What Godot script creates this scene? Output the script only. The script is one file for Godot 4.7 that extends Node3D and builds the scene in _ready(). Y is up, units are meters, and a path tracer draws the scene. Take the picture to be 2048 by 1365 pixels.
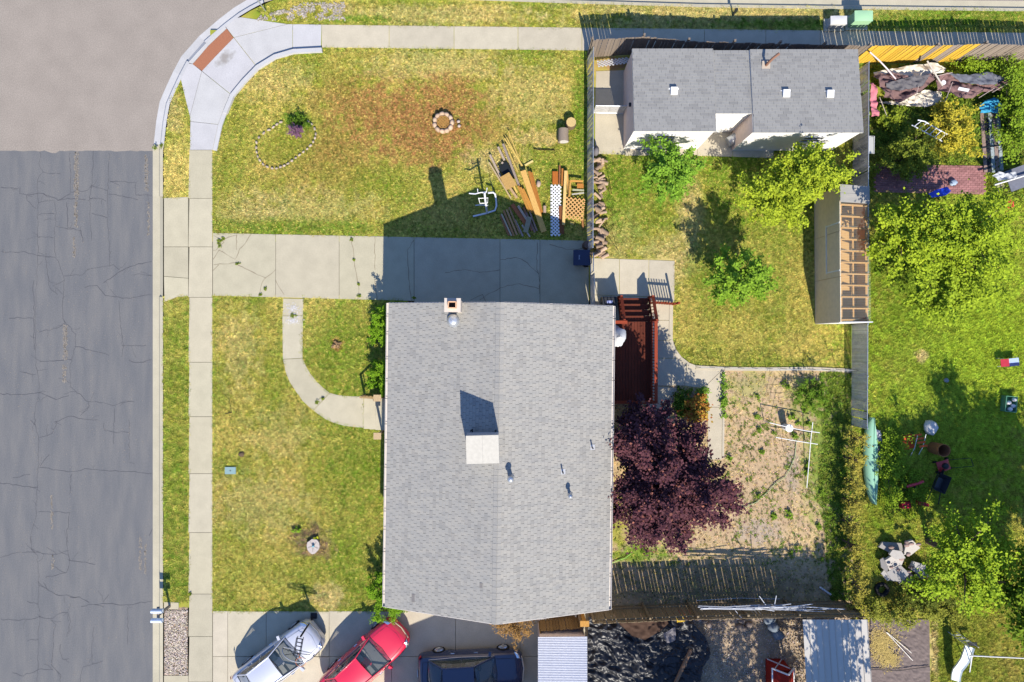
extends Node3D
# A corner house and its yards seen from straight above. Yard level is y = 0, the street lies 12 cm lower.
# Places are read off a plan with 2.4 cm to the unit, measured from the point under the camera.
const S := 0.024
const H := 31.0

var rng := RandomNumberGenerator.new()
var M := {}
var T := {}
var taken := {}
var n_big := FastNoiseLite.new()
var n_mid := FastNoiseLite.new()
var n_fine := FastNoiseLite.new()
var hard := PackedByteArray()      # plan cells that are paved or built over, where no grass grows
const HW := 560
const HH := 380


class MB:
	var v := PackedVector3Array()
	var n := PackedVector3Array()
	var c := PackedColorArray()
	var i := PackedInt32Array()
	var col := Color.WHITE

	func tri(a: Vector3, b: Vector3, d: Vector3) -> void:
		var k := v.size()
		var nn := (d - a).cross(b - a).normalized()
		v.append_array([a, b, d])
		n.append_array([nn, nn, nn])
		c.append_array([col, col, col])
		i.append_array([k, k + 1, k + 2])

	func quad(a: Vector3, b: Vector3, d: Vector3, e: Vector3) -> void:
		var k := v.size()
		var nn := (d - a).cross(b - a).normalized()
		v.append_array([a, b, d, e])
		n.append_array([nn, nn, nn, nn])
		c.append_array([col, col, col, col])
		i.append_array([k, k + 1, k + 2, k, k + 2, k + 3])

	func box(p: Vector3, s: Vector3, b := Basis()) -> void:
		var x := b.x * s.x * 0.5
		var y := b.y * s.y * 0.5
		var z := b.z * s.z * 0.5
		quad(p + y - x - z, p + y + x - z, p + y + x + z, p + y - x + z)
		quad(p - y - x + z, p - y + x + z, p - y + x - z, p - y - x - z)
		quad(p + z - x + y, p + z + x + y, p + z + x - y, p + z - x - y)
		quad(p - z + x + y, p - z - x + y, p - z - x - y, p - z + x - y)
		quad(p + x + z + y, p + x - z + y, p + x - z - y, p + x + z - y)
		quad(p - x - z + y, p - x + z + y, p - x + z - y, p - x - z - y)

	func beam(a: Vector3, b: Vector3, w: float, t: float, up := Vector3.UP) -> void:
		# a bar of width w and thickness t from a to b
		var z := (b - a).normalized()
		if absf(z.dot(up)) > 0.98:
			up = Vector3.RIGHT
		var x := up.cross(z).normalized()
		box((a + b) * 0.5, Vector3(w, t, a.distance_to(b)), Basis(x, z.cross(x), z))

	func ring(k: int, sides: int) -> void:
		for j in sides:
			var a := k + j
			var b := k + (j + 1) % sides
			i.append_array([a, b, b + sides, a, b + sides, a + sides])

	func tube(pts: Array, r, sides := 6) -> void:
		var up := Vector3.UP
		for q in pts.size():
			var p: Vector3 = pts[q]
			var d: Vector3 = (pts[mini(q + 1, pts.size() - 1)] - pts[maxi(q - 1, 0)]).normalized()
			if absf(d.dot(up)) > 0.95:
				up = Vector3.RIGHT if absf(d.x) < 0.9 else Vector3.BACK
			var x := up.cross(d).normalized()
			var y := d.cross(x)
			var rr: float = r[q] if r is Array else r
			var k := v.size()
			for j in sides:
				var a := TAU * j / sides
				var o := x * cos(a) + y * sin(a)
				v.append(p + o * rr)
				n.append(o)
				c.append(col)
			if q + 1 < pts.size():
				ring(k, sides)
		for e in [0, pts.size() - 1]:
			var k: int = v.size() - sides * pts.size()
			if e == 0:
				for j in range(1, sides - 1):
					tri(v[k], v[k + j], v[k + j + 1])
			else:
				k = v.size() - sides - (sides - 2) * 3
				for j in range(1, sides - 1):
					tri(v[k], v[k + j + 1], v[k + j])

	func lathe(prof: Array, at: Vector3, sides := 16, b := Basis()) -> void:
		# prof: [radius, height] pairs turned about b.y
		for q in prof.size():
			var k := v.size()
			var p0: Array = prof[maxi(q - 1, 0)]
			var p1: Array = prof[mini(q + 1, prof.size() - 1)]
			var nr: float = p1[1] - p0[1]
			var ny: float = p0[0] - p1[0]
			for j in sides:
				var a := TAU * j / sides
				var o := b.x * cos(a) + b.z * sin(a)
				v.append(at + o * prof[q][0] + b.y * prof[q][1])
				n.append((o * nr + b.y * ny).normalized() if absf(nr) + absf(ny) > 1e-6 else b.y)
				c.append(col)
			if q + 1 < prof.size():
				ring(k, sides)

	func prism(poly: PackedVector3Array, up: Vector3) -> void:
		# poly lies flat, its top; extruded down by up
		var flat := PackedVector2Array()
		for p in poly:
			flat.append(Vector2(p.x, p.z))
		var t := Geometry2D.triangulate_polygon(flat)
		var k := v.size()
		for p in poly:
			v.append(p)
			n.append(Vector3.UP)
			c.append(col)
		for j in range(0, t.size(), 3):
			var a := flat[t[j]]
			var cw := (flat[t[j + 1]] - a).cross(flat[t[j + 2]] - a) > 0
			i.append_array([k + t[j], k + t[j + 1], k + t[j + 2]] if cw else [k + t[j], k + t[j + 2], k + t[j + 1]])
		for j in poly.size():
			var a := poly[j]
			var b := poly[(j + 1) % poly.size()]
			quad(a, b, b - up, a - up)

	func leaf(p: Vector3, a: Vector3, b: Vector3) -> void:
		# a four-cornered leaf, long axis a, half width b
		var k := v.size()
		var nn := b.cross(a).normalized()
		if nn.y < 0:
			nn = -nn
		v.append_array([p, p + a * 0.45 + b, p + a, p + a * 0.45 - b])
		n.append_array([nn, nn, nn, nn])
		c.append_array([col, col, col, col])
		i.append_array([k, k + 1, k + 2, k, k + 2, k + 3])

	func mesh() -> ArrayMesh:
		for t in range(0, i.size(), 3):
			# every face turned the way its corners' normals point
			var p := v[i[t]]
			if (v[i[t + 2]] - p).cross(v[i[t + 1]] - p).dot(n[i[t]] + n[i[t + 1]] + n[i[t + 2]]) < 0.0:
				var w := i[t + 1]
				i[t + 1] = i[t + 2]
				i[t + 2] = w
		var a := []
		a.resize(Mesh.ARRAY_MAX)
		a[Mesh.ARRAY_VERTEX] = v
		a[Mesh.ARRAY_NORMAL] = n
		a[Mesh.ARRAY_COLOR] = c
		a[Mesh.ARRAY_INDEX] = i
		var m := ArrayMesh.new()
		m.add_surface_from_arrays(Mesh.PRIMITIVE_TRIANGLES, a)
		return m


func g(px: float, py: float, h := 0.0) -> Vector3:
	var f := (1.0 - h / H) * S
	return Vector3((px - 1024.0) * f, h, (py - 682.5) * f)


func gg(a: Array, h := 0.0) -> PackedVector3Array:
	var o := PackedVector3Array()
	for p in a:
		o.append(g(p[0], p[1], h))
	return o


func L(r: float, gr: float, b: float, a := 1.0) -> Color:
	var c := Color(r, gr, b).linear_to_srgb()
	c.a = a
	return c


func R(a: float, b: float) -> float:
	return rng.randf_range(a, b)


func numbered(called: String) -> String:
	var k: int = taken.get(called, 0)
	taken[called] = k + 1
	return called if k == 0 else "%s_%03d" % [called, k]


func shown(mesh: Mesh, called: String, m: Material, parent: Node = self) -> MeshInstance3D:
	var o := MeshInstance3D.new()
	o.name = numbered(called) if parent == self else called
	o.mesh = mesh
	o.material_override = m
	parent.add_child(o, true)
	return o


func put(b: MB, called: String, m: Material, parent: Node = self) -> MeshInstance3D:
	return shown(b.mesh(), called, m, parent)


func tag(o: Node, label: String, category: String, group := "", kind := "") -> Node:
	if label:
		o.set_meta("label", label)
	if category:
		o.set_meta("category", category)
	if group:
		o.set_meta("group", group)
	if kind:
		o.set_meta("kind", kind)
	return o


func thing(called: String, label: String, category: String, at := Vector3.ZERO, turn := 0.0, group := "") -> Node3D:
	var o := Node3D.new()
	o.name = numbered(called)
	add_child(o)
	o.position = at
	o.rotation.y = turn
	tag(o, label, category, group)
	return o


func setting(called: String, label := "") -> Node3D:
	var o := Node3D.new()
	o.name = numbered(called)
	add_child(o)
	o.set_meta("kind", "structure")
	if label:
		o.set_meta("label", label)
	return o


func stuff(o: Node) -> Node:
	o.set_meta("kind", "stuff")
	return o


# ---- textures and materials -------------------------------------------------------------

func grey(key: String, size: int, freq: float, oct: int, lo: float, hi: float, kind := FastNoiseLite.TYPE_SIMPLEX_SMOOTH, power := 1.0, tint := Color(1, 1, 1), tint2 := Color(1, 1, 1)) -> void:
	var f := FastNoiseLite.new()
	f.noise_type = kind
	f.seed = key.hash() % 9999
	f.frequency = freq
	f.fractal_octaves = oct
	if kind == FastNoiseLite.TYPE_CELLULAR:
		f.cellular_return_type = FastNoiseLite.RETURN_CELL_VALUE
	var src := f.get_seamless_image(size, size)
	var data := src.get_data()
	var lut := PackedByteArray()
	for k in 256:
		var t := pow(k / 255.0, power)
		var w := lerpf(lo, hi, t)
		var q := tint.lerp(tint2, t)
		var cc := Color(w * q.r, w * q.g, w * q.b).linear_to_srgb()
		lut.append_array([int(clampf(cc.r, 0, 1) * 255), int(clampf(cc.g, 0, 1) * 255), int(clampf(cc.b, 0, 1) * 255)])
	var out := PackedByteArray()
	out.resize(data.size() * 3)
	for k in data.size():
		var q: int = data[k] * 3
		out[k * 3] = lut[q]
		out[k * 3 + 1] = lut[q + 1]
		out[k * 3 + 2] = lut[q + 2]
	T[key] = ImageTexture.create_from_image(Image.create_from_data(size, size, false, Image.FORMAT_RGB8, out))


func mat(key: String, c: Color, rough := 0.9, t1 := "", s1 := Vector3.ONE, t2 := "", s2 := Vector3.ONE, spec := 0.3) -> StandardMaterial3D:
	var m := StandardMaterial3D.new()
	m.resource_name = key
	m.albedo_color = c
	m.roughness = rough
	m.metallic_specular = spec
	m.vertex_color_use_as_albedo = true
	m.cull_mode = BaseMaterial3D.CULL_DISABLED
	if t1:
		m.albedo_texture = T[t1]
		m.uv1_triplanar = true
		m.uv1_world_triplanar = true
		m.uv1_scale = s1
	if t2:
		m.detail_enabled = true
		m.detail_albedo = T[t2]
		m.detail_blend_mode = BaseMaterial3D.BLEND_MODE_MUL
		m.detail_uv_layer = BaseMaterial3D.DETAIL_UV_2
		m.uv2_triplanar = true
		m.uv2_world_triplanar = true
		m.uv2_scale = s2
	M[key] = m
	return m


func make_materials() -> void:
	grey("grain", 512, 0.22, 3, 0.62, 1.0)
	grey("grain_soft", 512, 0.2, 3, 0.82, 1.0)
	grey("blotch", 512, 0.012, 4, 0.74, 1.0)
	grey("blotch_soft", 512, 0.014, 5, 0.86, 1.0)
	grey("speck", 512, 0.35, 2, 0.35, 1.0, FastNoiseLite.TYPE_SIMPLEX_SMOOTH, 0.6)
	grey("streak", 512, 0.02, 5, 0.80, 1.0, FastNoiseLite.TYPE_SIMPLEX_SMOOTH, 1.0, Color(0.93, 0.96, 1.0), Color(1.0, 0.98, 0.94))
	grey("pebble", 512, 0.07, 1, 0.42, 1.0, FastNoiseLite.TYPE_CELLULAR, 1.0, Color(0.86, 0.84, 0.86), Color(1.0, 0.96, 0.88))
	grey("wood", 512, 0.03, 4, 0.6, 1.0)
	var V := Vector3.ONE
	mat("concrete", L(0.54, 0.492, 0.36), 0.92, "grain_soft", V * 0.14, "blotch_soft", V * 0.16)
	mat("concrete_new", L(0.54, 0.535, 0.53), 0.9, "grain_soft", V * 0.14, "blotch_soft", V * 0.13)
	mat("concrete_side", L(0.585, 0.525, 0.40), 0.92, "grain_soft", V * 0.14, "blotch_soft", V * 0.18)
	mat("asphalt_new", L(0.373, 0.325, 0.276), 0.95, "grain", V * 0.13, "blotch_soft", V * 0.09)
	mat("asphalt_old", L(0.206, 0.206, 0.209), 0.95, "grain", V * 0.16, "streak", Vector3(0.16, 0.16, 0.03))
	mat("tar", L(0.085, 0.085, 0.095), 0.9)
	mat("tan_wear", L(0.33, 0.29, 0.24), 0.95, "speck", V * 0.9)
	mat("soil_under", L(0.22, 0.17, 0.11), 1.0, "grain", V * 0.7)
	mat("earth", L(0.17, 0.16, 0.08), 1.0, "grain", V * 0.5, "blotch", V * 0.05)
	mat("ground", Color.WHITE, 1.0, "grain", V * 0.2, "", V, 0.1)
	mat("grass", Color.WHITE, 0.9, "", V, "", V, 0.15)
	mat("siding_sunlit", L(0.82, 0.80, 0.76), 0.7, "blotch_soft", V * 0.5)  # pale copy of the shed siding, sunlight put into its colour
	mat("leaf", Color.WHITE, 0.75, "", V, "", V, 0.2)
	M.leaf.backlight_enabled = true
	M.leaf.backlight = L(0.1, 0.13, 0.015)
	mat("leaf_dark", Color.WHITE, 0.7, "", V, "", V, 0.25)
	mat("bark", L(0.16, 0.12, 0.09), 1.0, "grain", V * 2.0)
	mat("shingle", L(0.475, 0.455, 0.41), 0.95, "grain", Vector3(0.35, 0.35, 0.2), "streak", Vector3(0.1, 0.1, 0.4), 0.2)
	mat("shingle_shed", L(0.40, 0.39, 0.36), 0.95, "grain", V * 0.3, "blotch_soft", V * 0.25, 0.2)
	mat("roof_deck", L(0.10, 0.10, 0.11), 0.95)
	mat("gutter", L(0.62, 0.57, 0.52), 0.5, "blotch_soft", V * 0.9)
	mat("siding", L(0.60, 0.53, 0.45), 0.8, "blotch_soft", V * 0.5)
	mat("siding_shed", L(0.70, 0.57, 0.50), 0.8, "blotch_soft", V * 0.4)
	mat("white_paint", L(0.78, 0.78, 0.77), 0.55, "blotch_soft", V * 0.7)
	mat("beige_metal", L(0.58, 0.545, 0.46), 0.5, "blotch_soft", V * 0.7)
	mat("galvanised", L(0.62, 0.65, 0.68), 0.38, "blotch", V * 1.5)
	M.galvanised.metallic = 0.7
	mat("dark_metal", L(0.03, 0.032, 0.036), 0.45)
	mat("steel_grey", L(0.42, 0.43, 0.45), 0.5)
	mat("slat_grey", L(0.80, 0.79, 0.77), 0.6, "grain", V * 1.5, "blotch", V * 0.5)
	M.slat_grey.backlight_enabled = true
	M.slat_grey.backlight = L(0.4, 0.4, 0.4)
	mat("black", L(0.012, 0.012, 0.014), 0.8)
	mat("wood_grey", Color.WHITE, 0.9, "wood", Vector3(3, 0.5, 3), "grain_soft", V * 1.5)
	mat("wood_plain", Color.WHITE, 0.85, "wood", Vector3(1.6, 1.6, 0.5), "grain_soft", V * 1.5)
	mat("deck_red", L(0.17, 0.04, 0.02), 0.7, "wood", Vector3(5, 5, 0.5), "blotch", V * 0.5)
	mat("rail_red", L(0.34, 0.06, 0.025), 0.65, "wood", Vector3(2, 2, 2))
	mat("plain", Color.WHITE, 0.7, "grain_soft", V * 1.1)
	mat("gloss", Color.WHITE, 0.3, "", V, "", V, 0.5)
	mat("cloth", Color.WHITE, 0.85, "grain_soft", V * 1.2, "blotch", V * 0.6)
	mat("black_plastic", L(0.02, 0.021, 0.026), 0.42, "blotch", V * 0.7, "", V, 0.45)
	mat("stone", Color.WHITE, 0.95, "grain", V * 2.0, "blotch_soft", V)
	mat("gravel", L(0.72, 0.58, 0.45), 1.0, "pebble", V * 0.55, "speck", V * 0.9)
	mat("panel", L(0.82, 0.70, 0.52), 0.8, "blotch_soft", V * 0.5)
	mat("bench_dark", L(0.66, 0.41, 0.16), 0.9, "grain", V * 1.2)
	mat("clear_sheet", Color(0.9, 0.95, 0.92, 0.07), 0.12, "", V, "", V, 0.25)
	M.clear_sheet.transparency = BaseMaterial3D.TRANSPARENCY_ALPHA
	M.clear_sheet.vertex_color_use_as_albedo = false
	mat("glass", Color(0.25, 0.32, 0.33, 0.35), 0.04, "", V, "", V, 0.6)
	M.glass.transparency = BaseMaterial3D.TRANSPARENCY_ALPHA
	M.glass.vertex_color_use_as_albedo = false
	mat("steel_light", L(0.66, 0.68, 0.71), 0.4, "", V, "", V, 0.5)
	mat("roof_metal", L(0.72, 0.72, 0.74), 0.35, "blotch_soft", V * 0.8, "", V, 0.5)
	mat("smoked", Color(0.6, 0.66, 0.66, 0.1), 0.1, "", V, "", V, 0.5)
	M.smoked.transparency = BaseMaterial3D.TRANSPARENCY_ALPHA
	M.smoked.vertex_color_use_as_albedo = false
	for q in [["paint_silver", L(0.62, 0.63, 0.68)], ["paint_red", L(0.62, 0.012, 0.05)], ["paint_blue", L(0.012, 0.02, 0.065)]]:
		mat(q[0], q[1], 0.35, "", V, "", V, 0.5)
		M[q[0]].clearcoat_enabled = true
		M[q[0]].clearcoat = 1.0
		M[q[0]].clearcoat_roughness = 0.05
	M.paint_silver.metallic = 0.35
	mat("rubber", L(0.018, 0.018, 0.02), 0.8)


# ---- plan helpers -----------------------------------------------------------------------

func block(poly: Array) -> void:
	# remembers a paved or built-over outline, so that no grass is sown on it
	var p := PackedVector2Array()
	var lo := Vector2(1e9, 1e9)
	var hi := -lo
	for q in poly:
		var w := Vector2(q[0], q[1])
		p.append(w)
		lo = lo.min(w)
		hi = hi.max(w)
	for y in range(maxi(0, int((lo.y + 60) / 4)), mini(HH, int((hi.y + 60) / 4) + 1)):
		for x in range(maxi(0, int((lo.x + 60) / 4)), mini(HW, int((hi.x + 60) / 4) + 1)):
			if Geometry2D.is_point_in_polygon(Vector2(x * 4 - 58, y * 4 - 58), p):
				hard[y * HW + x] = 1


func is_hard(px: float, py: float) -> bool:
	var x := int((px + 60) / 4)
	var y := int((py + 60) / 4)
	return x < 0 or y < 0 or x >= HW or y >= HH or hard[y * HW + x] == 1


func slab(poly: Array, m: Material, parent: Node, called := "slab", top := 0.0, thick := 0.1, tone := 0.12) -> MeshInstance3D:
	# one poured slab; joints are real gaps of about 2 cm
	block(poly)
	var flat := PackedVector2Array()
	for p in poly:
		flat.append(Vector2(p[0], p[1]))
	var cut := Geometry2D.offset_polygon(flat, -0.42, Geometry2D.JOIN_MITER)
	if cut.size() > 0:
		flat = cut[0]
	var b := MB.new()
	var t := 1.0 - R(0.0, tone)
	b.col = Color(t, t * R(0.985, 1.0), t * R(0.96, 1.0))
	var p3 := PackedVector3Array()
	for p in flat:
		p3.append(g(p.x, p.y, top))
	b.prism(p3, Vector3(0, thick, 0))
	return put(b, called, m, parent)


func sheet(poly: Array, step: float, h: float, rise: Callable, paint: Callable) -> MB:
	# a surface over a plan outline: full cells shared, edge cells cut to the outline
	var b := MB.new()
	var pp := PackedVector2Array()
	var lo := Vector2(1e9, 1e9)
	var hi := -lo
	for q in poly:
		var w := Vector2(q[0], q[1])
		pp.append(w)
		lo = lo.min(w)
		hi = hi.max(w)
	var nx := int(ceil((hi.x - lo.x) / step)) + 1
	var ny := int(ceil((hi.y - lo.y) / step)) + 1
	var idx := PackedInt32Array()
	idx.resize(nx * ny)
	idx.fill(-1)
	var inside := PackedByteArray()
	inside.resize(nx * ny)
	for y in ny:
		for x in nx:
			inside[y * nx + x] = 1 if Geometry2D.is_point_in_polygon(lo + Vector2(x, y) * step, pp) else 0
	var vert := func(q: Vector2) -> int:
		var p := g(q.x, q.y, h)
		p.y += rise.call(q.x, q.y)
		b.v.append(p)
		var e := 2.0
		var dx: float = (rise.call(q.x + e, q.y) - rise.call(q.x - e, q.y)) / (2 * e * S)
		var dz: float = (rise.call(q.x, q.y + e) - rise.call(q.x, q.y - e)) / (2 * e * S)
		b.n.append(Vector3(-dx, 1, -dz).normalized())
		b.c.append(paint.call(q.x, q.y))
		return b.v.size() - 1
	for y in ny - 1:
		for x in nx - 1:
			var k := y * nx + x
			var ks := [k, k + 1, k + nx + 1, k + nx]
			var count: int = inside[ks[0]] + inside[ks[1]] + inside[ks[2]] + inside[ks[3]]
			var o := lo + Vector2(x, y) * step
			var q := [o, o + Vector2(step, 0), o + Vector2(step, step), o + Vector2(0, step)]
			if count == 4:
				for j in 4:
					if idx[ks[j]] < 0:
						idx[ks[j]] = vert.call(q[j])
				b.i.append_array([idx[ks[0]], idx[ks[1]], idx[ks[2]], idx[ks[0]], idx[ks[2]], idx[ks[3]]])
			else:
				for part in Geometry2D.intersect_polygons(PackedVector2Array(q), pp):
					var t := Geometry2D.triangulate_polygon(part)
					var first := b.v.size()
					for w in part:
						vert.call(w)
					for j in range(0, t.size(), 3):
						var cw := (part[t[j + 1]] - part[t[j]]).cross(part[t[j + 2]] - part[t[j]]) > 0
						b.i.append_array([first + t[j], first + t[j + 1], first + t[j + 2]] if cw else [first + t[j], first + t[j + 2], first + t[j + 1]])
	return b


func ribbon(b: MB, pts: Array, w: float, h: float, wander := 1.6) -> void:
	# a crack or seam: a flat strip that wanders and varies in width
	var fine := []
	for k in pts.size() - 1:
		var a := Vector2(pts[k][0], pts[k][1])
		var d := Vector2(pts[k + 1][0], pts[k + 1][1])
		var steps := maxi(1, int(a.distance_to(d) / 7.0))
		for s in steps:
			fine.append(a.lerp(d, float(s) / steps) + Vector2(R(-wander, wander), R(-wander, wander)))
	fine.append(Vector2(pts[-1][0], pts[-1][1]))
	var last := []
	for k in fine.size():
		var d: Vector2 = (fine[mini(k + 1, fine.size() - 1)] - fine[maxi(k - 1, 0)]).normalized().orthogonal() * w * R(0.45, 1.25) * 0.5 / S
		var p: Vector2 = fine[k]
		var now := [g(p.x + d.x, p.y + d.y, h), g(p.x - d.x, p.y - d.y, h)]
		if k > 0:
			b.quad(last[0], now[0], now[1], last[1])
		last = now


# ---- colours of the ground --------------------------------------------------------------

func mix3(a: Color, b: Color, t: float) -> Color:
	return a.lerp(b, clampf(t, 0.0, 1.0))


const STRAW := Color(0.58, 0.46, 0.115)
const OLIVE := Color(0.315, 0.33, 0.045)
const GREEN := Color(0.165, 0.275, 0.022)
const RUST := Color(0.42, 0.21, 0.075)
const DIRT := Color(0.53, 0.385, 0.235)
const DRY := Color(0.68, 0.52, 0.23)

const EDGE: Array[Vector2] = [Vector2(9, 0), Vector2(-9, 0), Vector2(0, 9), Vector2(0, -9)]

# [x, y, rx, ry, colour, strength]: patches of own colour in the yards, and one soil strip darkened for fence shade
var patches := []


func turf(px: float, py: float) -> Color:
	var a := n_big.get_noise_2d(px, py)
	var b := n_mid.get_noise_2d(px, py)
	var f := n_fine.get_noise_2d(px, py)
	var c := mix3(OLIVE, STRAW, 0.52 + a * 0.75 + b * 0.9)
	c = mix3(c, GREEN, 0.1 - a * 0.55 + b * 0.9 + f * 0.4)
	# the watered edges along paving stay greener
	for q in EDGE:
		if is_hard(px + q.x, py + q.y):
			c = mix3(c, GREEN, 0.3 + b * 0.4)
			break
	for q in patches:
		var dx: float = (px - q[0]) / q[2]
		var dy: float = (py - q[1]) / q[3]
		var r := dx * dx + dy * dy
		if r < 1.9:
			var w: float = clampf((1.25 - sqrt(r) + b * 0.75 + f * 0.5) * 1.6, 0.0, 1.0) * q[5]
			c = c.lerp(q[4], w)
	var k := 1.0 + f * 0.22
	return Color(c.r * k, c.g * k, c.b * k)


func soil(px: float, py: float) -> Color:
	var a := n_big.get_noise_2d(px, py)
	var b := n_mid.get_noise_2d(px, py)
	var f := n_fine.get_noise_2d(px, py)
	var c := mix3(DIRT, DRY, 0.25 + b * 0.9)
	c = mix3(c, GREEN, a * 1.0 + b * 0.7 - 0.45)
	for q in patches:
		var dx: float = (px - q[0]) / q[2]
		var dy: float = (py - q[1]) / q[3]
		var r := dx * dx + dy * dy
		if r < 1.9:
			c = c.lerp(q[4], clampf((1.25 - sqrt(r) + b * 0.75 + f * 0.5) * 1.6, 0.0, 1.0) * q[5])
	var k := 1.0 + f * 0.25
	return Color(c.r * k, c.g * k, c.b * k)


func bumps(px: float, py: float) -> float:
	return n_mid.get_noise_2d(px * 0.6, py * 0.6) * 0.012


func flat(_px: float, _py: float) -> float:
	return 0.0


func _ready() -> void:
	# camera: a drone 31 m up, looking straight down, top of the picture towards -z
	var cam := Camera3D.new()
	cam.name = "camera"
	cam.position = Vector3(0, H, 0)
	cam.rotation_degrees = Vector3(-90, 0, 0)
	cam.fov = rad_to_deg(2.0 * atan(682.5 * S / H))
	cam.near = 0.5
	cam.far = 600.0
	add_child(cam)
	cam.current = true
	# clear blue sky
	var sm := ProceduralSkyMaterial.new()
	sm.sky_top_color = L(0.095, 0.19, 0.45)
	sm.sky_horizon_color = L(0.28, 0.35, 0.48)
	sm.ground_bottom_color = L(0.14, 0.14, 0.12)
	sm.ground_horizon_color = L(0.20, 0.22, 0.24)
	sm.sky_curve = 0.14
	var sky := Sky.new()
	sky.sky_material = sm
	var env := Environment.new()
	env.background_mode = Environment.BG_SKY
	env.sky = sky
	env.tonemap_mode = Environment.TONE_MAPPER_LINEAR
	env.tonemap_exposure = 1.58
	env.sdfgi_enabled = true
	env.ssao_enabled = true
	env.ssil_enabled = true
	var we := WorldEnvironment.new()
	we.name = "environment"
	we.environment = env
	add_child(we)
	# sun: 41 degrees high, shadows fall up the picture and a little to the left
	var sun := DirectionalLight3D.new()
	sun.name = "sun"
	sun.light_energy = 1.5
	sun.light_color = L(1.0, 0.93, 0.82)
	sun.light_angular_distance = 0.5
	sun.shadow_enabled = true
	add_child(sun)
	var el := deg_to_rad(41.0)
	var az := deg_to_rad(11.7)
	var towards := Vector3(-sin(az) * cos(el), -sin(el), -cos(az) * cos(el))
	sun.basis = Basis.looking_at(towards, Vector3.UP)

	rng.seed = 20240611
	hard.resize(HW * HH)
	n_big.seed = 3
	n_big.frequency = 0.007
	n_big.fractal_octaves = 3
	n_mid.seed = 11
	n_mid.frequency = 0.035
	n_mid.fractal_octaves = 3
	n_fine.seed = 23
	n_fine.frequency = 0.16
	n_fine.fractal_octaves = 2
	make_materials()
	patches = [
		[850, 245, 110, 75, RUST, 0.95], [760, 225, 90, 60, RUST, 0.75], [690, 200, 70, 50, RUST, 0.45], [650, 330, 110, 50, RUST, 0.3], [960, 250, 80, 60, RUST, 0.35], [540, 160, 80, 40, DRY, 0.35], [500, 420, 60, 40, DRY, 0.4], [880, 130, 140, 30, DRY, 0.45], [1060, 190, 80, 60, DRY, 0.35], [480, 700, 40, 80, DRY, 0.4], [520, 1010, 90, 60, DRY, 0.4], [560, 870, 70, 50, DRY, 0.3], [620, 420, 120, 40, DRY, 0.4], [900, 190, 60, 40, RUST, 0.75], [850, 290, 80, 40, RUST, 0.7], [680, 290, 80, 40, RUST, 0.45],
		[1080, 275, 52, 20, Color(0.62, 0.47, 0.17), 0.9], [990, 320, 60, 30, DRY, 0.5], [1160, 240, 18, 160, GREEN, 0.85], [600, 455, 190, 16, GREEN, 0.8],
		[575, 290, 50, 36, OLIVE, 0.7], [595, 245, 30, 18, GREEN, 0.9],
		[690, 690, 70, 90, GREEN, 0.6], [720, 780, 60, 30, GREEN, 0.6], [715, 910, 70, 90, GREEN, 0.6], [705, 1100, 60, 150, GREEN, 0.5], [675, 690, 12, 12, RUST, 0.9],
		[618, 1078, 36, 30, Color(0.20, 0.125, 0.085), 0.95], [640, 1103, 26, 18, Color(0.30, 0.19, 0.11), 0.95], [500, 1150, 70, 50, STRAW, 0.4], [655, 1195, 36, 26, DRY, 0.7],
		[350, 700, 26, 90, GREEN, 0.4], [345, 830, 20, 70, OLIVE, 0.5], [350, 1010, 26, 120, GREEN, 0.6], [350, 1150, 30, 50, GREEN, 0.7], [352, 340, 30, 60, Color(0.70, 0.55, 0.16), 0.85], [345, 225, 20, 40, DRY, 0.5],
		[1380, 430, 26, 110, DRY, 0.75], [1340, 520, 60, 50, DRY, 0.6], [1240, 470, 40, 60, DRY, 0.45], [1230, 380, 22, 70, GREEN, 0.8], [1300, 350, 80, 60, GREEN, 0.85], [1470, 330, 90, 60, GREEN, 0.85], [1580, 430, 110, 80, GREEN, 0.75], [1260, 400, 80, 90, GREEN, 0.5], [1500, 480, 120, 90, GREEN, 0.35], [1600, 560, 90, 110, STRAW, 0.5], [1460, 680, 80, 40, STRAW, 0.4],
		[1560, 545, 14, 120, GREEN, 0.4], [1400, 540, 30, 50, GREEN, 0.6],
		[1900, 720, 200, 420, Color(0.28, 0.41, 0.03), 0.8], [1990, 650, 100, 300, Color(0.36, 0.48, 0.035), 0.75], [1840, 560, 100, 90, GREEN, 0.7], [1842, 712, 12, 12, DRY, 0.9], [1950, 200, 120, 90, GREEN, 0.8], [1900, 1300, 120, 80, Color(0.22, 0.28, 0.03), 0.7], [1868, 1305, 8, 60, DRY, 0.8],
		[1500, 30, 330, 40, DRY, 0.6], [860, 30, 190, 20, DRY, 0.5], [1900, 34, 160, 16, GREEN, 0.9], [1700, 48, 300, 12, GREEN, 0.9], [720, 40, 60, 9, GREEN, 0.9],
		[1530, 950, 60, 110, DIRT, 0.9], [1480, 1040, 80, 60, DIRT, 0.8], [1585, 930, 14, 60, Color(0.33, 0.29, 0.26), 0.5], [1640, 900, 30, 130, GREEN, 0.8], [1680, 950, 16, 180, GREEN, 0.8], [1270, 1110, 60, 22, GREEN, 0.9], [1235, 1040, 20, 60, OLIVE, 0.8], [1520, 1065, 40, 24, Color(0.38, 0.34, 0.31), 0.5], [1620, 800, 40, 40, GREEN, 0.7], [1500, 770, 40, 30, GREEN, 0.35], [1420, 1170, 240, 44, Color(0.20, 0.16, 0.10), 0.75], [1218, 128, 34, 13, Color(0.40, 0.25, 0.13), 0.95],  # the widest dark entry paints the brown fence's shade onto the soil
	]
	print("ground")
	build_ground()
	print("paving")
	build_paving()
	print("house")
	build_house()
	print("sheds")
	build_sheds()
	print("fences")
	build_fences()
	print("deck")
	build_deck()
	print("trees")
	build_trees()
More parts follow.
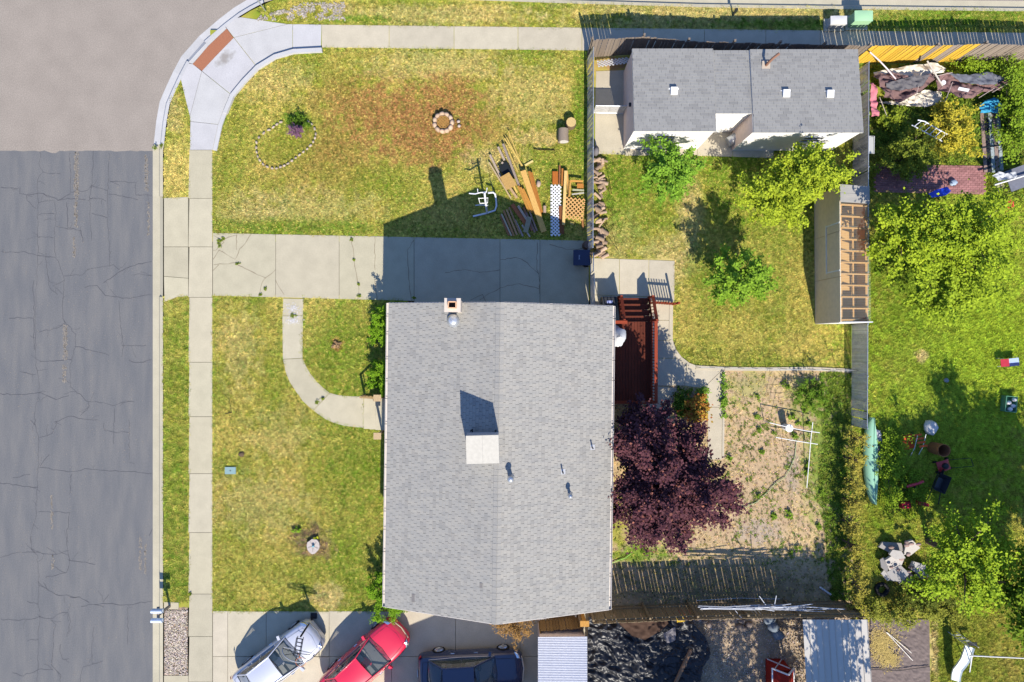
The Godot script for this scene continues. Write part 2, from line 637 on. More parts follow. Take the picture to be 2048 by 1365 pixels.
	print("cars")
	build_cars()
	print("things")
	build_front_things()
	build_lumber()
	build_back_things()
	build_neighbour_things()
	print("grass")
	build_grass()


func ground_sheet(called: String, label: String, poly: Array, paint: Callable, h := -0.02, step := 5.0) -> void:
	var o := put(sheet(poly, step, h, bumps, paint), called, M.ground)
	tag(o, label, "", "", "structure")


func build_ground() -> void:
	var b := MB.new()
	b.quad(Vector3(-300, -0.3, -300), Vector3(300, -0.3, -300), Vector3(300, -0.3, 300), Vector3(-300, -0.3, 300))
	tag(put(b, "ground", M.earth), "earth beneath the yards and streets", "", "", "structure")
	# streets
	b = MB.new()
	var edge := [[305, 302], [307, 290], [312, 242], [319, 203], [332, 173], [346, 143], [362, 113], [398, 72], [439, 37], [468, 15], [493, 0], [520, -14], [560, -26], [640, -30], [800, -26], [1290, -8], [2048, 2], [2600, 8]]
	var poly := [[-700, 302], [-700, -700], [2600, -700]]
	var back := edge.duplicate()
	back.reverse()
	var outline := poly + back
	var sx := 298.0
	while sx > -60.0:
		outline.append([sx, 302.0 + R(-1.2, 1.4) + (4.0 if sx > 96 and sx < 116 else 0.0)])
		sx -= R(5.0, 11.0)
	b.prism(gg(outline, -0.115), Vector3(0, 0.1, 0))
	var st := setting("street", "freshly resurfaced pinkish grey asphalt street round the corner")
	put(b, "asphalt", M.asphalt_new, st)
	b = MB.new()
	b.prism(gg([[-700, 296], [307, 296], [306, 1900], [-700, 1900]], -0.12), Vector3(0, 0.1, 0))
	var rd := setting("road", "old grey asphalt road with a web of cracks")
	put(b, "asphalt", M.asphalt_old, rd)
	b = MB.new()
	for c in [
		[[80, 303], [78, 335], [85, 345], [74, 360], [75, 420], [75, 500], [74, 520], [73, 560], [70, 620], [70, 690], [72, 740], [78, 760], [78, 790], [70, 815], [70, 850], [76, 878], [76, 930], [74, 970], [72, 1005], [70, 1040], [60, 1070], [62, 1100], [74, 1112], [76, 1150], [76, 1200], [78, 1235], [76, 1290], [74, 1365], [74, 1500]],
		[[0, 376], [38, 377], [40, 388], [55, 391], [78, 385], [95, 393], [115, 400], [140, 388]],
		[[53, 391], [53, 400], [72, 418]], [[75, 405], [108, 402], [112, 420], [108, 470], [110, 510], [124, 545], [128, 560]],
		[[76, 429], [108, 428]], [[86, 345], [120, 348]], [[138, 305], [140, 350], [140, 385], [176, 380], [183, 372], [215, 382]],
		[[113, 402], [135, 397], [170, 400]], [[133, 405], [135, 455], [162, 461], [165, 485]], [[112, 453], [135, 458]], [[187, 303], [183, 365], [178, 395], [180, 450], [182, 482]],
		[[218, 305], [215, 390], [214, 440], [218, 500], [219, 535]], [[218, 362], [270, 366], [272, 390], [303, 391]], [[215, 388], [260, 395], [275, 400]], [[180, 398], [195, 396], [212, 403]], [[183, 428], [214, 436]],
		[[0, 504], [50, 505], [72, 512], [110, 515]], [[75, 475], [105, 476]], [[128, 560], [105, 572]], [[128, 552], [165, 550], [175, 540], [225, 530], [238, 540]], [[208, 565], [245, 540], [275, 528], [303, 523]], [[265, 550], [285, 548], [303, 552]],
		[[128, 558], [125, 595], [124, 620], [127, 640], [140, 655], [150, 668], [150, 695], [140, 730], [140, 775], [160, 790], [177, 805], [175, 820], [160, 832]], [[168, 575], [192, 571], [210, 590], [228, 595], [260, 596], [303, 590]],
		[[0, 789], [50, 790], [75, 785], [110, 800], [137, 792]], [[175, 803], [200, 805], [225, 812], [240, 806], [268, 804]], [[112, 850], [110, 845], [133, 833], [170, 838], [195, 840]], [[112, 846], [105, 868], [78, 876]], [[68, 850], [60, 840]],
		[[78, 725], [142, 720]], [[150, 694], [200, 706], [218, 712]], [[18, 636], [65, 637]], [[76, 665], [120, 655], [128, 647]], [[236, 602], [240, 640], [246, 690], [243, 715]], [[245, 693], [292, 691]], [[257, 720], [270, 727], [303, 720]],
		[[227, 820], [227, 870], [226, 888]], [[208, 846], [208, 863], [258, 866]], [[258, 840], [258, 920]], [[258, 925], [268, 928]],
		[[76, 936], [120, 941], [145, 944], [170, 938], [215, 942], [255, 944], [303, 948]], [[0, 966], [40, 972], [75, 975]], [[60, 950], [25, 956]], [[78, 933], [98, 910]], [[142, 948], [138, 990]],
		[[74, 1024], [110, 1025], [138, 1026], [133, 1070], [136, 1110], [138, 1130], [132, 1146], [90, 1156]], [[0, 1116], [30, 1106], [70, 1105], [110, 1111], [136, 1102]], [[136, 1122], [170, 1126], [190, 1130]],
		[[86, 1165], [95, 1180], [110, 1190], [140, 1193], [165, 1198], [178, 1206]], [[163, 1213], [205, 1207], [245, 1212], [303, 1203]], [[205, 1206], [217, 1190]], [[0, 1240], [60, 1241], [78, 1235], [100, 1240], [125, 1225], [135, 1226], [140, 1245], [133, 1275]],
		[[100, 1240], [110, 1250], [106, 1275], [104, 1330], [120, 1352], [122, 1400]], [[55, 1281], [76, 1280]], [[188, 1255], [182, 1300], [184, 1330], [165, 1335], [160, 1365]], [[184, 1328], [205, 1323]], [[256, 1215], [254, 1290]], [[25, 1346], [45, 1353], [76, 1340], [105, 1340]], [[119, 1290], [122, 1320], [137, 1318]], [[140, 1208], [134, 1226]], [[53, 1203], [76, 1210]], [[76, 1165], [92, 1178]], [[303, 1060], [298, 1072]], [[40, 745], [70, 750]], [[66, 560], [68, 700]], [[90, 505], [98, 575], [115, 590]],
	]:
		ribbon(b, c, R(0.016, 0.03), -0.116)
		# finer side cracks
		for k in c.size() - 1:
			if rng.randf() < 0.5:
				var p := Vector2(c[k][0], c[k][1]).lerp(Vector2(c[k + 1][0], c[k + 1][1]), rng.randf())
				var a := R(0, TAU)
				var q := p + Vector2(cos(a), sin(a)) * R(8, 26)
				if q.x < 303 and p.x < 303 and q.y > 306:
					ribbon(b, [[p.x, p.y], [(p.x + q.x) / 2 + R(-3, 3), (p.y + q.y) / 2 + R(-3, 3)], [q.x, q.y]], 0.013, -0.116)
	put(b, "cracks", M.tar, rd).set_meta("kind", "stuff")
	b = MB.new()
	for q in [[152, 304, 340, 4.0], [152, 340, 400, 4.6], [151, 402, 455, 3.0], [148, 475, 515, 2.6], [292, 310, 385, 3.0], [296, 400, 470, 1.6], [130, 650, 720, 4.0], [128, 730, 765, 3.0], [103, 990, 1060, 1.6], [105, 1110, 1140, 1.6], [280, 1075, 1140, 2.0], [290, 1090, 1150, 1.6]]:
		for k in int((q[2] - q[1]) * q[3] * 0.6):
			var p := g(q[0] + R(-1, 1) * q[3] + sin(q[1] + k) * 1.2, R(q[1], q[2]), -0.114)
			var w := R(0.012, 0.045)
			b.box(p, Vector3(w, 0.003, w * R(1, 3)))
	for k in 2600:
		var px := R(0, 300)
		var py := R(308, 1365)
		if n_mid.get_noise_2d(px * 0.5, py * 0.12) < 0.02:
			continue
		var w := R(0.008, 0.022)
		b.box(g(px, py, -0.115), Vector3(w, 0.003, w * R(1, 2)), Basis(Vector3.UP, R(0, 3)))
	put(b, "worn_aggregate", M.tan_wear, rd).set_meta("kind", "stuff")
	# yards
	ground_sheet("front_lawn", "patchy straw and rust coloured lawn at the corner", [[420, 60], [1176, 60], [1176, 484], [424, 484]], turf)
	ground_sheet("front_lawn", "straw and green front lawn along the house", [[424, 590], [815, 590], [815, 1226], [424, 1226]], turf)
	ground_sheet("parking_strip", "weedy grass strip between kerb and pavement", [[327, 593], [378, 593], [378, 1216], [327, 1216]], turf)
	ground_sheet("parking_strip", "dry grass wedge beside the corner ramp", [[361, 157], [380, 236], [379, 396], [327, 396], [328, 300], [334, 255], [342, 193]], turf)
	ground_sheet("verge", "dry grass verge between pavement and the upper street", [[481, 34], [500, 22], [540, 3], [575, -9], [800, -10], [1290, 8], [2130, 20], [2130, 75], [643, 60], [547, 46]], turf)
	ground_sheet("back_lawn", "back yard lawn with a worn diagonal track", [[1176, 110], [1706, 110], [1706, 740], [1300, 740], [1300, 600], [1176, 600]], turf)
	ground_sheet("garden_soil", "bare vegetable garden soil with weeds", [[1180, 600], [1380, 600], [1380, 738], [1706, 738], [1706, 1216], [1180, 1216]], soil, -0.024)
	ground_sheet("neighbour_lawn", "lush rough lawn of the neighbouring yard", [[1706, 105], [2130, 105], [2130, 1420], [1860, 1420], [1860, 1245], [1706, 1245]], turf)
	var gy := func(px: float, py: float) -> Color:
		var b2 := n_mid.get_noise_2d(px, py)
		return mix3(Color(0.34, 0.26, 0.18), Color(0.56, 0.42, 0.27), 0.4 + b2 + n_fine.get_noise_2d(px, py) * 0.5)
	ground_sheet("neighbour_ground", "trodden gravelly dirt behind the neighbouring fence", [[1176, 1216], [1862, 1216], [1862, 1430], [1176, 1430]], gy, -0.026)


func build_paving() -> void:
	# kerb and gutter round the corner
	var road_edge := [[305, 1500], [305, 1340], [305, 1215], [305, 1088], [305, 960], [305, 852], [305, 724], [305, 594], [305, 494], [305, 393], [305, 300], [307, 288], [312, 242], [319, 203], [332, 173], [346, 143], [362, 113], [398, 72], [439, 37], [468, 15], [493, 0], [520, -14], [560, -26], [640, -30], [800, -26], [1100, -15], [1400, -6], [1700, -2], [2130, 3]]
	var kerb := setting("kerb", "pale concrete kerb and gutter")
	for k in road_edge.size() - 1:
		var a := Vector2(road_edge[k][0], road_edge[k][1])
		var d := Vector2(road_edge[k + 1][0], road_edge[k + 1][1])
		var pa := Vector2(road_edge[maxi(k - 1, 0)][0], road_edge[maxi(k - 1, 0)][1])
		var nd := Vector2(road_edge[mini(k + 2, road_edge.size() - 1)][0], road_edge[mini(k + 2, road_edge.size() - 1)][1])
		var na := (d - pa).normalized().orthogonal() * -1.0
		var nb := (nd - a).normalized().orthogonal() * -1.0
		var at := func(p: Vector2, nn: Vector2, w: float, h: float) -> Vector3:
			return g(p.x + nn.x * w, p.y + nn.y * w, h)
		var drop := 0.0 if (k == 16 or (k >= 7 and k <= 8)) else 0.115   # dropped at the ramp and the drive
		var b := MB.new()
		var t := R(0.9, 1.0)
		b.col = Color(t, t, t)
		var prof := [[0.0, -0.112], [12.5, -0.118], [14.2, -0.118 + drop], [20.5, 0.004 if drop > 0 else -0.01], [20.5, -0.2]]
		for j in prof.size() - 1:
			b.quad(at.call(a, na, prof[j][0], prof[j][1]), at.call(d, nb, prof[j][0], prof[j][1]), at.call(d, nb, prof[j + 1][0], prof[j + 1][1]), at.call(a, na, prof[j + 1][0], prof[j + 1][1]))
		put(b, "kerb_stone", M.concrete_new if k >= 11 and k <= 20 else M.concrete, kerb)
		var q1 := a + na * 20.5
		var q2 := d + nb * 20.5
		block([[a.x, a.y], [d.x, d.y], [q2.x, q2.y], [q1.x, q1.y]])
	# corner ramp of new concrete
	var ramp := setting("corner_ramp", "new white concrete kerb ramp with a brick red tactile pad")
	for p in [
		[[449, 51], [468, 37], [481, 34], [547, 44], [575, 48], [467, 75], [453, 57]],
		[[467, 75], [575, 48], [585, 48], [585, 98], [547, 109], [511, 131]],
		[[585, 48], [643, 49], [642, 95], [585, 98]],
		[[467, 75], [511, 131], [483, 160], [460, 188], [403, 142], [431, 112]],
		[[403, 142], [460, 188], [445, 224], [436, 249], [380, 243], [379, 234]],
		[[385, 128], [403, 142], [379, 234], [361, 159], [366, 141], [374, 126]],
		[[380, 243], [436, 249], [425, 300], [379, 300]],
		[[449, 51], [453, 57], [418, 90], [385, 128], [375, 125], [410, 87]],
	]:
		slab(p, M.concrete_new, ramp, "slab", 0.0, 0.1, 0.03)
	var inner := [[643, 95], [585, 98], [547, 109], [511, 131], [483, 160], [460, 188], [445, 224], [436, 249], [425, 300]]
	for k in inner.size() - 1:
		var a := Vector2(inner[k][0], inner[k][1])
		var d := Vector2(inner[k + 1][0], inner[k + 1][1])
		var o1 := (Vector2(inner[mini(k + 1, 8)][0], inner[mini(k + 1, 8)][1]) - Vector2(inner[maxi(k - 1, 0)][0], inner[maxi(k - 1, 0)][1])).normalized().orthogonal() * 8.0
		var o2 := (Vector2(inner[mini(k + 2, 8)][0], inner[mini(k + 2, 8)][1]) - a).normalized().orthogonal() * 8.0
		var hh := 0.14 if k < 6 else 0.05
		var poly := [[a.x, a.y], [d.x, d.y], [d.x - o2.x * -1.0, d.y + o2.y], [a.x + o1.x, a.y + o1.y]]
		var b := MB.new()
		b.prism(gg(poly, hh), Vector3(0, hh + 0.05, 0))
		block(poly)
		put(b, "kerb_wall", M.concrete_new, ramp)
	var b := MB.new()
	b.col = Color(0.36, 0.15, 0.085)
	var pad := [[453, 57.5], [466.5, 75.5], [431, 111.5], [403.5, 141.5], [385, 128.5], [417, 91]]
	block(pad)
	block([[440, 45], [475, 70], [400, 145], [370, 120]])
	b.prism(gg(pad, 0.006), Vector3(0, 0.02, 0))
	var pm := put(b, "tactile_pad", M.plain, ramp)
	b = MB.new()
	b.col = Color(0.40, 0.17, 0.095)
	var pv := PackedVector2Array()
	for p in pad:
		pv.append(Vector2(p[0], p[1]))
	for y in 60:
		for x in 60:
			var q := Vector2(425, 99) + Vector2(1, -1).normalized() * (x - 30) * 2.5 + Vector2(1, 1).normalized() * (y - 30) * 2.5
			if Geometry2D.is_point_in_polygon(q, pv):
				b.box(g(q.x, q.y, 0.009), Vector3(0.024, 0.007, 0.024), Basis(Vector3.UP, 0.785))
	put(b, "domes", M.plain, pm).set_meta("kind", "stuff")
	var wash := sheet([[425, 128], [436, 110], [452, 96], [468, 98], [474, 106], [462, 120], [446, 134], [432, 136]], 1.6, 0.002, flat, func(px: float, py: float) -> Color:
		var d := Vector2(px - 449, py - 116).rotated(0.72)
		return mix3(Color.WHITE, Color(0.62, 0.58, 0.54), (1.05 - Vector2(d.x / 26, d.y / 13).length() + n_mid.get_noise_2d(px * 2, py * 2) * 0.5) * 1.3))
	put(wash, "mud_stain", M.concrete_new, ramp)
	# pavement down the left
	var walk := setting("pavement", "concrete pavement of single slabs along the road")
	var ys := [300, 397, 494, 595, 725, 834, 948, 1066, 1189, 1274, 1365, 1460]
	for k in ys.size() - 1:
		slab([[378, ys[k]], [424.5, ys[k]], [424.5, ys[k + 1]], [376, ys[k + 1]]], M.concrete, walk)
	# pavement along the top
	var top := setting("pavement", "concrete pavement of single slabs along the upper street")
	var xs := [643, 778, 908, 1036, 1164, 1287, 1409, 1532, 1641, 1752, 1880, 2010, 2130]
	for k in xs.size() - 1:
		var y1: float = 49.0 + (xs[k] - 643) * 0.0115
		var y2: float = 49.0 + (xs[k + 1] - 643) * 0.0115
		slab([[xs[k], y1], [xs[k + 1], y2], [xs[k + 1], y2 + 46], [xs[k], y1 + 46]], M.concrete_side, top)
	# drive
	var drive := setting("driveway", "cracked concrete driveway beside the house")
	for p in [[[327, 396], [376, 394], [376, 494], [327, 494]], [[327, 494], [376, 494], [376, 557], [327, 553]], [[327, 553], [376, 557], [376, 593], [352, 595], [340, 600], [328, 604]]]:
		slab(p, M.concrete, drive)
	var dx := [425, 551, 678, 828, 1000, 1080, 1178]
	for k in dx.size() - 1:
		var f := func(x: float) -> float: return 466.0 + (x - 425.0) * 0.0205
		var e := func(x: float) -> float: return 592.0 + (x - 425.0) * 0.026
		slab([[dx[k], f.call(dx[k])], [dx[k + 1], f.call(dx[k + 1])], [dx[k + 1], e.call(dx[k + 1]) + (40 if k > 2 else 0)], [dx[k], e.call(dx[k]) + (40 if k > 2 else 0)]], M.concrete, drive)
	b = MB.new()
	for c in [[[426, 471], [440, 481], [457, 474], [474, 470]], [[440, 481], [447, 485], [432, 500], [426, 501]], [[438, 500], [426, 519]], [[438, 501], [470, 520], [478, 499], [490, 488], [502, 468]], [[473, 500], [473, 470]], [[426, 531], [440, 529], [470, 527], [490, 537], [515, 549], [532, 557]], [[426, 542], [437, 530]], [[551, 540], [530, 558], [521, 572], [517, 592]], [[551, 562], [568, 590]], [[703, 474], [707, 510], [710, 540], [716, 570], [719, 595]], [[749, 475], [750, 540]], [[748, 560], [754, 600]], [[828, 480], [815, 500], [818, 560], [822, 610]], [[1075, 484], [1073, 530], [1079, 560], [1080, 590]], [[1002, 520], [1030, 515], [1050, 522], [1078, 548]], [[960, 600], [1000, 575], [1040, 568], [1078, 578]], [[890, 545], [930, 540], [960, 545], [1000, 540]], [[940, 600], [965, 590], [975, 610]], [[1100, 490], [1140, 500], [1175, 496]]]:
		ribbon(b, c, 0.022, 0.003, 1.2)
	put(b, "cracks", M.soil_under, drive).set_meta("kind", "stuff")
	# back walk
	var back := setting("back_walk", "pale concrete walk behind the house and round the deck")
	for p in [[[1180, 516], [1239, 518], [1239, 592], [1180, 590]], [[1239, 518], [1298, 520], [1298, 594], [1239, 592]], [[1298, 520], [1350, 522], [1349, 604], [1298, 604]], [[1180, 590], [1298, 594], [1298, 660], [1180, 660]],
		[[1298, 604], [1342, 604], [1341, 641], [1298, 641]], [[1298, 641], [1341, 641], [1340, 681], [1298, 681]], [[1298, 681], [1340, 681], [1347, 700], [1359, 717], [1298, 717]], [[1298, 717], [1359, 717], [1374, 728], [1369, 772], [1298, 772]], [[1374, 728], [1391, 734], [1447, 738], [1408, 776], [1404, 777], [1369, 772]], [[1447, 738], [1446, 815], [1416, 815], [1404, 777], [1408, 776]], [[1446, 815], [1445, 920], [1416, 920], [1416, 815]], [[1298, 772], [1362, 777], [1349, 787], [1339, 829], [1335, 900], [1298, 900]], [[1300, 900], [1345, 905], [1415, 900], [1415, 945], [1300, 945]]]:
		slab(p, M.concrete_side, back)
	# shed yard
	var pad2 := setting("shed_pad", "concrete pad in front of the small shed building")
	for p in [[[1192, 142], [1250, 140], [1250, 226], [1190, 226]], [[1190, 226], [1250, 226], [1250, 310], [1190, 308]]]:
		slab(p, M.concrete_side, pad2)
	for p in [[[1250, 298], [1395, 298], [1395, 310], [1250, 312]], [[1395, 262], [1466, 262], [1466, 314], [1395, 312]], [[1466, 300], [1548, 300], [1548, 317], [1466, 314]]]:
		slab(p, M.concrete_side, pad2)
	# curved front walk
	var path := setting("front_walk", "curved concrete walk to the front steps")
	for p in [[[566, 597], [607, 598], [606, 632], [564, 632]], [[564, 632], [606, 632], [605, 717], [565, 719]], [[565, 719], [605, 717], [612, 733], [621, 748], [632, 762], [645, 775], [659, 786], [626, 822], [605, 803], [590, 782], [579, 765], [571, 746]], [[659, 786], [674, 790], [690, 792], [727, 794], [729, 857], [690, 853], [668, 847], [650, 839], [626, 822]]]:
		slab(p, M.concrete, path)
	# edging strips
	var edging := setting("edging", "pale concrete garden edging strip")
	var ed := [[1343, 600], [1342, 680], [1349, 701], [1361, 717], [1378, 730], [1392, 735], [1450, 738], [1540, 739], [1620, 738], [1705, 742]]
	for k in ed.size() - 1:
		var a := Vector2(ed[k][0], ed[k][1])
		var d := Vector2(ed[k + 1][0], ed[k + 1][1])
		var nn := (d - a).normalized().orthogonal() * 4.0
		slab([[a.x + nn.x, a.y + nn.y], [d.x + nn.x, d.y + nn.y], [d.x - nn.x, d.y - nn.y], [a.x - nn.x, a.y - nn.y]], M.concrete_side, edging, "edging_stone", 0.03, 0.1)
	slab([[1446, 742], [1451, 742], [1449, 918], [1444, 918]], M.concrete_side, edging, "edging_stone", 0.03, 0.1)
	# drive of the next house
	var nd := setting("driveway", "broad concrete driveway where the cars are parked")
	var cx := [425, 455, 532, 658, 783, 911, 1040, 1178]
	for k in cx.size() - 1:
		for row in [[1223.0, 1314.0], [1314.0, 1408.0], [1408.0, 1500.0]]:
			slab([[cx[k], row[0]], [cx[k + 1], row[0] + (1 if k > 0 else 0)], [cx[k + 1], row[1]], [cx[k], row[1]]], M.concrete_side, nd)
	# gravel strip and step by the kerb
	b = MB.new()
	var gs := sheet([[328, 1219], [375, 1214], [375, 1352], [328, 1352]], 6.0, -0.02, bumps, func(_x, _y): return Color(0.8, 0.76, 0.74))
	tag(put(gs, "gravel_strip", M.gravel), "strip of tan gravel beside the pavement", "", "", "structure")
	block([[326, 1205], [376, 1205], [376, 1500], [326, 1500]])
	slab([[327, 1204], [357, 1206], [357, 1220], [327, 1220]], M.concrete, nd, "step_slab")
	slab([[327, 1352], [376, 1352], [376, 1470], [327, 1470]], M.concrete, nd, "apron_slab")
	# pebbles, one heap of single stones
	b = MB.new()
	for k in 2600:
		var t := R(0.45, 0.95)
		b.col = Color(t, t * R(0.8, 0.92), t * R(0.6, 0.8))
		var w := R(0.018, 0.05)
		b.box(g(R(329, 374), R(1222, 1351), 0.0), Vector3(w, w * 0.6, w * R(0.8, 1.5)), Basis(Vector3(R(-1, 1), R(1, 2), R(-1, 1)).normalized(), R(0, 6)))
	for k in 5200:
		var t := R(0.3, 0.72)
		b.col = Color(t, t * R(0.78, 0.92), t * R(0.6, 0.8))
		var w := R(0.02, 0.055)
		b.box(g(R(1385, 1740), R(1220, 1400), 0.0), Vector3(w, w * 0.6, w * R(0.8, 1.5)), Basis(Vector3(R(-1, 1), R(1, 2), R(-1, 1)).normalized(), R(0, 6)))
	for k in 260:
		var t := R(0.6, 0.85)
		b.col = Color(t, t * 0.97, t * 0.95)
		var w := R(0.015, 0.04)
		b.box(g(585 + rng.randfn(0, 7), (618 if k % 2 else 641) + rng.randfn(0, 4.5), 0.006), Vector3(w, w * 0.4, w * R(0.8, 1.5)), Basis(Vector3.UP, R(0, 6)))
	for k in 1500:
		var t := R(0.3, 0.62)
		b.col = Color(t, t * R(0.84, 0.95), t * R(0.68, 0.85))
		var px := R(500, 690)
		var w := R(0.03, 0.075)
		var py := R(6, 40) + (R(-2, 2))
		if n_mid.get_noise_2d(px, py) > -0.12 and py > 44 - (px - 480) * 0.3:
			b.box(g(px, py, 0.0), Vector3(w, w * 0.6, w * R(0.8, 1.5)), Basis(Vector3(R(-1, 1), R(1, 2), R(-1, 1)).normalized(), R(0, 6)))
	tag(put(b, "pebbles", M.stone), "loose pebbles on the verge, the gravel strip and the gravel yard", "pebbles", "", "stuff")
	# built-over ground
	block([[800, 612], [1200, 612], [1200, 1160], [800, 1160]])
	block([[1247, 110], [1662, 110], [1662, 300], [1247, 300]])
	block([[1180, 640], [1298, 640], [1298, 800], [1180, 800]])
	block([[1627, 395], [1700, 395], [1700, 648], [1627, 648]])
	block([[1176, 1216], [1862, 1216], [1862, 1430], [1176, 1430]])


# ---- grass ------------------------------------------------------------------------------

func tuft_mesh(kind: int) -> ArrayMesh:
	var b := MB.new()
	for k in 7:
		var a := TAU * k / 7.0 + R(-0.5, 0.5)
		var d := Vector3(cos(a), 0, sin(a))
		var len := R(0.045, 0.1) if kind < 2 else R(0.06, 0.13)
		var up := R(0.02, 0.05) if kind < 2 else R(0.04, 0.1)
		var w := d.cross(Vector3.UP) * (0.013 if kind < 2 else 0.018)
		var t := R(0.8, 1.2)
		b.col = Color(t, t, t)
		var p := d * R(0, 0.02)
		b.tri(p - w, p + w, p + d * len + Vector3(0, up, 0))
	return b.mesh()


func sow(called: String, label: String, area: Array, per_m2: float, paint: Callable, kind: int, scale := 1.0, gate := -2.0) -> void:
	var pp := PackedVector2Array()
	var lo := Vector2(1e9, 1e9)
	var hi := -lo
	for q in area:
		var w := Vector2(q[0], q[1])
		pp.append(w)
		lo = lo.min(w)
		hi = hi.max(w)
	var count := int((hi.x - lo.x) * (hi.y - lo.y) * S * S * per_m2)
	var xf: Array[Transform3D] = []
	var cs := PackedColorArray()
	for k in count:
		var q := Vector2(R(lo.x, hi.x), R(lo.y, hi.y))
		if is_hard(q.x + R(-4, 4), q.y + R(-4, 4)) or not Geometry2D.is_point_in_polygon(q, pp):
			continue
		if gate > -2.0 and n_mid.get_noise_2d(q.x * 1.3, q.y * 1.3) + n_big.get_noise_2d(q.x, q.y) * 0.6 < gate:
			continue
		var c: Color = paint.call(q.x, q.y)
		var pick := rng.randf()
		if kind < 2:
			if pick < 0.24:
				c = c.lerp(STRAW, 0.6)
			elif pick < 0.46:
				c = c.lerp(Color(0.09, 0.16, 0.02), 0.65)
		var t := R(0.42, 1.6)
		var shift := R(-0.12, 0.12)
		cs.append(Color(c.r * t * (1 + shift), c.g * t, c.b * t))
		var s := R(0.7, 1.35) * scale
		xf.append(Transform3D(Basis(Vector3.UP, R(0, TAU)).scaled(Vector3(s, s * R(0.7, 1.3), s)), g(q.x, q.y, -0.018)))
	var mm := MultiMesh.new()
	mm.transform_format = MultiMesh.TRANSFORM_3D
	mm.use_colors = true
	mm.mesh = tuft_mesh(kind)
	mm.instance_count = xf.size()
	for k in xf.size():
		mm.set_instance_transform(k, xf[k])
		mm.set_instance_color(k, cs[k])
	var o := MultiMeshInstance3D.new()
	o.name = numbered(called)
	o.multimesh = mm
	o.material_override = M.grass
	add_child(o)
	tag(o, label, "grass", "", "stuff")


func build_grass() -> void:
	sow("grass", "short patchy grass of the corner lawn", [[424, 90], [1176, 95], [1176, 482], [424, 470]], 340, turf, 0, 0.88)
	sow("grass", "short grass of the lawn beside the front walk", [[424, 590], [806, 594], [806, 1226], [424, 1226]], 340, turf, 0, 0.88)
	sow("grass", "weedy grass on the strips along the kerb", [[327, 593], [379, 590], [379, 1214], [327, 1210]], 300, turf, 1, 1.1)
	sow("grass", "dry grass on the wedge by the ramp", [[361, 157], [380, 236], [380, 398], [327, 398], [329, 290], [342, 193]], 300, turf, 1)
	sow("grass", "dry grass on the verge along the upper street", [[510, 20], [560, 0], [1290, 8], [2120, 20], [2120, 75], [643, 54], [547, 44]], 320, turf, 1, 0.9)
	sow("grass", "green grass of the back lawn", [[1188, 300], [1700, 300], [1700, 736], [1340, 736], [1340, 600], [1350, 516], [1188, 516]], 320, turf, 1, 0.9)
	sow("grass", "lush long grass of the neighbouring yard", [[1708, 300], [2120, 300], [2120, 1420], [1864, 1420], [1864, 1245], [1708, 1245]], 230, turf, 2, 0.9)
	var weed := func(px: float, py: float) -> Color:
		return mix3(Color(0.10, 0.19, 0.02), Color(0.20, 0.24, 0.035), 0.5 + n_fine.get_noise_2d(px, py))
	sow("weeds", "low green weeds scattered over the garden soil", [[1455, 745], [1700, 745], [1700, 1130], [1225, 1130], [1225, 900], [1455, 900]], 60, weed, 2, 0.8, 0.26)
	sow("dry_litter", "dry straw and stalks lying on the garden soil", [[1225, 745], [1700, 745], [1700, 1210], [1225, 1210]], 90, soil, 0, 0.7)
	sow("weeds", "green weeds growing along the garden fence", [[1655, 745], [1704, 745], [1704, 1200], [1660, 1200], [1640, 950]], 120, weed, 2, 1.1)
	sow("weeds", "tall weeds of the neighbouring back corner", [[1706, 130], [2120, 130], [2120, 420], [1706, 330]], 110, weed, 2, 1.5, -0.1)


# ---- houses -----------------------------------------------------------------------------

func shingles(parent: Node, o: Vector3, u: Vector3, w: float, v: Vector3, len: float, course: float, tab: float, m: Material, single: int, gap := 0.012, thick := 0.011) -> void:
	# rows of tabs from the top edge o down v; u runs along a row. The first `single` tabs are parts, the rest one part
	var nrm := v.cross(u).normalized()
	if nrm.y < 0:
		nrm = -nrm
	var rows := int(round(len / course))
	var step := len / rows
	var rest := MB.new()
	var kinds := []
	for k in 5:
		var q := MB.new()
		var t := [0.88, 0.94, 1.0, 1.05, 1.11][k] as float
		q.col = Color(t, t, t * 1.01)
		q.box(Vector3.ZERO, Vector3(tab - gap, thick, step + 0.028))
		kinds.append(q.mesh())
	var tilt := Basis(u, 0.0)
	var bs := Basis(u, nrm, u.cross(nrm))
	if bs.z.dot(v) < 0:
		bs = Basis(-u, nrm, (-u).cross(nrm))
	bs = bs * Basis(Vector3.RIGHT, 0.045)
	var done := 0
	for r in rows:
		var off := fposmod(r * 0.39 + R(-0.12, 0.12), 1.0) * tab
		var x := -off
		while x < w:
			var a := maxf(x, 0.0)
			var e := minf(x + tab, w)
			x += tab
			if e - a < 0.03:
				continue
			var p := o + u * (a + e) * 0.5 + v * (r + 0.5) * step + nrm * 0.012
			var kind := rng.randi_range(0, 4) if rng.randf() < 0.75 else 2
			if done < single and e - a > tab - 0.001 and r > rows / 4:
				var s := shown(kinds[kind], "shingle", m, parent)
				s.transform = Transform3D(bs, p)
				done += 1
				continue
			var t := [0.88, 0.94, 1.0, 1.05, 1.11][kind] as float
			rest.col = Color(t, t, t * 1.01)
			rest.box(p, Vector3(e - a - gap, thick, step + 0.028), bs)
	stuff(put(rest, "shingles", m, parent))


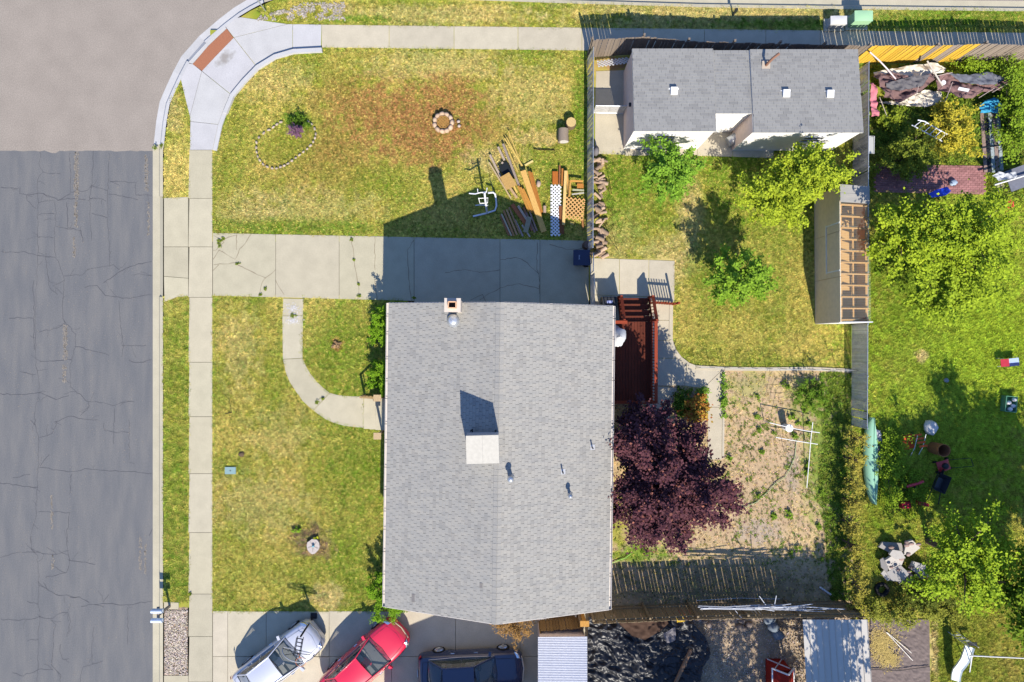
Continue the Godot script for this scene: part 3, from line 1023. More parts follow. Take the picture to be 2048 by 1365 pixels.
func gable_house(label: String, at: Vector3, turn: float, hw: float, hl: float, he: float, hr: float, full: bool) -> Node3D:
	var h := thing("house", label, "house", at, turn)
	var ww := hw - 0.45
	var wl := hl - 0.3
	var rise := (hr - he) / hw
	var b := MB.new()
	var top := he + 0.45 * rise - 0.16
	b.box(Vector3(0, (top - 0.2) * 0.5, 0), Vector3(ww * 2, top + 0.2, wl * 2))
	for s in [-1, 1]:
		b.tri(Vector3(-ww * s, top, wl * s), Vector3(0, hr - 0.16, wl * s), Vector3(ww * s, top, wl * s))
	put(b, "wall", M.siding, h)
	var roof := Node3D.new()
	roof.name = "roof"
	h.add_child(roof)
	b = MB.new()
	for s in [-1, 1]:
		var e := Vector3(hw * s, he, 0)
		var r := Vector3(0, hr, 0)
		var z := Vector3(0, 0, hl)
		var dn := Vector3(0, 0.14, 0)
		b.quad(r - z, r + z, e + z, e - z)
		b.quad(r - z - dn, r + z - dn, e + z - dn, e - z - dn)
		b.quad(e - z, e + z, e + z - dn, e - z - dn)
		for q in [-1, 1]:
			b.quad(r + z * q, e + z * q, e + z * q - dn, r + z * q - dn)
	put(b, "roof_deck", M.roof_deck, roof)
	for s in [-1, 1]:
		for q in [-1, 1]:
			b = MB.new()
			b.beam(Vector3(0, hr - 0.09, (hl + 0.012) * q), Vector3(hw * s, he - 0.09, (hl + 0.012) * q), 0.02, 0.17)
			put(b, "fascia", M.gutter, roof)
	if full:
		for s in [-1, 1]:
			var e := Vector3(hw * s, he, 0)
			var v := (e - Vector3(0, hr, 0)).normalized()
			shingles(roof, Vector3(0, hr, -hl), Vector3.BACK, hl * 2, v, Vector2(hw, hr - he).length(), 0.143, 0.295, M.shingle, 118)
		var n := 52
		var cap := MB.new()
		cap.col = Color(0.93, 0.93, 0.94)
		for s in [-1, 1]:
			var vv := Vector3(s * hw, he - hr, 0).normalized()
			var nn := Vector3(-vv.y * s, vv.x * s, 0)
			cap.box(vv * 0.085 + nn * 0.026, Vector3(0.17, 0.008, hl * 2 / n + 0.012), Basis(vv * s, nn, Vector3.BACK) * Basis(Vector3.RIGHT, 0.03))
		var cm := cap.mesh()
		for k in n:
			var o := shown(cm, "ridge_cap", M.shingle, roof)
			o.position = Vector3(0, hr + 0.006, -hl + (k + 0.5) * hl * 2 / n)
		for s in [-1, 1]:
			b = MB.new()
			var gx: float = (hw + 0.06) * s
			b.box(Vector3(gx, he - 0.1, 0), Vector3(0.11, 0.012, hl * 2))
			b.box(Vector3(gx + 0.055 * s, he - 0.055, 0), Vector3(0.016, 0.1, hl * 2))
			b.box(Vector3(gx - 0.055 * s, he - 0.055, 0), Vector3(0.012, 0.1, hl * 2))
			for q in [-1, 1]:
				b.box(Vector3(gx, he - 0.055, (hl - 0.005) * q), Vector3(0.12, 0.1, 0.012))
			var gt := put(b, "gutter", M.gutter, h)
			b = MB.new()
			for k in 14:
				b.box(Vector3(gx, he - 0.006, -hl + (k + 0.5) * hl * 2 / 14 + R(-0.1, 0.1)), Vector3(0.13, 0.008, 0.022))
			put(b, "hangers", M.dark_metal, gt).set_meta("kind", "stuff")
			b = MB.new()
			b.tube([Vector3(gx, he - 0.1, hl - 0.15), Vector3(gx, he - 0.3, hl - 0.15), Vector3(ww * s + 0.06 * s, he - 0.6, hl - 0.3), Vector3(ww * s + 0.06 * s, 0.1, hl - 0.3)], 0.04, 6)
			put(b, "downpipe", M.gutter, h)
	return h


func build_house() -> void:
	var he := 3.6
	var hr := 5.15
	var f := (1.0 - he / H) * S
	var at := Vector3((997.8 - 1024) * f, 0, (913.5 - 682.5) * f)
	var hw := 223.5 * f
	var hl := 304.0 * f
	var turn := deg_to_rad(-0.75)
	var h := gable_house("grey shingled bungalow with a long low gable roof", at, turn, hw, hl, he, hr, true)
	var inv := h.transform.affine_inverse()
	var slope := func(x: float) -> float: return hr - absf(x) * (hr - he) / hw
	# chimney on the far gable
	var c: Vector3 = inv * g(904, 610, 6.1)
	var b := MB.new()
	b.box(Vector3(c.x, 2.85, c.z), Vector3(0.56, 5.9, 0.46))
	b.box(Vector3(c.x, 5.86, c.z), Vector3(0.64, 0.1, 0.54))
	var ch := put(b, "chimney", M.siding, h)
	b = MB.new()
	b.col = Color(0.75, 0.46, 0.27)
	for s in [-1, 1]:
		b.box(Vector3(c.x + 0.15 * s, 6.0, c.z), Vector3(0.04, 0.2, 0.26))
		b.box(Vector3(c.x, 6.0, c.z + 0.12 * s), Vector3(0.28, 0.2, 0.04))
	put(b, "flue", M.plain, ch)
	b = MB.new()
	b.box(Vector3(c.x, 5.93, c.z), Vector3(0.25, 0.03, 0.2))
	put(b, "flue_opening", M.black, ch)
	# round vent cap beside the chimney
	var v: Vector3 = inv * g(905, 641, 5.2)
	var y0: float = slope.call(v.x)
	b = MB.new()
	b.lathe([[0.3, y0 - 0.1], [0.27, y0 + 0.06], [0.17, y0 + 0.14], [0.15, y0 + 0.4], [0.24, y0 + 0.44], [0.25, y0 + 0.52], [0.17, y0 + 0.6], [0.16, y0 + 0.63], [0.0, y0 + 0.65]], Vector3(v.x, 0, v.z), 20)
	put(b, "vent_cap", M.galvanised, h)
	for q in [[1021, 960, 0.5, 0.1, 0.13], [1141, 994, 0.42, 0.07, 0.1]]:
		v = inv * g(q[0], q[1], slope.call((inv * g(q[0], q[1], 5.0)).x) + q[2])
		y0 = slope.call(v.x)
		b = MB.new()
		b.lathe([[q[3] + 0.08, y0 - 0.06], [q[3], y0 + 0.1], [q[3] * 0.75, y0 + q[2] - 0.1], [q[4], y0 + q[2] - 0.09], [q[4], y0 + q[2] - 0.04], [q[4] * 0.6, y0 + q[2] + 0.03], [0.0, y0 + q[2] + 0.05]], Vector3(v.x, 0, v.z), 16)
		put(b, "roof_vent", M.galvanised, h)
	for q in [[1126, 946], [1188, 900]]:
		v = inv * g(q[0], q[1], 4.5)
		y0 = slope.call(v.x)
		b = MB.new()
		b.tube([Vector3(v.x, y0 - 0.1, v.z), Vector3(v.x, y0 + 0.32, v.z)], 0.032, 8)
		var pipe := put(b, "vent_pipe", M.dark_metal, h)
		b = MB.new()
		b.box(Vector3(v.x + 0.02, y0 + 0.016, v.z), Vector3(0.2, 0.01, 0.22), Basis(Vector3.BACK, -0.316 * signf(v.x)))
		put(b, "flashing", M.steel_grey, pipe)
	for q in [[962, 1171, 0.12, 0.2], [826, 1197, 0.13, 0.34]]:
		v = inv * g(q[0], q[1], slope.call((inv * g(q[0], q[1], 4.4)).x))
		b = MB.new()
		b.col = Color(0.62, 0.6, 0.62)
		b.box(Vector3(v.x, slope.call(v.x) + 0.024, v.z), Vector3(q[2], 0.012, q[3]), Basis(Vector3.BACK, -0.316 * signf(v.x)))
		put(b, "patched_shingle", M.shingle, h)
	# windows and back door under the eaves
	for q in [[-1, -3.6, 1.5], [-1, 3.0, 1.8], [1, 3.4, 1.4]]:
		b = MB.new()
		var x: float = (hw - 0.45 + 0.012) * q[0]
		b.box(Vector3(x, 2.1, q[1]), Vector3(0.05, 1.2, q[2]))
		var w := put(b, "window", M.white_paint, h)
		b = MB.new()
		b.box(Vector3(x + 0.03 * q[0], 2.1, q[1]), Vector3(0.01, 1.06, q[2] - 0.14))
		b.col = Color(0.05, 0.06, 0.07)
		put(b, "pane", M.dark_metal, w)
	b = MB.new()
	b.box(Vector3(-(hw - 0.45 + 0.012), 1.95, -1.6), Vector3(0.05, 2.05, 0.95))
	put(b, "door", M.white_paint, h)
	# swamp cooler near the ridge, in its pale sheet metal cover
	var t0 := g(932, 871.5, 6.12)
	var t1 := g(998, 928, 6.12)
	var k := thing("evaporative_cooler", "cream square evaporative cooler box standing on the grey roof ridge", "cooler", Vector3((t0.x + t1.x) * 0.5, 0, (t0.z + t1.z) * 0.5), deg_to_rad(1.5))
	var sx := t1.x - t0.x
	var sz := t1.z - t0.z
	b = MB.new()
	b.box(Vector3(0, 5.6, 0), Vector3(sx - 0.03, 1.0, sz - 0.03))
	put(b, "cabinet", M.steel_grey, k)
	for s in [-1, 1]:
		b = MB.new()
		b.box(Vector3(sx * 0.25 * s + 0.04 * s * -0.0, 6.11 - 0.004 * (s + 1), 0), Vector3(sx * 0.5 - 0.008, 0.025, sz))
		put(b, "lid_panel", M.beige_metal, k)
	b = MB.new()
	for s in [-1, 1]:
		b.beam(Vector3(0.45 * s, 4.95, -sz * 0.5 - 0.1), Vector3(0.45 * s, 4.95, sz * 0.5 + 0.1), 0.05, 0.05)
		b.beam(Vector3(0.5 * s, 4.9, -sz * 0.5 - 0.05), Vector3(0.5 * s, 5.2, -sz * 0.5 - 0.05), 0.05, 0.05)
	b.tube([Vector3(0.45, 5.2, -sz * 0.5 - 0.04), Vector3(0.62, 5.12, -sz * 0.5 + 0.1), Vector3(0.66, 5.1, 0.3), Vector3(0.7, 5.06, 0.9)], 0.018, 5)
	put(b, "stand", M.dark_metal, k)
	# the next house to the right-hand neighbour below; only its shadow reaches the picture
	gable_house("neighbouring grey gabled house beyond the parked cars", at + Vector3(0, 0, 19.75), 0.0, hw, hl, he, hr, false)
	# front steps
	var p := thing("front_steps", "pale concrete front steps with short wooden rails", "steps", g(765, 826))
	for s in 4:
		b = MB.new()
		b.box(Vector3((729 - 765 + 6.5 + 13 * s) * S, 0.09 * (s + 1) - 0.02, 0), Vector3(13 * S - 0.01, 0.18 * (s + 1), 63 * S))
		put(b, "step", M.concrete, p)
	b = MB.new()
	b.box(Vector3(1.05, 0.42, 0), Vector3(1.0, 0.9, 2.1))
	put(b, "landing", M.concrete, p)
	for s in [-1, 1]:
		b = MB.new()
		b.col = Color(0.55, 0.40, 0.22)
		var z: float = 0.83 * s
		for q in ([[-0.85, 0.0, 0.9], [0.1, 0.5, 1.75]] if s < 0 else [[0.1, 0.4, 1.75]]):
			b.box(Vector3(q[0], (q[1] + q[2]) * 0.5, z), Vector3(0.1, q[2] - q[1], 0.1))
		put(b, "rail_post", M.wood_plain, p)
		b = MB.new()
		b.col = Color(0.62, 0.46, 0.27)
		b.box(Vector3(0.12, 1.78, z + 0.03 * s), Vector3(0.34, 0.05, 0.3))
		put(b, "post_cap", M.wood_plain, p)
		if s < 0:
			b = MB.new()
			b.col = Color(0.6, 0.4, 0.18)
			b.beam(Vector3(-0.85, 0.9, z), Vector3(0.1, 1.6, z), 0.09, 0.04)
			b.beam(Vector3(-0.85, 0.35, z), Vector3(0.1, 0.9, z), 0.05, 0.07)
			put(b, "rail", M.wood_plain, p)
			for j in 4:
				b = MB.new()
				b.col = Color(0.55, 0.38, 0.2)
				var x := -0.72 + j * 0.2
				b.box(Vector3(x, 0.72 + j * 0.14, z), Vector3(0.04, 0.62, 0.04))
				put(b, "baluster", M.wood_plain, p)


# ---- sheds ------------------------------------------------------------------------------

func mono_shed(label: String, rect: Array, hs: float, hn: float, single: int) -> Node3D:
	# a small building whose roof falls away from the yard; rect = x0, y0, x1, y1 on the plan
	var s := thing("shed", label, "shed", Vector3.ZERO)
	var a := g(rect[0], rect[1])
	var e := g(rect[2], rect[3])
	s.position = Vector3((a.x + e.x) * 0.5, 0, (a.z + e.z) * 0.5)
	var w := e.x - a.x
	var d := e.z - a.z
	var b := MB.new()
	var c := [Vector3(-w / 2, 0, -d / 2), Vector3(w / 2, 0, -d / 2), Vector3(w / 2, 0, d / 2), Vector3(-w / 2, 0, d / 2)]
	var tops := [hn, hn, hs, hs]
	for k in 4:
		var p: Vector3 = c[k]
		var q: Vector3 = c[(k + 1) % 4]
		b.quad(p + Vector3(0, tops[k] - 0.05, 0), q + Vector3(0, tops[(k + 1) % 4] - 0.05, 0), q - Vector3(0, 0.1, 0), p - Vector3(0, 0.1, 0))
	put(b, "wall", M.siding_shed, s)
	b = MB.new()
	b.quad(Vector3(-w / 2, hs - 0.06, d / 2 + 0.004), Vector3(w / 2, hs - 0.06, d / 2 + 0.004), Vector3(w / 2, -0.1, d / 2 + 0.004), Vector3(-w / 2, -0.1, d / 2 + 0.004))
	put(b, "front_wall", M.siding_sunlit, s)  # face laid over the wall, paler to paint in the sun on it
	var roof := Node3D.new()
	roof.name = "roof"
	s.add_child(roof)
	var o := 0.06
	b = MB.new()
	var hi := [Vector3(-w / 2 - 0.02, hs + 0.01, d / 2 + o), Vector3(w / 2 + 0.02, hs + 0.01, d / 2 + o), Vector3(w / 2 + 0.02, hn - 0.01, -d / 2 - o), Vector3(-w / 2 - 0.02, hn - 0.01, -d / 2 - o)]
	b.quad(hi[3], hi[2], hi[1], hi[0])
	var dn := Vector3(0, 0.09, 0)
	b.quad(hi[3] - dn, hi[2] - dn, hi[1] - dn, hi[0] - dn)
	put(b, "roof_deck", M.roof_deck, roof)
	b = MB.new()
	for k in 4:
		b.quad(hi[k], hi[(k + 1) % 4], hi[(k + 1) % 4] - dn, hi[k] - dn)
	put(b, "trim", M.white_paint, roof)
	var v := (hi[3] - hi[0] as Vector3)
	shingles(roof, hi[0], Vector3.RIGHT, w + 0.04, v.normalized(), v.length(), 0.143, 0.36, M.shingle_shed, single, 0.008, 0.02)
	return s


func shed_window(s: Node3D, px: float, w: float, front: float) -> void:
	var b := MB.new()
	var x := g(px, 300).x - s.position.x
	for q in [-1, 1]:
		b.box(Vector3(x + w * 0.5 * q, 1.75, front + 0.02), Vector3(0.05, 0.75, 0.05))
		b.box(Vector3(x, 1.75 + 0.37 * q, front + 0.02), Vector3(w + 0.05, 0.05, 0.05))
	b.box(Vector3(x, 1.75, front + 0.022), Vector3(0.03, 0.7, 0.03))
	b.box(Vector3(x, 1.75, front + 0.024), Vector3(w, 0.03, 0.03))
	var o := put(b, "window", M.white_paint, s)
	b = MB.new()
	b.box(Vector3(x, 1.75, front + 0.008), Vector3(w, 0.72, 0.012))
	put(b, "pane", M.glass_dark, o)


func roof_box_vent(s: Node3D, px: float, py: float, h: float) -> void:
	var p := g(px, py, h + 0.14) - s.position
	var b := MB.new()
	b.box(Vector3(p.x, h + 0.07, p.z), Vector3(0.30, 0.16, 0.32), Basis(Vector3.RIGHT, 0.12))
	b.box(Vector3(p.x, h + 0.0, p.z + 0.02), Vector3(0.44, 0.02, 0.36), Basis(Vector3.RIGHT, 0.12))
	put(b, "roof_vent", M.white_paint, s)


func build_sheds() -> void:
	var glass := mat("glass_dark", L(0.02, 0.025, 0.03), 0.08, "", Vector3.ONE, "", Vector3.ONE, 0.6)
	var A := mono_shed("pinkish beige shed with a single white roof vent, beside the bare concrete pad", [1247, 145, 1395, 298], 2.8, 2.36, 280)
	var B := mono_shed("narrow set back link between the two shingled sheds", [1395.5, 147, 1463.5, 264], 2.68, 2.3, 150)
	var C := mono_shed("longer beige shed with two white roof vents and a rusty stove pipe", [1464, 147, 1662, 301], 2.84, 2.4, 295)
	var za := g(0, 298).z - A.position.z
	shed_window(A, 1312, 0.9, za)
	shed_window(C, 1590, 0.9, g(0, 301).z - C.position.z)
	roof_box_vent(A, 1349, 181, 2.58)
	roof_box_vent(C, 1574, 186, 2.62)
	roof_box_vent(C, 1662, 187, 2.62)
	var b := MB.new()
	b.box(Vector3(-0.2, 1.0, g(0, 264).z - B.position.z + 0.02), Vector3(0.85, 2.0, 0.04))
	put(b, "door", M.white_paint, B)
	# light fixture on the side wall
	b = MB.new()
	b.box(Vector3(g(1247, 0).x - A.position.x - 0.05, 2.0, g(0, 240).z - A.position.z), Vector3(0.1, 0.1, 0.16))
	put(b, "wall_lamp", M.dark_metal, A)
	# stove pipe
	b = MB.new()
	b.col = Color(0.25, 0.13, 0.09)
	var p := g(1533, 130, 2.55) - C.position
	p.y = 2.5
	b.tube([p, p + Vector3(0, 0.35, 0), p + Vector3(0.12, 0.55, -0.1), p + Vector3(0.34, 0.6, -0.26)], 0.06, 8)
	put(b, "stove_pipe", M.plain, C)
	b = MB.new()
	b.col = Color(0.45, 0.38, 0.3)
	b.box(p + Vector3(0, 0.03, 0), Vector3(0.36, 0.012, 0.36), Basis(Vector3.RIGHT, 0.12))
	put(b, "flashing", M.plain, C)
	# barrel lying in the recess, meter on the wall
	var can := thing("trash_can", "dented galvanised trash can lying in the shed recess", "trash can", g(1452, 288, 0.0), 0.5)
	b = MB.new()
	b.lathe([[0.0, 0.0], [0.22, 0.0], [0.23, 0.02], [0.25, 0.66], [0.265, 0.68], [0.25, 0.7], [0.22, 0.68], [0.2, 0.1], [0.0, 0.08]], Vector3(0, 0.27, 0), 18, Basis(Vector3.FORWARD, 1.5) )
	put(b, "body", M.galvanised, can)
	b = MB.new()
	b.tube([Vector3(0.3, 0.5, -0.06), Vector3(0.36, 0.56, 0), Vector3(0.3, 0.5, 0.06)], 0.012, 5)
	put(b, "handle", M.steel_grey, can)
	b = MB.new()
	b.col = Color(0.06, 0.12, 0.5)
	b.prism(gg([[1578, 117], [1612, 117], [1612, 132], [1578, 132]], 1.6), Vector3(0, 1.6, 0))
	var bin := thing("storage_bin", "blue bin squeezed between shed and fence", "bin", Vector3.ZERO)
	put(b, "body", M.gloss, bin)
	# lean-to greenhouse along the fence
	var gh := thing("greenhouse", "beige lean-to greenhouse with a clear corrugated roof on timber rafters", "greenhouse", g(1661, 521), 0.008)
	var w := (1692 - 1630) * S
	var d := (648 - 395) * S
	var hw := 2.45
	var he := 2.02
	for r in 2:
		for c in 3:
			b = MB.new()
			var t := R(0.9, 1.0)
			b.col = Color(t, t * 0.97, t * 0.92)
			b.box(Vector3(-w / 2 + R(-0.006, 0.006), 0.61 + r * 1.21, -d / 2 + d * (c + 0.5) / 3), Vector3(0.03, 1.19, d / 3 - 0.02), Basis(Vector3.BACK, R(-0.008, 0.008)))
			put(b, "wall_panel", M.panel, gh)
	b = MB.new()
	b.box(Vector3(-w / 2 + 0.03, 1.2, 0), Vector3(0.02, 2.4, d - 0.04))
	b.box(Vector3(0, 0.9, -d / 2 + 0.02), Vector3(w - 0.1, 2.2, 0.03))
	b.box(Vector3(w / 2 - 0.02, 0.95, 0), Vector3(0.03, 1.9, d - 0.04))
	put(b, "wall_frame", M.bench_dark, gh)
	b = MB.new()
	for q in [0.27, 0.62]:
		b.box(Vector3(-w / 2 - 0.025, 1.8, -d / 2 + d * q), Vector3(0.03, 1.2, 0.06))
	b.box(Vector3(-w / 2 - 0.025, 1.18, -d / 2 + d * 0.445), Vector3(0.03, 0.06, d * 0.37))
	put(b, "door_frame", M.white_paint, gh)
	b = MB.new()
	b.box(Vector3(0, 1.15, d / 2), Vector3(w, 2.3, 0.04))
	put(b, "end_wall", M.white_paint, gh)
	for k in 11:
		b = MB.new()
		b.col = Color(0.66, 0.38, 0.13)
		var z := -d / 2 + 0.85 + (d - 0.95) * k / 10.0
		b.beam(Vector3(-w / 2, hw - 0.07, z), Vector3(w / 2, he - 0.07, z), 0.06, 0.09)
		put(b, "rafter", M.wood_plain, gh)
	for q in [0.06, 0.48, 0.94]:
		b = MB.new()
		b.col = Color(0.66, 0.38, 0.13)
		var x: float = lerpf(-w / 2, w / 2, q)
		var y: float = lerpf(hw, he, q) - 0.15
		b.beam(Vector3(x, y, -d / 2 + 0.6), Vector3(x, y, d / 2 - 0.05), 0.07, 0.07)
		put(b, "purlin", M.wood_plain, gh)
	b = MB.new()
	b.box(Vector3(0, 0.95, 0.3), Vector3(w - 0.1, 0.05, d - 0.8))
	b.box(Vector3(0, 0.5, 0.3), Vector3(w - 0.3, 0.85, d - 1.0))
	put(b, "bench", M.bench_dark, gh)
	for k in 5:
		b = MB.new()
		var z0 := -d / 2 + 0.72 + (d - 0.75) * k / 5.0
		var z1 := z0 + (d - 0.75) / 5.0 + 0.04
		var n := 48
		for j in n:
			var u0 := float(j) / n
			var u1 := float(j + 1) / n
			var y0 := 0.012 * sin(u0 * 15 * TAU) + 0.006 * k
			var y1 := 0.012 * sin(u1 * 15 * TAU) + 0.006 * k
			var za0 := lerpf(z0, z1, u0)
			var za1 := lerpf(z0, z1, u1)
			b.quad(Vector3(-w / 2 - 0.06, hw + y0, za0), Vector3(w / 2 + 0.06, he - 0.02 + y0, za0), Vector3(w / 2 + 0.06, he - 0.02 + y1, za1), Vector3(-w / 2 - 0.06, hw + y1, za1))
		put(b, "clear_panel", M.clear_sheet, gh)
	for k in 2:
		b = MB.new()
		var z := -d / 2 + 0.18 + k * 0.38
		b.box(Vector3(0, (hw + he) * 0.5 + 0.03 + 0.012 * k, z), Vector3(w + 0.12, 0.015, 0.4), Basis(Vector3.BACK, -atan((hw - he) / w)))
		put(b, "roof_sheet", M.shingle, gh)


# ---- fences -----------------------------------------------------------------------------

func board_fence(label: String, pts: Array, hgt: float, tones: Array, rail_side: float, gap: float, lean := 0.0) -> Node3D:
	var f := thing("board_fence", label, "fence")
	var variants := []
	for t in tones:
		for k in 3:
			var b := MB.new()
			var q := R(0.85, 1.12)
			b.col = Color(t.r * q, t.g * q, t.b * q)
			var hh := hgt + R(-0.03, 0.03)
			b.prism(PackedVector3Array([Vector3(-0.067, hh, -0.009), Vector3(0.067, hh, -0.009), Vector3(0.067, hh, 0.009), Vector3(-0.067, hh, 0.009)]), Vector3(0, hh, 0))
			variants.append(b.mesh())
	var per: int = 3
	for k in pts.size() - 1:
		var a: Vector3 = pts[k]
		var e: Vector3 = pts[k + 1]
		var d := (e - a).normalized()
		var side := d.cross(Vector3.UP)
		var len := a.distance_to(e)
		var n := int(len / (0.137 + gap))
		var bs := Basis(d, Vector3.UP, -side)
		for j in n:
			var x := (j + 0.5) / n
			var kind := 0
			if tones.size() > 1:
				var wx := (a.x + d.x * x * len) / S / 0.942 + 1024.0
				kind = 1 if wx < 1872 or (wx > 1888 and wx < 1905) or (wx > 1925 and wx < 1962) else 0
			var o := shown(variants[kind * per + rng.randi_range(0, 2)], "board", M.wood_grey, f)
			o.transform = Transform3D(bs * Basis(Vector3.BACK, R(-0.012, 0.012)) * Basis(Vector3.RIGHT, lean + R(-0.01, 0.01)), a + d * x * len)
		for hgt2 in [0.35, hgt - 0.3]:
			var b := MB.new()
			b.col = tones[0] * 1.05
			b.beam(a + Vector3(0, hgt2, 0) + side * 0.04 * rail_side, e + Vector3(0, hgt2, 0) + side * 0.04 * rail_side, 0.045, 0.085)
			put(b, "rail", M.wood_grey, f)
		var posts := maxi(1, int(round(len / 2.4)))
		for j in posts:
			var b := MB.new()
			b.col = tones[0]
			b.box(a + d * len * j / posts + Vector3(0, hgt * 0.5, 0) + side * 0.11 * rail_side, Vector3(0.09, hgt, 0.09), bs)
			put(b, "post", M.wood_grey, f)
	return f


func link_fence(label: String, a: Vector3, e: Vector3, hgt: float, top_shift: Vector3, cover: float) -> void:
	var f := thing("chain_link_fence", label, "fence")
	var len := a.distance_to(e)
	var d := (e - a) / len
	var b := MB.new()
	var up := Vector3(0, hgt, 0) + top_shift
	var bulge := func(x: float, y: float) -> Vector3:
		return a + d * x + up * y + d.cross(Vector3.UP) * (sin(y * PI) * 0.05 * n_mid.get_noise_1d(x * 30.0) * 3.0)
	var n := int(len / 0.062)
	for k in n:
		# woven vertical privacy slats, too fine to count from the air
		if rng.randf() > cover:
			continue
		var x := (k + 0.5) * len / n
		var t := R(0.75, 1.15)
		b.col = Color(t, t, t * 1.02)
		for s in 3:
			var p: Vector3 = bulge.call(x, s / 3.0)
			var q: Vector3 = bulge.call(x, (s + 1) / 3.0)
			var w := d * 0.027
			b.quad(p - w, q - w, q + w, p + w)
	put(b, "slats", M.slat_grey, f).set_meta("kind", "stuff")
	b = MB.new()
	b.col = Color(0.55, 0.56, 0.58)
	var m := int((len + hgt) / 0.085)
	for k in m:
		for s in [-1, 1]:
			var x0: float = k * 0.085 - (hgt if s > 0 else 0.0)
			var x1: float = x0 + hgt * s
			if minf(x0, x1) < 0.0 or maxf(x0, x1) > len:
				continue
			b.tube([bulge.call(x0, 0.0), bulge.call(x1, 1.0)], 0.003, 3)
	put(b, "wire_mesh", M.steel_grey, f).set_meta("kind", "stuff")
	b = MB.new()
	b.tube([a + up, e + up], 0.022, 6)
	put(b, "top_rail", M.galvanised, f)
	var np := int(len / 2.6) + 1
	for k in np + 1:
		b = MB.new()
		var p := a + d * len * k / np
		b.tube([p, p + up + Vector3(0, 0.05, 0)], 0.03, 7)
		put(b, "post", M.galvanised, f)


func ground_of(list: Array, h: float) -> Array:
	var o := []
	for p in list:
		var q := g(p[0], p[1], h)
		q.y = 0.0
		o.append(q)
	return o


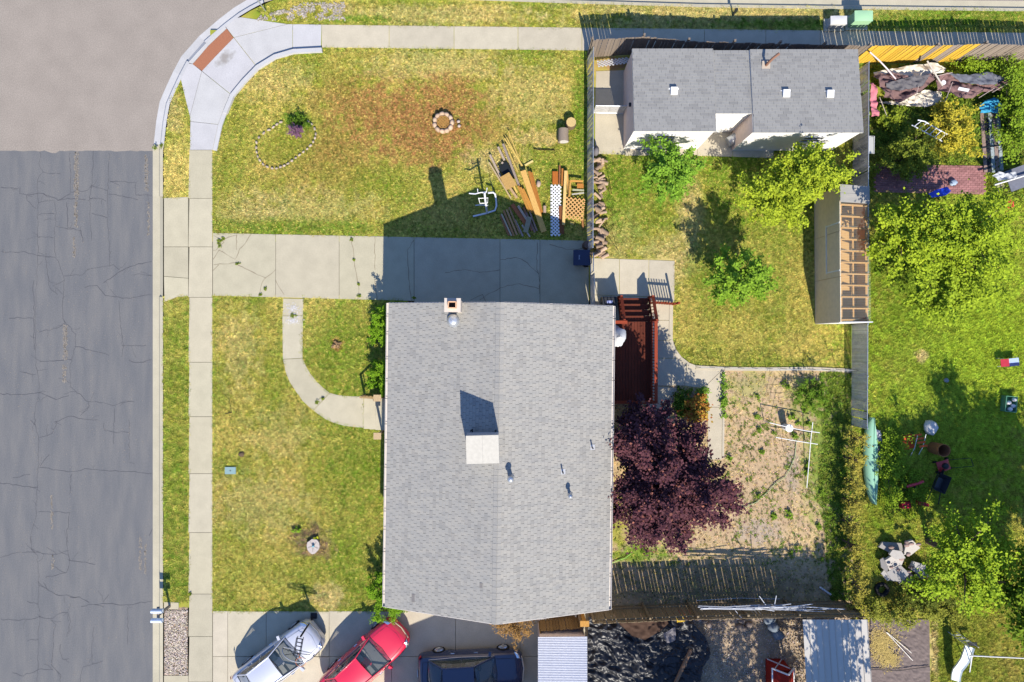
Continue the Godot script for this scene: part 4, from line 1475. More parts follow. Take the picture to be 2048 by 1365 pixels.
func build_fences() -> void:
	var greyw := Color(0.27, 0.22, 0.18)
	board_fence("weathered grey board fence behind the two sheds", ground_of([[1186, 80], [1289, 73], [1379, 82], [1471, 85], [1563, 87], [1742, 92]], 1.8), 1.8, [greyw], -1.0, 0.006)
	board_fence("sunlit fence of mixed yellow and grey boards behind the collapsed canopy", ground_of([[1743, 92], [1879, 92], [1976, 88], [2130, 94]], 1.8), 1.8, [Color(0.38, 0.31, 0.25), Color(0.78, 0.48, 0.06)], -1.0, 0.012)
	board_fence("weathered brown board fence between the garden and the gravel yard", [g(1178, 1215), g(1285, 1211), g(1375, 1207.5), g(1470, 1205.5), g(1567, 1204), g(1692, 1203)], 1.8, [Color(0.36, 0.27, 0.16)], -1.0, 0.008)
	link_fence("grey slatted chain link fence between the lumber and the woodpile", g(1175, 118), g(1174, 502), 1.2, Vector3(0.14, 0, 0), 0.82)
	link_fence("long grey slatted chain link fence beside the greenhouse and garden", g(1706, 150), g(1703, 850), 1.4, Vector3.ZERO, 0.97)
	# gate between the lawn and the walk
	var gt := thing("link_gate", "narrow chain link gate standing at the end of the driveway", "gate", g(1181, 510))
	var b := MB.new()
	for z in [0.1, 0.9]:
		b.tube([Vector3(0, 0.05, z), Vector3(0, 1.2, z)], 0.02, 6)
	for y in [0.1, 1.2]:
		b.tube([Vector3(0, y, 0.1), Vector3(0, y, 0.9)], 0.018, 6)
	put(b, "frame", M.galvanised, gt)
	b = MB.new()
	for k in 20:
		b.tube([Vector3(0, 0.1, 0.1 + k * 0.042), Vector3(0, 1.2, 0.1 + k * 0.042)], 0.006, 4)
	put(b, "wires", M.steel_grey, gt).set_meta("kind", "stuff")
	var gp := thing("link_gate", "shaded chain link gate panel beside the house corner", "gate", g(1182, 552))
	b = MB.new()
	for k in 24:
		b.box(Vector3(0.0, 0.6, 0.05 + k * 0.062), Vector3(0.01, 1.15, 0.05))
	put(b, "slats", M.slat_grey, gp).set_meta("kind", "stuff")
	b = MB.new()
	b.tube([Vector3(0, 0, 0), Vector3(0, 1.25, 0), Vector3(0, 1.25, 1.5), Vector3(0, 0, 1.5)], 0.022, 6)
	put(b, "frame", M.galvanised, gp)
	# low cross gate beside the shed pad
	var lg := thing("link_gate", "low galvanised gate across the shed pad", "gate", g(1186, 228))
	b = MB.new()
	for y in [0.15, 1.1]:
		b.tube([Vector3(0, y, 0), Vector3(1.42, y, 0.02)], 0.022, 6)
	for x in [0.0, 0.7, 1.42]:
		b.tube([Vector3(x, 0, 0), Vector3(x, 1.12, 0.0)], 0.022, 6)
	put(b, "frame", M.galvanised, lg)
	b = MB.new()
	for k in 23:
		b.box(Vector3(0.03 + k * 0.061, 0.62, 0.01), Vector3(0.052, 0.92, 0.008))
	put(b, "slats", M.slat_grey, lg).set_meta("kind", "stuff")
	# wire fence on the garden edging
	var wf := thing("wire_fence", "low wire garden fence on thin stakes along the edging", "fence")
	for k in 12:
		b = MB.new()
		var p := g(1392 + k * 28, 734 + k * 0.5)
		b.tube([p, p + Vector3(R(-0.03, 0.03), 0.8, 0)], 0.012, 5)
		put(b, "stake", M.dark_metal, wf)
	b = MB.new()
	for y in [0.2, 0.4, 0.6, 0.78]:
		b.tube([g(1392, 734) + Vector3(0, y, 0), g(1540, 737) + Vector3(0, y, 0.02), g(1700, 740) + Vector3(0, y, 0)], 0.004, 4)
	put(b, "wires", M.steel_grey, wf).set_meta("kind", "stuff")
	# fence running down beside the metal shed, its tall post and the shaded gate
	board_fence("narrow board fence seen edge on beside the metal roofed shed", [g(1160, 1222), g(1150, 1420)], 1.7, [Color(0.36, 0.28, 0.2)], 1.0, 0.01)
	var post := thing("fence_post", "stout orange timber post at the fence corner", "post", g(1160, 1212))
	b = MB.new()
	b.col = Color(0.55, 0.27, 0.06)
	b.box(Vector3(0, 0.98, 0), Vector3(0.16, 1.96, 0.16))
	put(b, "shaft", M.wood_plain, post)
	b = MB.new()
	b.col = Color(0.62, 0.32, 0.08)
	b.box(Vector3(0, 1.99, 0), Vector3(0.4, 0.05, 0.26))
	put(b, "cap", M.wood_plain, post)
	board_fence("short brown board gate between house and metal shed", [g(1078, 1234), g(1158, 1228)], 1.6, [Color(0.26, 0.16, 0.07)], 1.0, 0.004)


# ---- deck -------------------------------------------------------------------------------

func build_deck() -> void:
	var d := thing("deck", "dark red timber deck with steps and railings behind the house", "deck")
	var hd := 0.9
	var x0 := g(1182, 0).x
	var x1 := g(1296, 0).x
	var z0 := g(0, 645).z
	var z1 := g(0, 800).z
	var n := 20
	for k in n:
		var b := MB.new()
		var t := R(0.75, 1.15)
		b.col = Color(t, t * R(0.95, 1.0), t)
		b.box(Vector3(lerpf(x0, x1, (k + 0.5) / n), hd - 0.02, (z0 + z1) / 2), Vector3((x1 - x0) / n - 0.012, 0.035, z1 - z0))
		put(b, "board", M.deck_red, d)
	var b := MB.new()
	b.box(Vector3((x0 + x1) / 2, hd - 0.12, (z0 + z1) / 2), Vector3(x1 - x0 - 0.06, 0.14, z1 - z0 - 0.06))
	put(b, "joist_frame", M.roof_deck, d)
	for q in [[x0 + 0.3, z0 + 0.3], [x1 - 0.1, z0 + 0.1], [x1 - 0.1, z1 - 0.1], [x1 - 0.1, (z0 + z1) / 2]]:
		b = MB.new()
		b.box(Vector3(q[0], 0.4, q[1]), Vector3(0.1, 0.82, 0.1))
		put(b, "leg", M.deck_red, d)
	# steps down towards the drive
	var sx0 := g(1238, 0).x
	var sx1 := g(1295, 0).x
	for k in 4:
		b = MB.new()
		b.box(Vector3((sx0 + sx1) / 2, hd - 0.18 * (k + 1) - 0.02, z0 - 0.29 * (k + 0.5)), Vector3(sx1 - sx0, 0.045, 0.27))
		put(b, "tread", M.deck_red, d)
		b = MB.new()
		b.box(Vector3((sx0 + sx1) / 2, hd - 0.18 * (k + 1) - 0.11, z0 - 0.29 * (k + 1) + 0.3), Vector3(sx1 - sx0 - 0.02, 0.14, 0.02))
		put(b, "riser", M.deck_red, d)
	var zb := z0 - 1.2
	for x in [sx0 - 0.05, sx1 + 0.05]:
		b = MB.new()
		b.beam(Vector3(x, hd + 0.92, z0 - 0.02), Vector3(x, 1.0, zb), 0.14, 0.045)
		put(b, "stair_rail", M.rail_red, d)
		b = MB.new()
		b.beam(Vector3(x, hd - 0.1, z0 - 0.02), Vector3(x, 0.06, zb), 0.04, 0.24)
		put(b, "stringer", M.deck_red, d)
		for q in [[z0 - 0.04, 0.0, hd + 0.95], [zb + 0.02, 0.0, 1.05]]:
			b = MB.new()
			b.box(Vector3(x + 0.001, (q[1] + q[2]) / 2, q[0]), Vector3(0.09, q[2] - q[1], 0.09))
			put(b, "post", M.rail_red, d)
		for k in 7:
			b = MB.new()
			var t := (k + 0.7) / 8.0
			var y := lerpf(hd + 0.9, 0.98, t)
			b.box(Vector3(x, y - 0.4, lerpf(z0, zb, t)), Vector3(0.035, 0.8, 0.035))
			put(b, "baluster", M.rail_red, d)
	# railing along the garden side and the short return to the house
	b = MB.new()
	b.box(Vector3(x1 - 0.02, hd + 0.95, (z0 + z1) / 2), Vector3(0.14, 0.04, z1 - z0))
	put(b, "top_rail", M.rail_red, d)
	b = MB.new()
	b.box(Vector3(x1 - 0.02, hd + 0.12, (z0 + z1) / 2), Vector3(0.04, 0.09, z1 - z0))
	put(b, "bottom_rail", M.rail_red, d)
	for k in 28:
		b = MB.new()
		b.box(Vector3(x1 - 0.02, hd + 0.52, lerpf(z0, z1, (k + 0.5) / 28)), Vector3(0.035, 0.82, 0.035))
		put(b, "baluster", M.rail_red, d)
	b = MB.new()
	b.box(Vector3((x0 + sx0) / 2 + 0.02, hd + 0.95, z0 + 0.05), Vector3(sx0 - x0 + 0.1, 0.04, 0.14))
	put(b, "top_rail", M.rail_red, d)
	for k in 8:
		b = MB.new()
		b.box(Vector3(lerpf(x0, sx0, (k + 0.5) / 8), hd + 0.45, z0 + 0.05), Vector3(0.035, 0.95, 0.035))
		put(b, "baluster", M.rail_red, d)
	b = MB.new()
	b.box(Vector3((x0 + x1) / 2, hd + 0.95, z1 - 0.05), Vector3(x1 - x0, 0.04, 0.14))
	put(b, "top_rail", M.rail_red, d)
	# gate at the foot of the steps
	var gt := thing("deck_gate", "thin red wooden gate with upright pickets beside the deck steps", "gate", g(1300, 606), deg_to_rad(-4))
	for y in [0.2, 0.85]:
		b = MB.new()
		b.box(Vector3(0.56, y, 0), Vector3(1.12, 0.09, 0.04))
		put(b, "rail", M.rail_red, gt)
	for k in 9:
		b = MB.new()
		b.box(Vector3(0.06 + k * 0.125, 0.55, 0.03), Vector3(0.05, 1.05, 0.025))
		put(b, "picket", M.rail_red, gt)
	b = MB.new()
	b.box(Vector3(1.08, 0.65, 0), Vector3(0.09, 1.3, 0.09))
	put(b, "post", M.rail_red, gt)
	# white covered furniture on the deck
	var c := thing("covered_grill", "grill under a crumpled pale grey cover beside the house wall", "grill", g(1226, 674, 0.0))
	var m := MB.new()
	for q in 7:
		var k := m.v.size()
		var y: float = [0.9, 1.1, 1.5, 1.75, 1.85, 1.88, 1.9][q]
		var r: float = [0.46, 0.44, 0.42, 0.4, 0.33, 0.2, 0.02][q]
		for j in 24:
			var a := TAU * j / 24
			var rr := r * (1.0 + 0.12 * sin(a * 3 + q) + 0.06 * sin(a * 7 + q * 2))
			m.v.append(Vector3(cos(a) * rr * 0.8, y + 0.03 * sin(a * 5), sin(a) * rr * 1.05))
			m.n.append(Vector3(cos(a), 0.2 + q * 0.25, sin(a)).normalized())
			m.c.append(Color(0.62, 0.63, 0.65))
		if q < 6:
			m.ring(k, 24)
	put(m, "cover", M.cloth, c)
	var ac := thing("gas_grill", "small black box by the house corner under the eave", "grill", g(1215, 606))
	b = MB.new()
	b.box(Vector3(0, 0.35, 0), Vector3(0.66, 0.7, 0.5))
	put(b, "body", M.dark_metal, ac)
	b = MB.new()
	b.col = Color(0.3, 0.33, 0.55)
	b.box(Vector3(0, 0.72, 0), Vector3(0.26, 0.02, 0.12))
	put(b, "handle", M.gloss, ac)


# ---- trees and shrubs -------------------------------------------------------------------

func plant(called: String, label: String, category: String, at: Vector3, hc: float, rad: Vector3, clusters: int, per: int, leaf: float, dark: Color, light: Color, m: Material, trunk := 0.08, group := "", spread := 0.2, fill := 0.42, odd := Color(0, 0, 0, 0)) -> Node3D:
	# at: foot of the trunk; hc: height of the crown's middle; rad: the crown's half sizes
	var t := thing(called, label, category, at, 0.0, group)
	var crown := MB.new()
	var wood := MB.new()
	# leaves differ a little in hue from one another; the crown shades itself
	light = Color(light.r * 0.9, light.g * 0.9, light.b * 0.9)
	dark = dark.lerp(light, 0.5)
	var mid := Vector3(0, hc, 0)
	var tips := []
	var bias := [R(0, TAU), R(0, TAU), R(0, TAU)]
	for k in clusters:
		var dir := Vector3(R(-1, 1), R(-0.75, 1), R(-1, 1))
		while dir.length() > 1.0 or dir.length() < 0.05:
			dir = Vector3(R(-1, 1), R(-0.75, 1), R(-1, 1))
		dir = dir.normalized()
		var a := atan2(dir.z, dir.x)
		var lobe := 1.0 + 0.16 * sin(a * 3 + bias[0]) + 0.12 * sin(a * 5 + bias[1]) + 0.1 * sin(a * 8 + bias[2])
		var p := mid + dir * rad * pow(rng.randf(), fill) * lobe
		tips.append(p)
		var cr := maxf(rad.x, rad.z) * spread * R(0.6, 1.25)
		var tone := R(0.0, 1.0)
		for j in per:
			# leaves follow the twig outwards
			var o := Vector3(rng.randfn(0, 0.36), rng.randfn(0, 0.26), rng.randfn(0, 0.36)) * cr + dir * rng.randfn(0, 0.55) * cr
			var q := p + o
			if q.y < 0.004:
				continue
			var d := Vector3(R(-1, 1), R(-0.5, 0.35), R(-1, 1)).normalized()
			var s := d.cross(Vector3(R(-0.6, 0.6), 1, R(-0.6, 0.6))).normalized()
			var len := leaf * R(0.6, 1.3)
			var c := dark.lerp(light, clampf(tone * 0.5 + R(-0.1, 0.75), 0, 1))
			if odd.a > 0 and rng.randf() < odd.a:
				c = Color(odd.r, odd.g, odd.b)
			crown.col = Color(c.r, c.g, c.b)
			crown.leaf(q, d * len, s * len * 0.36)
	var fork := Vector3(R(-0.05, 0.05), maxf(0.1, hc - rad.y * 0.75), R(-0.05, 0.05))
	wood.tube([Vector3(0, -0.05, 0), fork * 0.5, fork, mid + Vector3(0, rad.y * 0.3, 0)], [trunk * 1.25, trunk, trunk * 0.85, trunk * 0.3], 8)
	for k in mini(tips.size(), 26):
		var p: Vector3 = tips[k]
		var b := fork.lerp(p, 0.5) + Vector3(R(-0.1, 0.1), R(0.0, 0.25), R(-0.1, 0.1)) * rad.y
		wood.tube([fork + Vector3(0, R(-0.1, 0.3) * rad.y, 0), b, p], [trunk * 0.5, trunk * 0.3, trunk * 0.1], 5)
	put(wood, "trunk", M.bark, t)
	put(crown, "crown", m, t)
	return t


func foot(px: float, py: float, h: float) -> Vector3:
	var p := g(px, py, h)
	return Vector3(p.x, 0, p.z)


func build_trees() -> void:
	var yg := Color(0.28, 0.4, 0.028)
	var gr := Color(0.10, 0.19, 0.018)
	var dg := Color(0.045, 0.085, 0.012)
	plant("tree", "small bright green fruit tree close to the shed window", "tree", foot(1345, 336, 2.3), 2.2, Vector3(1.35, 1.0, 1.3), 120, 70, 0.11, Color(0.07, 0.15, 0.016), Color(0.24, 0.42, 0.04), M.leaf, 0.07, "", 0.17, 0.5)
	plant("tree", "wide yellow green tree overhanging the greenhouse end", "tree", foot(1628, 345, 2.9), 2.8, Vector3(1.5, 1.1, 1.25), 150, 70, 0.11, Color(0.13, 0.2, 0.016), Color(0.42, 0.5, 0.035), M.leaf, 0.09, "", 0.18, 0.5)
	plant("tree", "yellow green tree spreading over the lawn below the longer shed", "tree", foot(1556, 395, 2.5), 2.4, Vector3(1.5, 0.95, 1.45), 150, 70, 0.11, Color(0.13, 0.2, 0.016), Color(0.41, 0.49, 0.035), M.leaf, 0.07, "", 0.2, 0.5)
	plant("tree", "little round green tree standing alone on the back lawn", "tree", foot(1480, 552, 2.4), 2.3, Vector3(1.3, 1.15, 1.3), 95, 75, 0.12, Color(0.08, 0.16, 0.018), Color(0.25, 0.41, 0.035), M.leaf, 0.07, "", 0.17, 0.5)
	plant("tree", "broad purple leaved plum tree between house and garden", "tree", foot(1338, 968, 3.6), 3.5, Vector3(2.4, 1.9, 2.65), 370, 120, 0.13, Color(0.026, 0.009, 0.015), Color(0.125, 0.047, 0.055), M.leaf_dark, 0.16, "", 0.14, 0.42, Color(0.26, 0.10, 0.07, 0.05))
	plant("tree", "small purple leaved tree reaching over the deck rail", "tree", foot(1292, 838, 2.7), 2.6, Vector3(1.25, 0.9, 0.95), 60, 70, 0.13, Color(0.030, 0.010, 0.016), Color(0.12, 0.046, 0.053), M.leaf_dark, 0.07, "", 0.2, 0.45, Color(0.28, 0.11, 0.06, 0.07))
	# neighbouring yard
	plant("tree", "yellow green tree against the far side of the greenhouse", "tree", foot(1822, 470, 3.2), 3.1, Vector3(1.7, 1.1, 1.5), 120, 60, 0.13, Color(0.10, 0.17, 0.014), Color(0.38, 0.48, 0.03), M.leaf, 0.09, "trees of the neighbouring yard", 0.18, 0.5)
	plant("tree", "large yellow green tree in the neighbouring yard beside the brick path", "tree", foot(1945, 480, 3.6), 3.5, Vector3(2.2, 1.3, 2.0), 170, 60, 0.13, Color(0.09, 0.16, 0.014), Color(0.36, 0.47, 0.03), M.leaf, 0.11, "trees of the neighbouring yard", 0.17, 0.5)
	plant("tree", "low spreading tree over the neighbouring lawn below the brick path trees", "tree", foot(1915, 590, 2.6), 2.4, Vector3(2.0, 0.9, 1.3), 120, 55, 0.13, Color(0.10, 0.17, 0.014), Color(0.35, 0.46, 0.032), M.leaf, 0.08, "trees of the neighbouring yard", 0.18, 0.5)
	plant("tree", "bright green tree crowding the swing set", "tree", foot(1965, 1135, 3.6), 3.4, Vector3(2.2, 1.5, 2.2), 170, 60, 0.13, Color(0.09, 0.17, 0.014), Color(0.34, 0.47, 0.03), M.leaf, 0.12, "trees of the neighbouring yard", 0.16, 0.5)
	plant("tree", "tall dark green tree shading the neighbouring lawn", "tree", foot(2190, 1262, 5.0), 4.9, Vector3(3.0, 2.2, 3.2), 430, 75, 0.18, dg, Color(0.18, 0.27, 0.02), M.leaf, 0.18, "trees of the neighbouring yard", 0.15, 0.5)
	plant("tree", "tall tree south of the gravel yard", "tree", g(1465, 1610), 6.0, Vector3(4.6, 2.6, 3.4), 190, 50, 0.18, dg, gr, M.leaf, 0.25, "trees beyond the gravel yard", 0.13, 0.5)
	plant("tree", "slim tree south of the pale metal roof", "tree", g(1655, 1446), 5.4, Vector3(1.9, 1.9, 1.9), 100, 50, 0.16, dg, gr, M.leaf, 0.16, "trees beyond the gravel yard", 0.17, 0.5)
	# shrubs against the house
	var bs := [[768, 650, 0.72, "clipped green shrub under the eave nearest the chimney"], [768, 752, 0.70, "clipped green shrub under the eave beside the front steps"], [778, 1189, 0.98, "bright rounded shrub at the house corner by the red car"]]
	for q in bs:
		plant("shrub", q[3], "shrub", foot(q[0], q[1], 0.9), 0.85, Vector3(q[2], 0.95, q[2] * 1.2), 190, 60, 0.065, Color(0.07, 0.16, 0.012), Color(0.2, 0.36, 0.02), M.leaf, 0.04, "green shrubs along the house", 0.11, 0.3)
	plant("shrub", "added low dark shrub standing in for shade under the front eave", "shrub", foot(778, 1130, 0.6), 0.45, Vector3(0.35, 0.45, 1.3), 40, 40, 0.07, Color(0.03, 0.05, 0.012), Color(0.08, 0.12, 0.02), M.leaf, 0.03, "", 0.2)  # no shrub of the place: added dark leaves imitate eave and bush shade
	plant("shrub", "dry orange brown shrub against the gable by the blue car", "shrub", foot(1026, 1262, 1.3), 1.1, Vector3(0.95, 0.7, 0.55), 60, 34, 0.07, Color(0.16, 0.09, 0.035), Color(0.36, 0.21, 0.075), M.leaf, 0.05, "", 0.2, 0.45)
	plant("shrub", "small purple barberry in the stone edged bed", "shrub", foot(591, 259, 0.5), 0.42, Vector3(0.3, 0.4, 0.38), 26, 60, 0.045, Color(0.08, 0.03, 0.06), Color(0.26, 0.13, 0.2), M.leaf_dark, 0.03, "", 0.3)
	plant("shrub", "dark green clump behind the purple barberry", "shrub", foot(596, 240, 0.2), 0.16, Vector3(0.55, 0.18, 0.3), 22, 40, 0.08, Color(0.05, 0.1, 0.012), Color(0.13, 0.22, 0.02), M.leaf, 0.02, "", 0.3)
	plant("ornamental_grass", "flame coloured grass clump in the walk side bed", "plant", foot(1392, 818, 0.4), 0.34, Vector3(0.5, 0.34, 0.75), 50, 55, 0.13, Color(0.24, 0.11, 0.02), Color(0.46, 0.29, 0.045), M.leaf, 0.02, "", 0.25, 0.5, Color(0.36, 0.11, 0.03, 0.3))
	plant("vine", "green vine along the edge of the walk side bed", "vine", foot(1408, 800, 0.2), 0.16, Vector3(0.18, 0.16, 0.75), 26, 34, 0.09, Color(0.08, 0.18, 0.015), Color(0.22, 0.36, 0.04), M.leaf, 0.015, "", 0.25)
	plant("vine", "green vine creeping along the edging beside the garden soil", "vine", foot(1449, 800, 0.15), 0.12, Vector3(0.1, 0.1, 1.2), 26, 22, 0.09, Color(0.08, 0.18, 0.015), Color(0.22, 0.36, 0.04), M.leaf, 0.015, "", 0.12)
	plant("shrub", "dark ivy mound filling the walk side bed", "shrub", foot(1366, 800, 0.3), 0.22, Vector3(0.4, 0.25, 0.7), 36, 40, 0.09, Color(0.03, 0.07, 0.01), Color(0.1, 0.17, 0.02), M.leaf, 0.02, "", 0.25)
	# hedge on the garden fence
	for k in 9:
		var py := 880.0 + k * 43
		plant("hedge_shrub", "straggling yellow leaved hedge shrub along the garden fence", "shrub", foot(1712 + R(-6, 6), py, 1.1), 1.0, Vector3(R(0.4, 0.55), 0.7, R(0.55, 0.7)), 30, 22, 0.085, Color(0.05, 0.07, 0.012), Color(0.42, 0.36, 0.06), M.leaf, 0.05, "hedge shrubs along the garden fence", 0.24, 0.4)
	for k in 6:
		plant("hedge_shrub", "straggling yellow leaved shrub along the back of the landscape fabric", "shrub", foot(1752 + k * 31, 1228 + R(-6, 6), 0.9), 0.8, Vector3(R(0.5, 0.7), 0.6, R(0.45, 0.6)), 36, 26, 0.085, Color(0.08, 0.11, 0.014), Color(0.32, 0.33, 0.05), M.leaf, 0.04, "shrubs behind the landscape fabric", 0.24, 0.4)
	plant("shrub", "dark dense bush in the neighbouring back corner", "shrub", foot(1815, 312, 1.1), 1.0, Vector3(1.3, 1.0, 0.95), 110, 50, 0.1, Color(0.07, 0.11, 0.014), Color(0.22, 0.26, 0.03), M.leaf, 0.06, "", 0.18, 0.4)
	plant("shrub", "tall yellow weeds beside the collapsed canopy", "shrub", foot(1905, 262, 0.9), 0.75, Vector3(1.2, 0.75, 1.35), 120, 50, 0.1, Color(0.2, 0.22, 0.02), Color(0.58, 0.48, 0.05), M.leaf, 0.04, "", 0.17, 0.5)
	plant("shrub", "green weeds growing by the pink cloth", "shrub", foot(1785, 235, 0.6), 0.5, Vector3(0.75, 0.5, 0.55), 50, 50, 0.09, Color(0.09, 0.16, 0.014), Color(0.27, 0.32, 0.03), M.leaf, 0.03, "", 0.2, 0.5)
	plant("shrub", "leafy green thicket along the blue path", "shrub", foot(2035, 215, 1.0), 0.85, Vector3(0.75, 0.8, 2.4), 110, 50, 0.1, Color(0.09, 0.17, 0.014), Color(0.26, 0.38, 0.03), M.leaf, 0.05, "", 0.14, 0.5)
	plant("shrub", "green weeds above the collapsed canopy", "shrub", foot(1975, 140, 0.5), 0.4, Vector3(1.8, 0.35, 0.5), 80, 45, 0.09, Color(0.08, 0.15, 0.014), Color(0.28, 0.4, 0.028), M.leaf, 0.03, "", 0.14, 0.5)
	plant("shrub", "thick weeds beside the green canoe", "shrub", foot(1785, 930, 0.6), 0.5, Vector3(0.7, 0.45, 1.9), 100, 45, 0.09, Color(0.08, 0.16, 0.014), Color(0.25, 0.36, 0.025), M.leaf, 0.03, "", 0.14, 0.5)
	plant("shrub", "weeds round the red garden tools", "shrub", foot(1825, 980, 0.45), 0.36, Vector3(0.75, 0.32, 0.9), 60, 45, 0.09, Color(0.05, 0.11, 0.012), Color(0.2, 0.3, 0.022), M.leaf, 0.03, "", 0.17, 0.5)
	plant("shrub", "dark bush below the broken concrete slabs", "shrub", foot(1850, 1195, 0.9), 0.8, Vector3(1.3, 0.75, 0.7), 80, 45, 0.09, Color(0.03, 0.06, 0.01), Color(0.16, 0.19, 0.03), M.leaf, 0.05, "", 0.17, 0.45)
	plant("bean_vine", "dark vine on wire hoops at the garden end", "vine", foot(1625, 790, 0.6), 0.5, Vector3(0.9, 0.45, 0.9), 50, 40, 0.08, Color(0.05, 0.1, 0.012), Color(0.13, 0.23, 0.02), M.leaf, 0.02, "", 0.18, 0.5)
	# single weeds of the garden
	for k in 40:
		var px := R(1458, 1690)
		var py := R(752, 1120)
		if px < 1600 and py > 880 and rng.randf() < 0.7:
			continue
		plant("garden_weed", "small leafy green weed growing in the bare garden soil", "weed", g(px, py), 0.07, Vector3(R(0.1, 0.2), 0.07, R(0.1, 0.2)), 6, 12, R(0.07, 0.11), Color(0.08, 0.16, 0.015), Color(0.2, 0.31, 0.03), M.leaf, 0.008, "weeds in the garden soil", 0.4, 0.5)
	# tufts of green in the cracks of the drive
	for q in [[438, 490, 7], [475, 529, 5], [447, 478, 5], [521, 590, 4], [531, 578, 4], [719, 592, 4], [717, 568, 3], [708, 520, 3], [703, 480, 3], [633, 805, 6], [646, 797, 5], [585, 630, 8], [309, 296, 8], [323, 292, 7], [380, 1188, 3], [750, 610, 4], [828, 596, 4], [440, 482, 5]]:
		plant("crack_weed", "tuft of green growing in a crack of the paving", "weed", g(q[0], q[1]), 0.03, Vector3(q[2] * S * 0.7, 0.03, q[2] * S * 0.7), 6, 12, 0.06, Color(0.08, 0.14, 0.015), Color(0.2, 0.26, 0.03), M.leaf, 0.006, "weeds in the paving cracks", 0.5, 0.5)


# ---- cars -------------------------------------------------------------------------------

func patch(b: MB, a: Vector3, c: Vector3, d: Vector3, e: Vector3, bulge: Vector3, n := 8) -> void:
	# a bowed four-sided panel, corners in order
	var k := b.v.size()
	var at := func(u: float, w: float) -> Vector3:
		return a.lerp(c, u).lerp(e.lerp(d, u), w) + bulge * (4 * u * (1 - u)) * 0.5 + bulge * (4 * u * (1 - u) * 4 * w * (1 - w)) * 0.5
	for y in n + 1:
		for x in n + 1:
			var u := float(x) / n
			var w := float(y) / n
			b.v.append(at.call(u, w))
			var du: Vector3 = at.call(u + 0.02, w) - at.call(u - 0.02, w)
			var dw: Vector3 = at.call(u, w + 0.02) - at.call(u, w - 0.02)
			var nn := du.cross(dw).normalized()
			b.n.append(nn if nn.dot(bulge) >= 0 else -nn)
			b.c.append(b.col)
	for y in n:
		for x in n:
			var q := k + y * (n + 1) + x
			b.i.append_array([q, q + 1, q + n + 2, q, q + n + 2, q + n + 1])


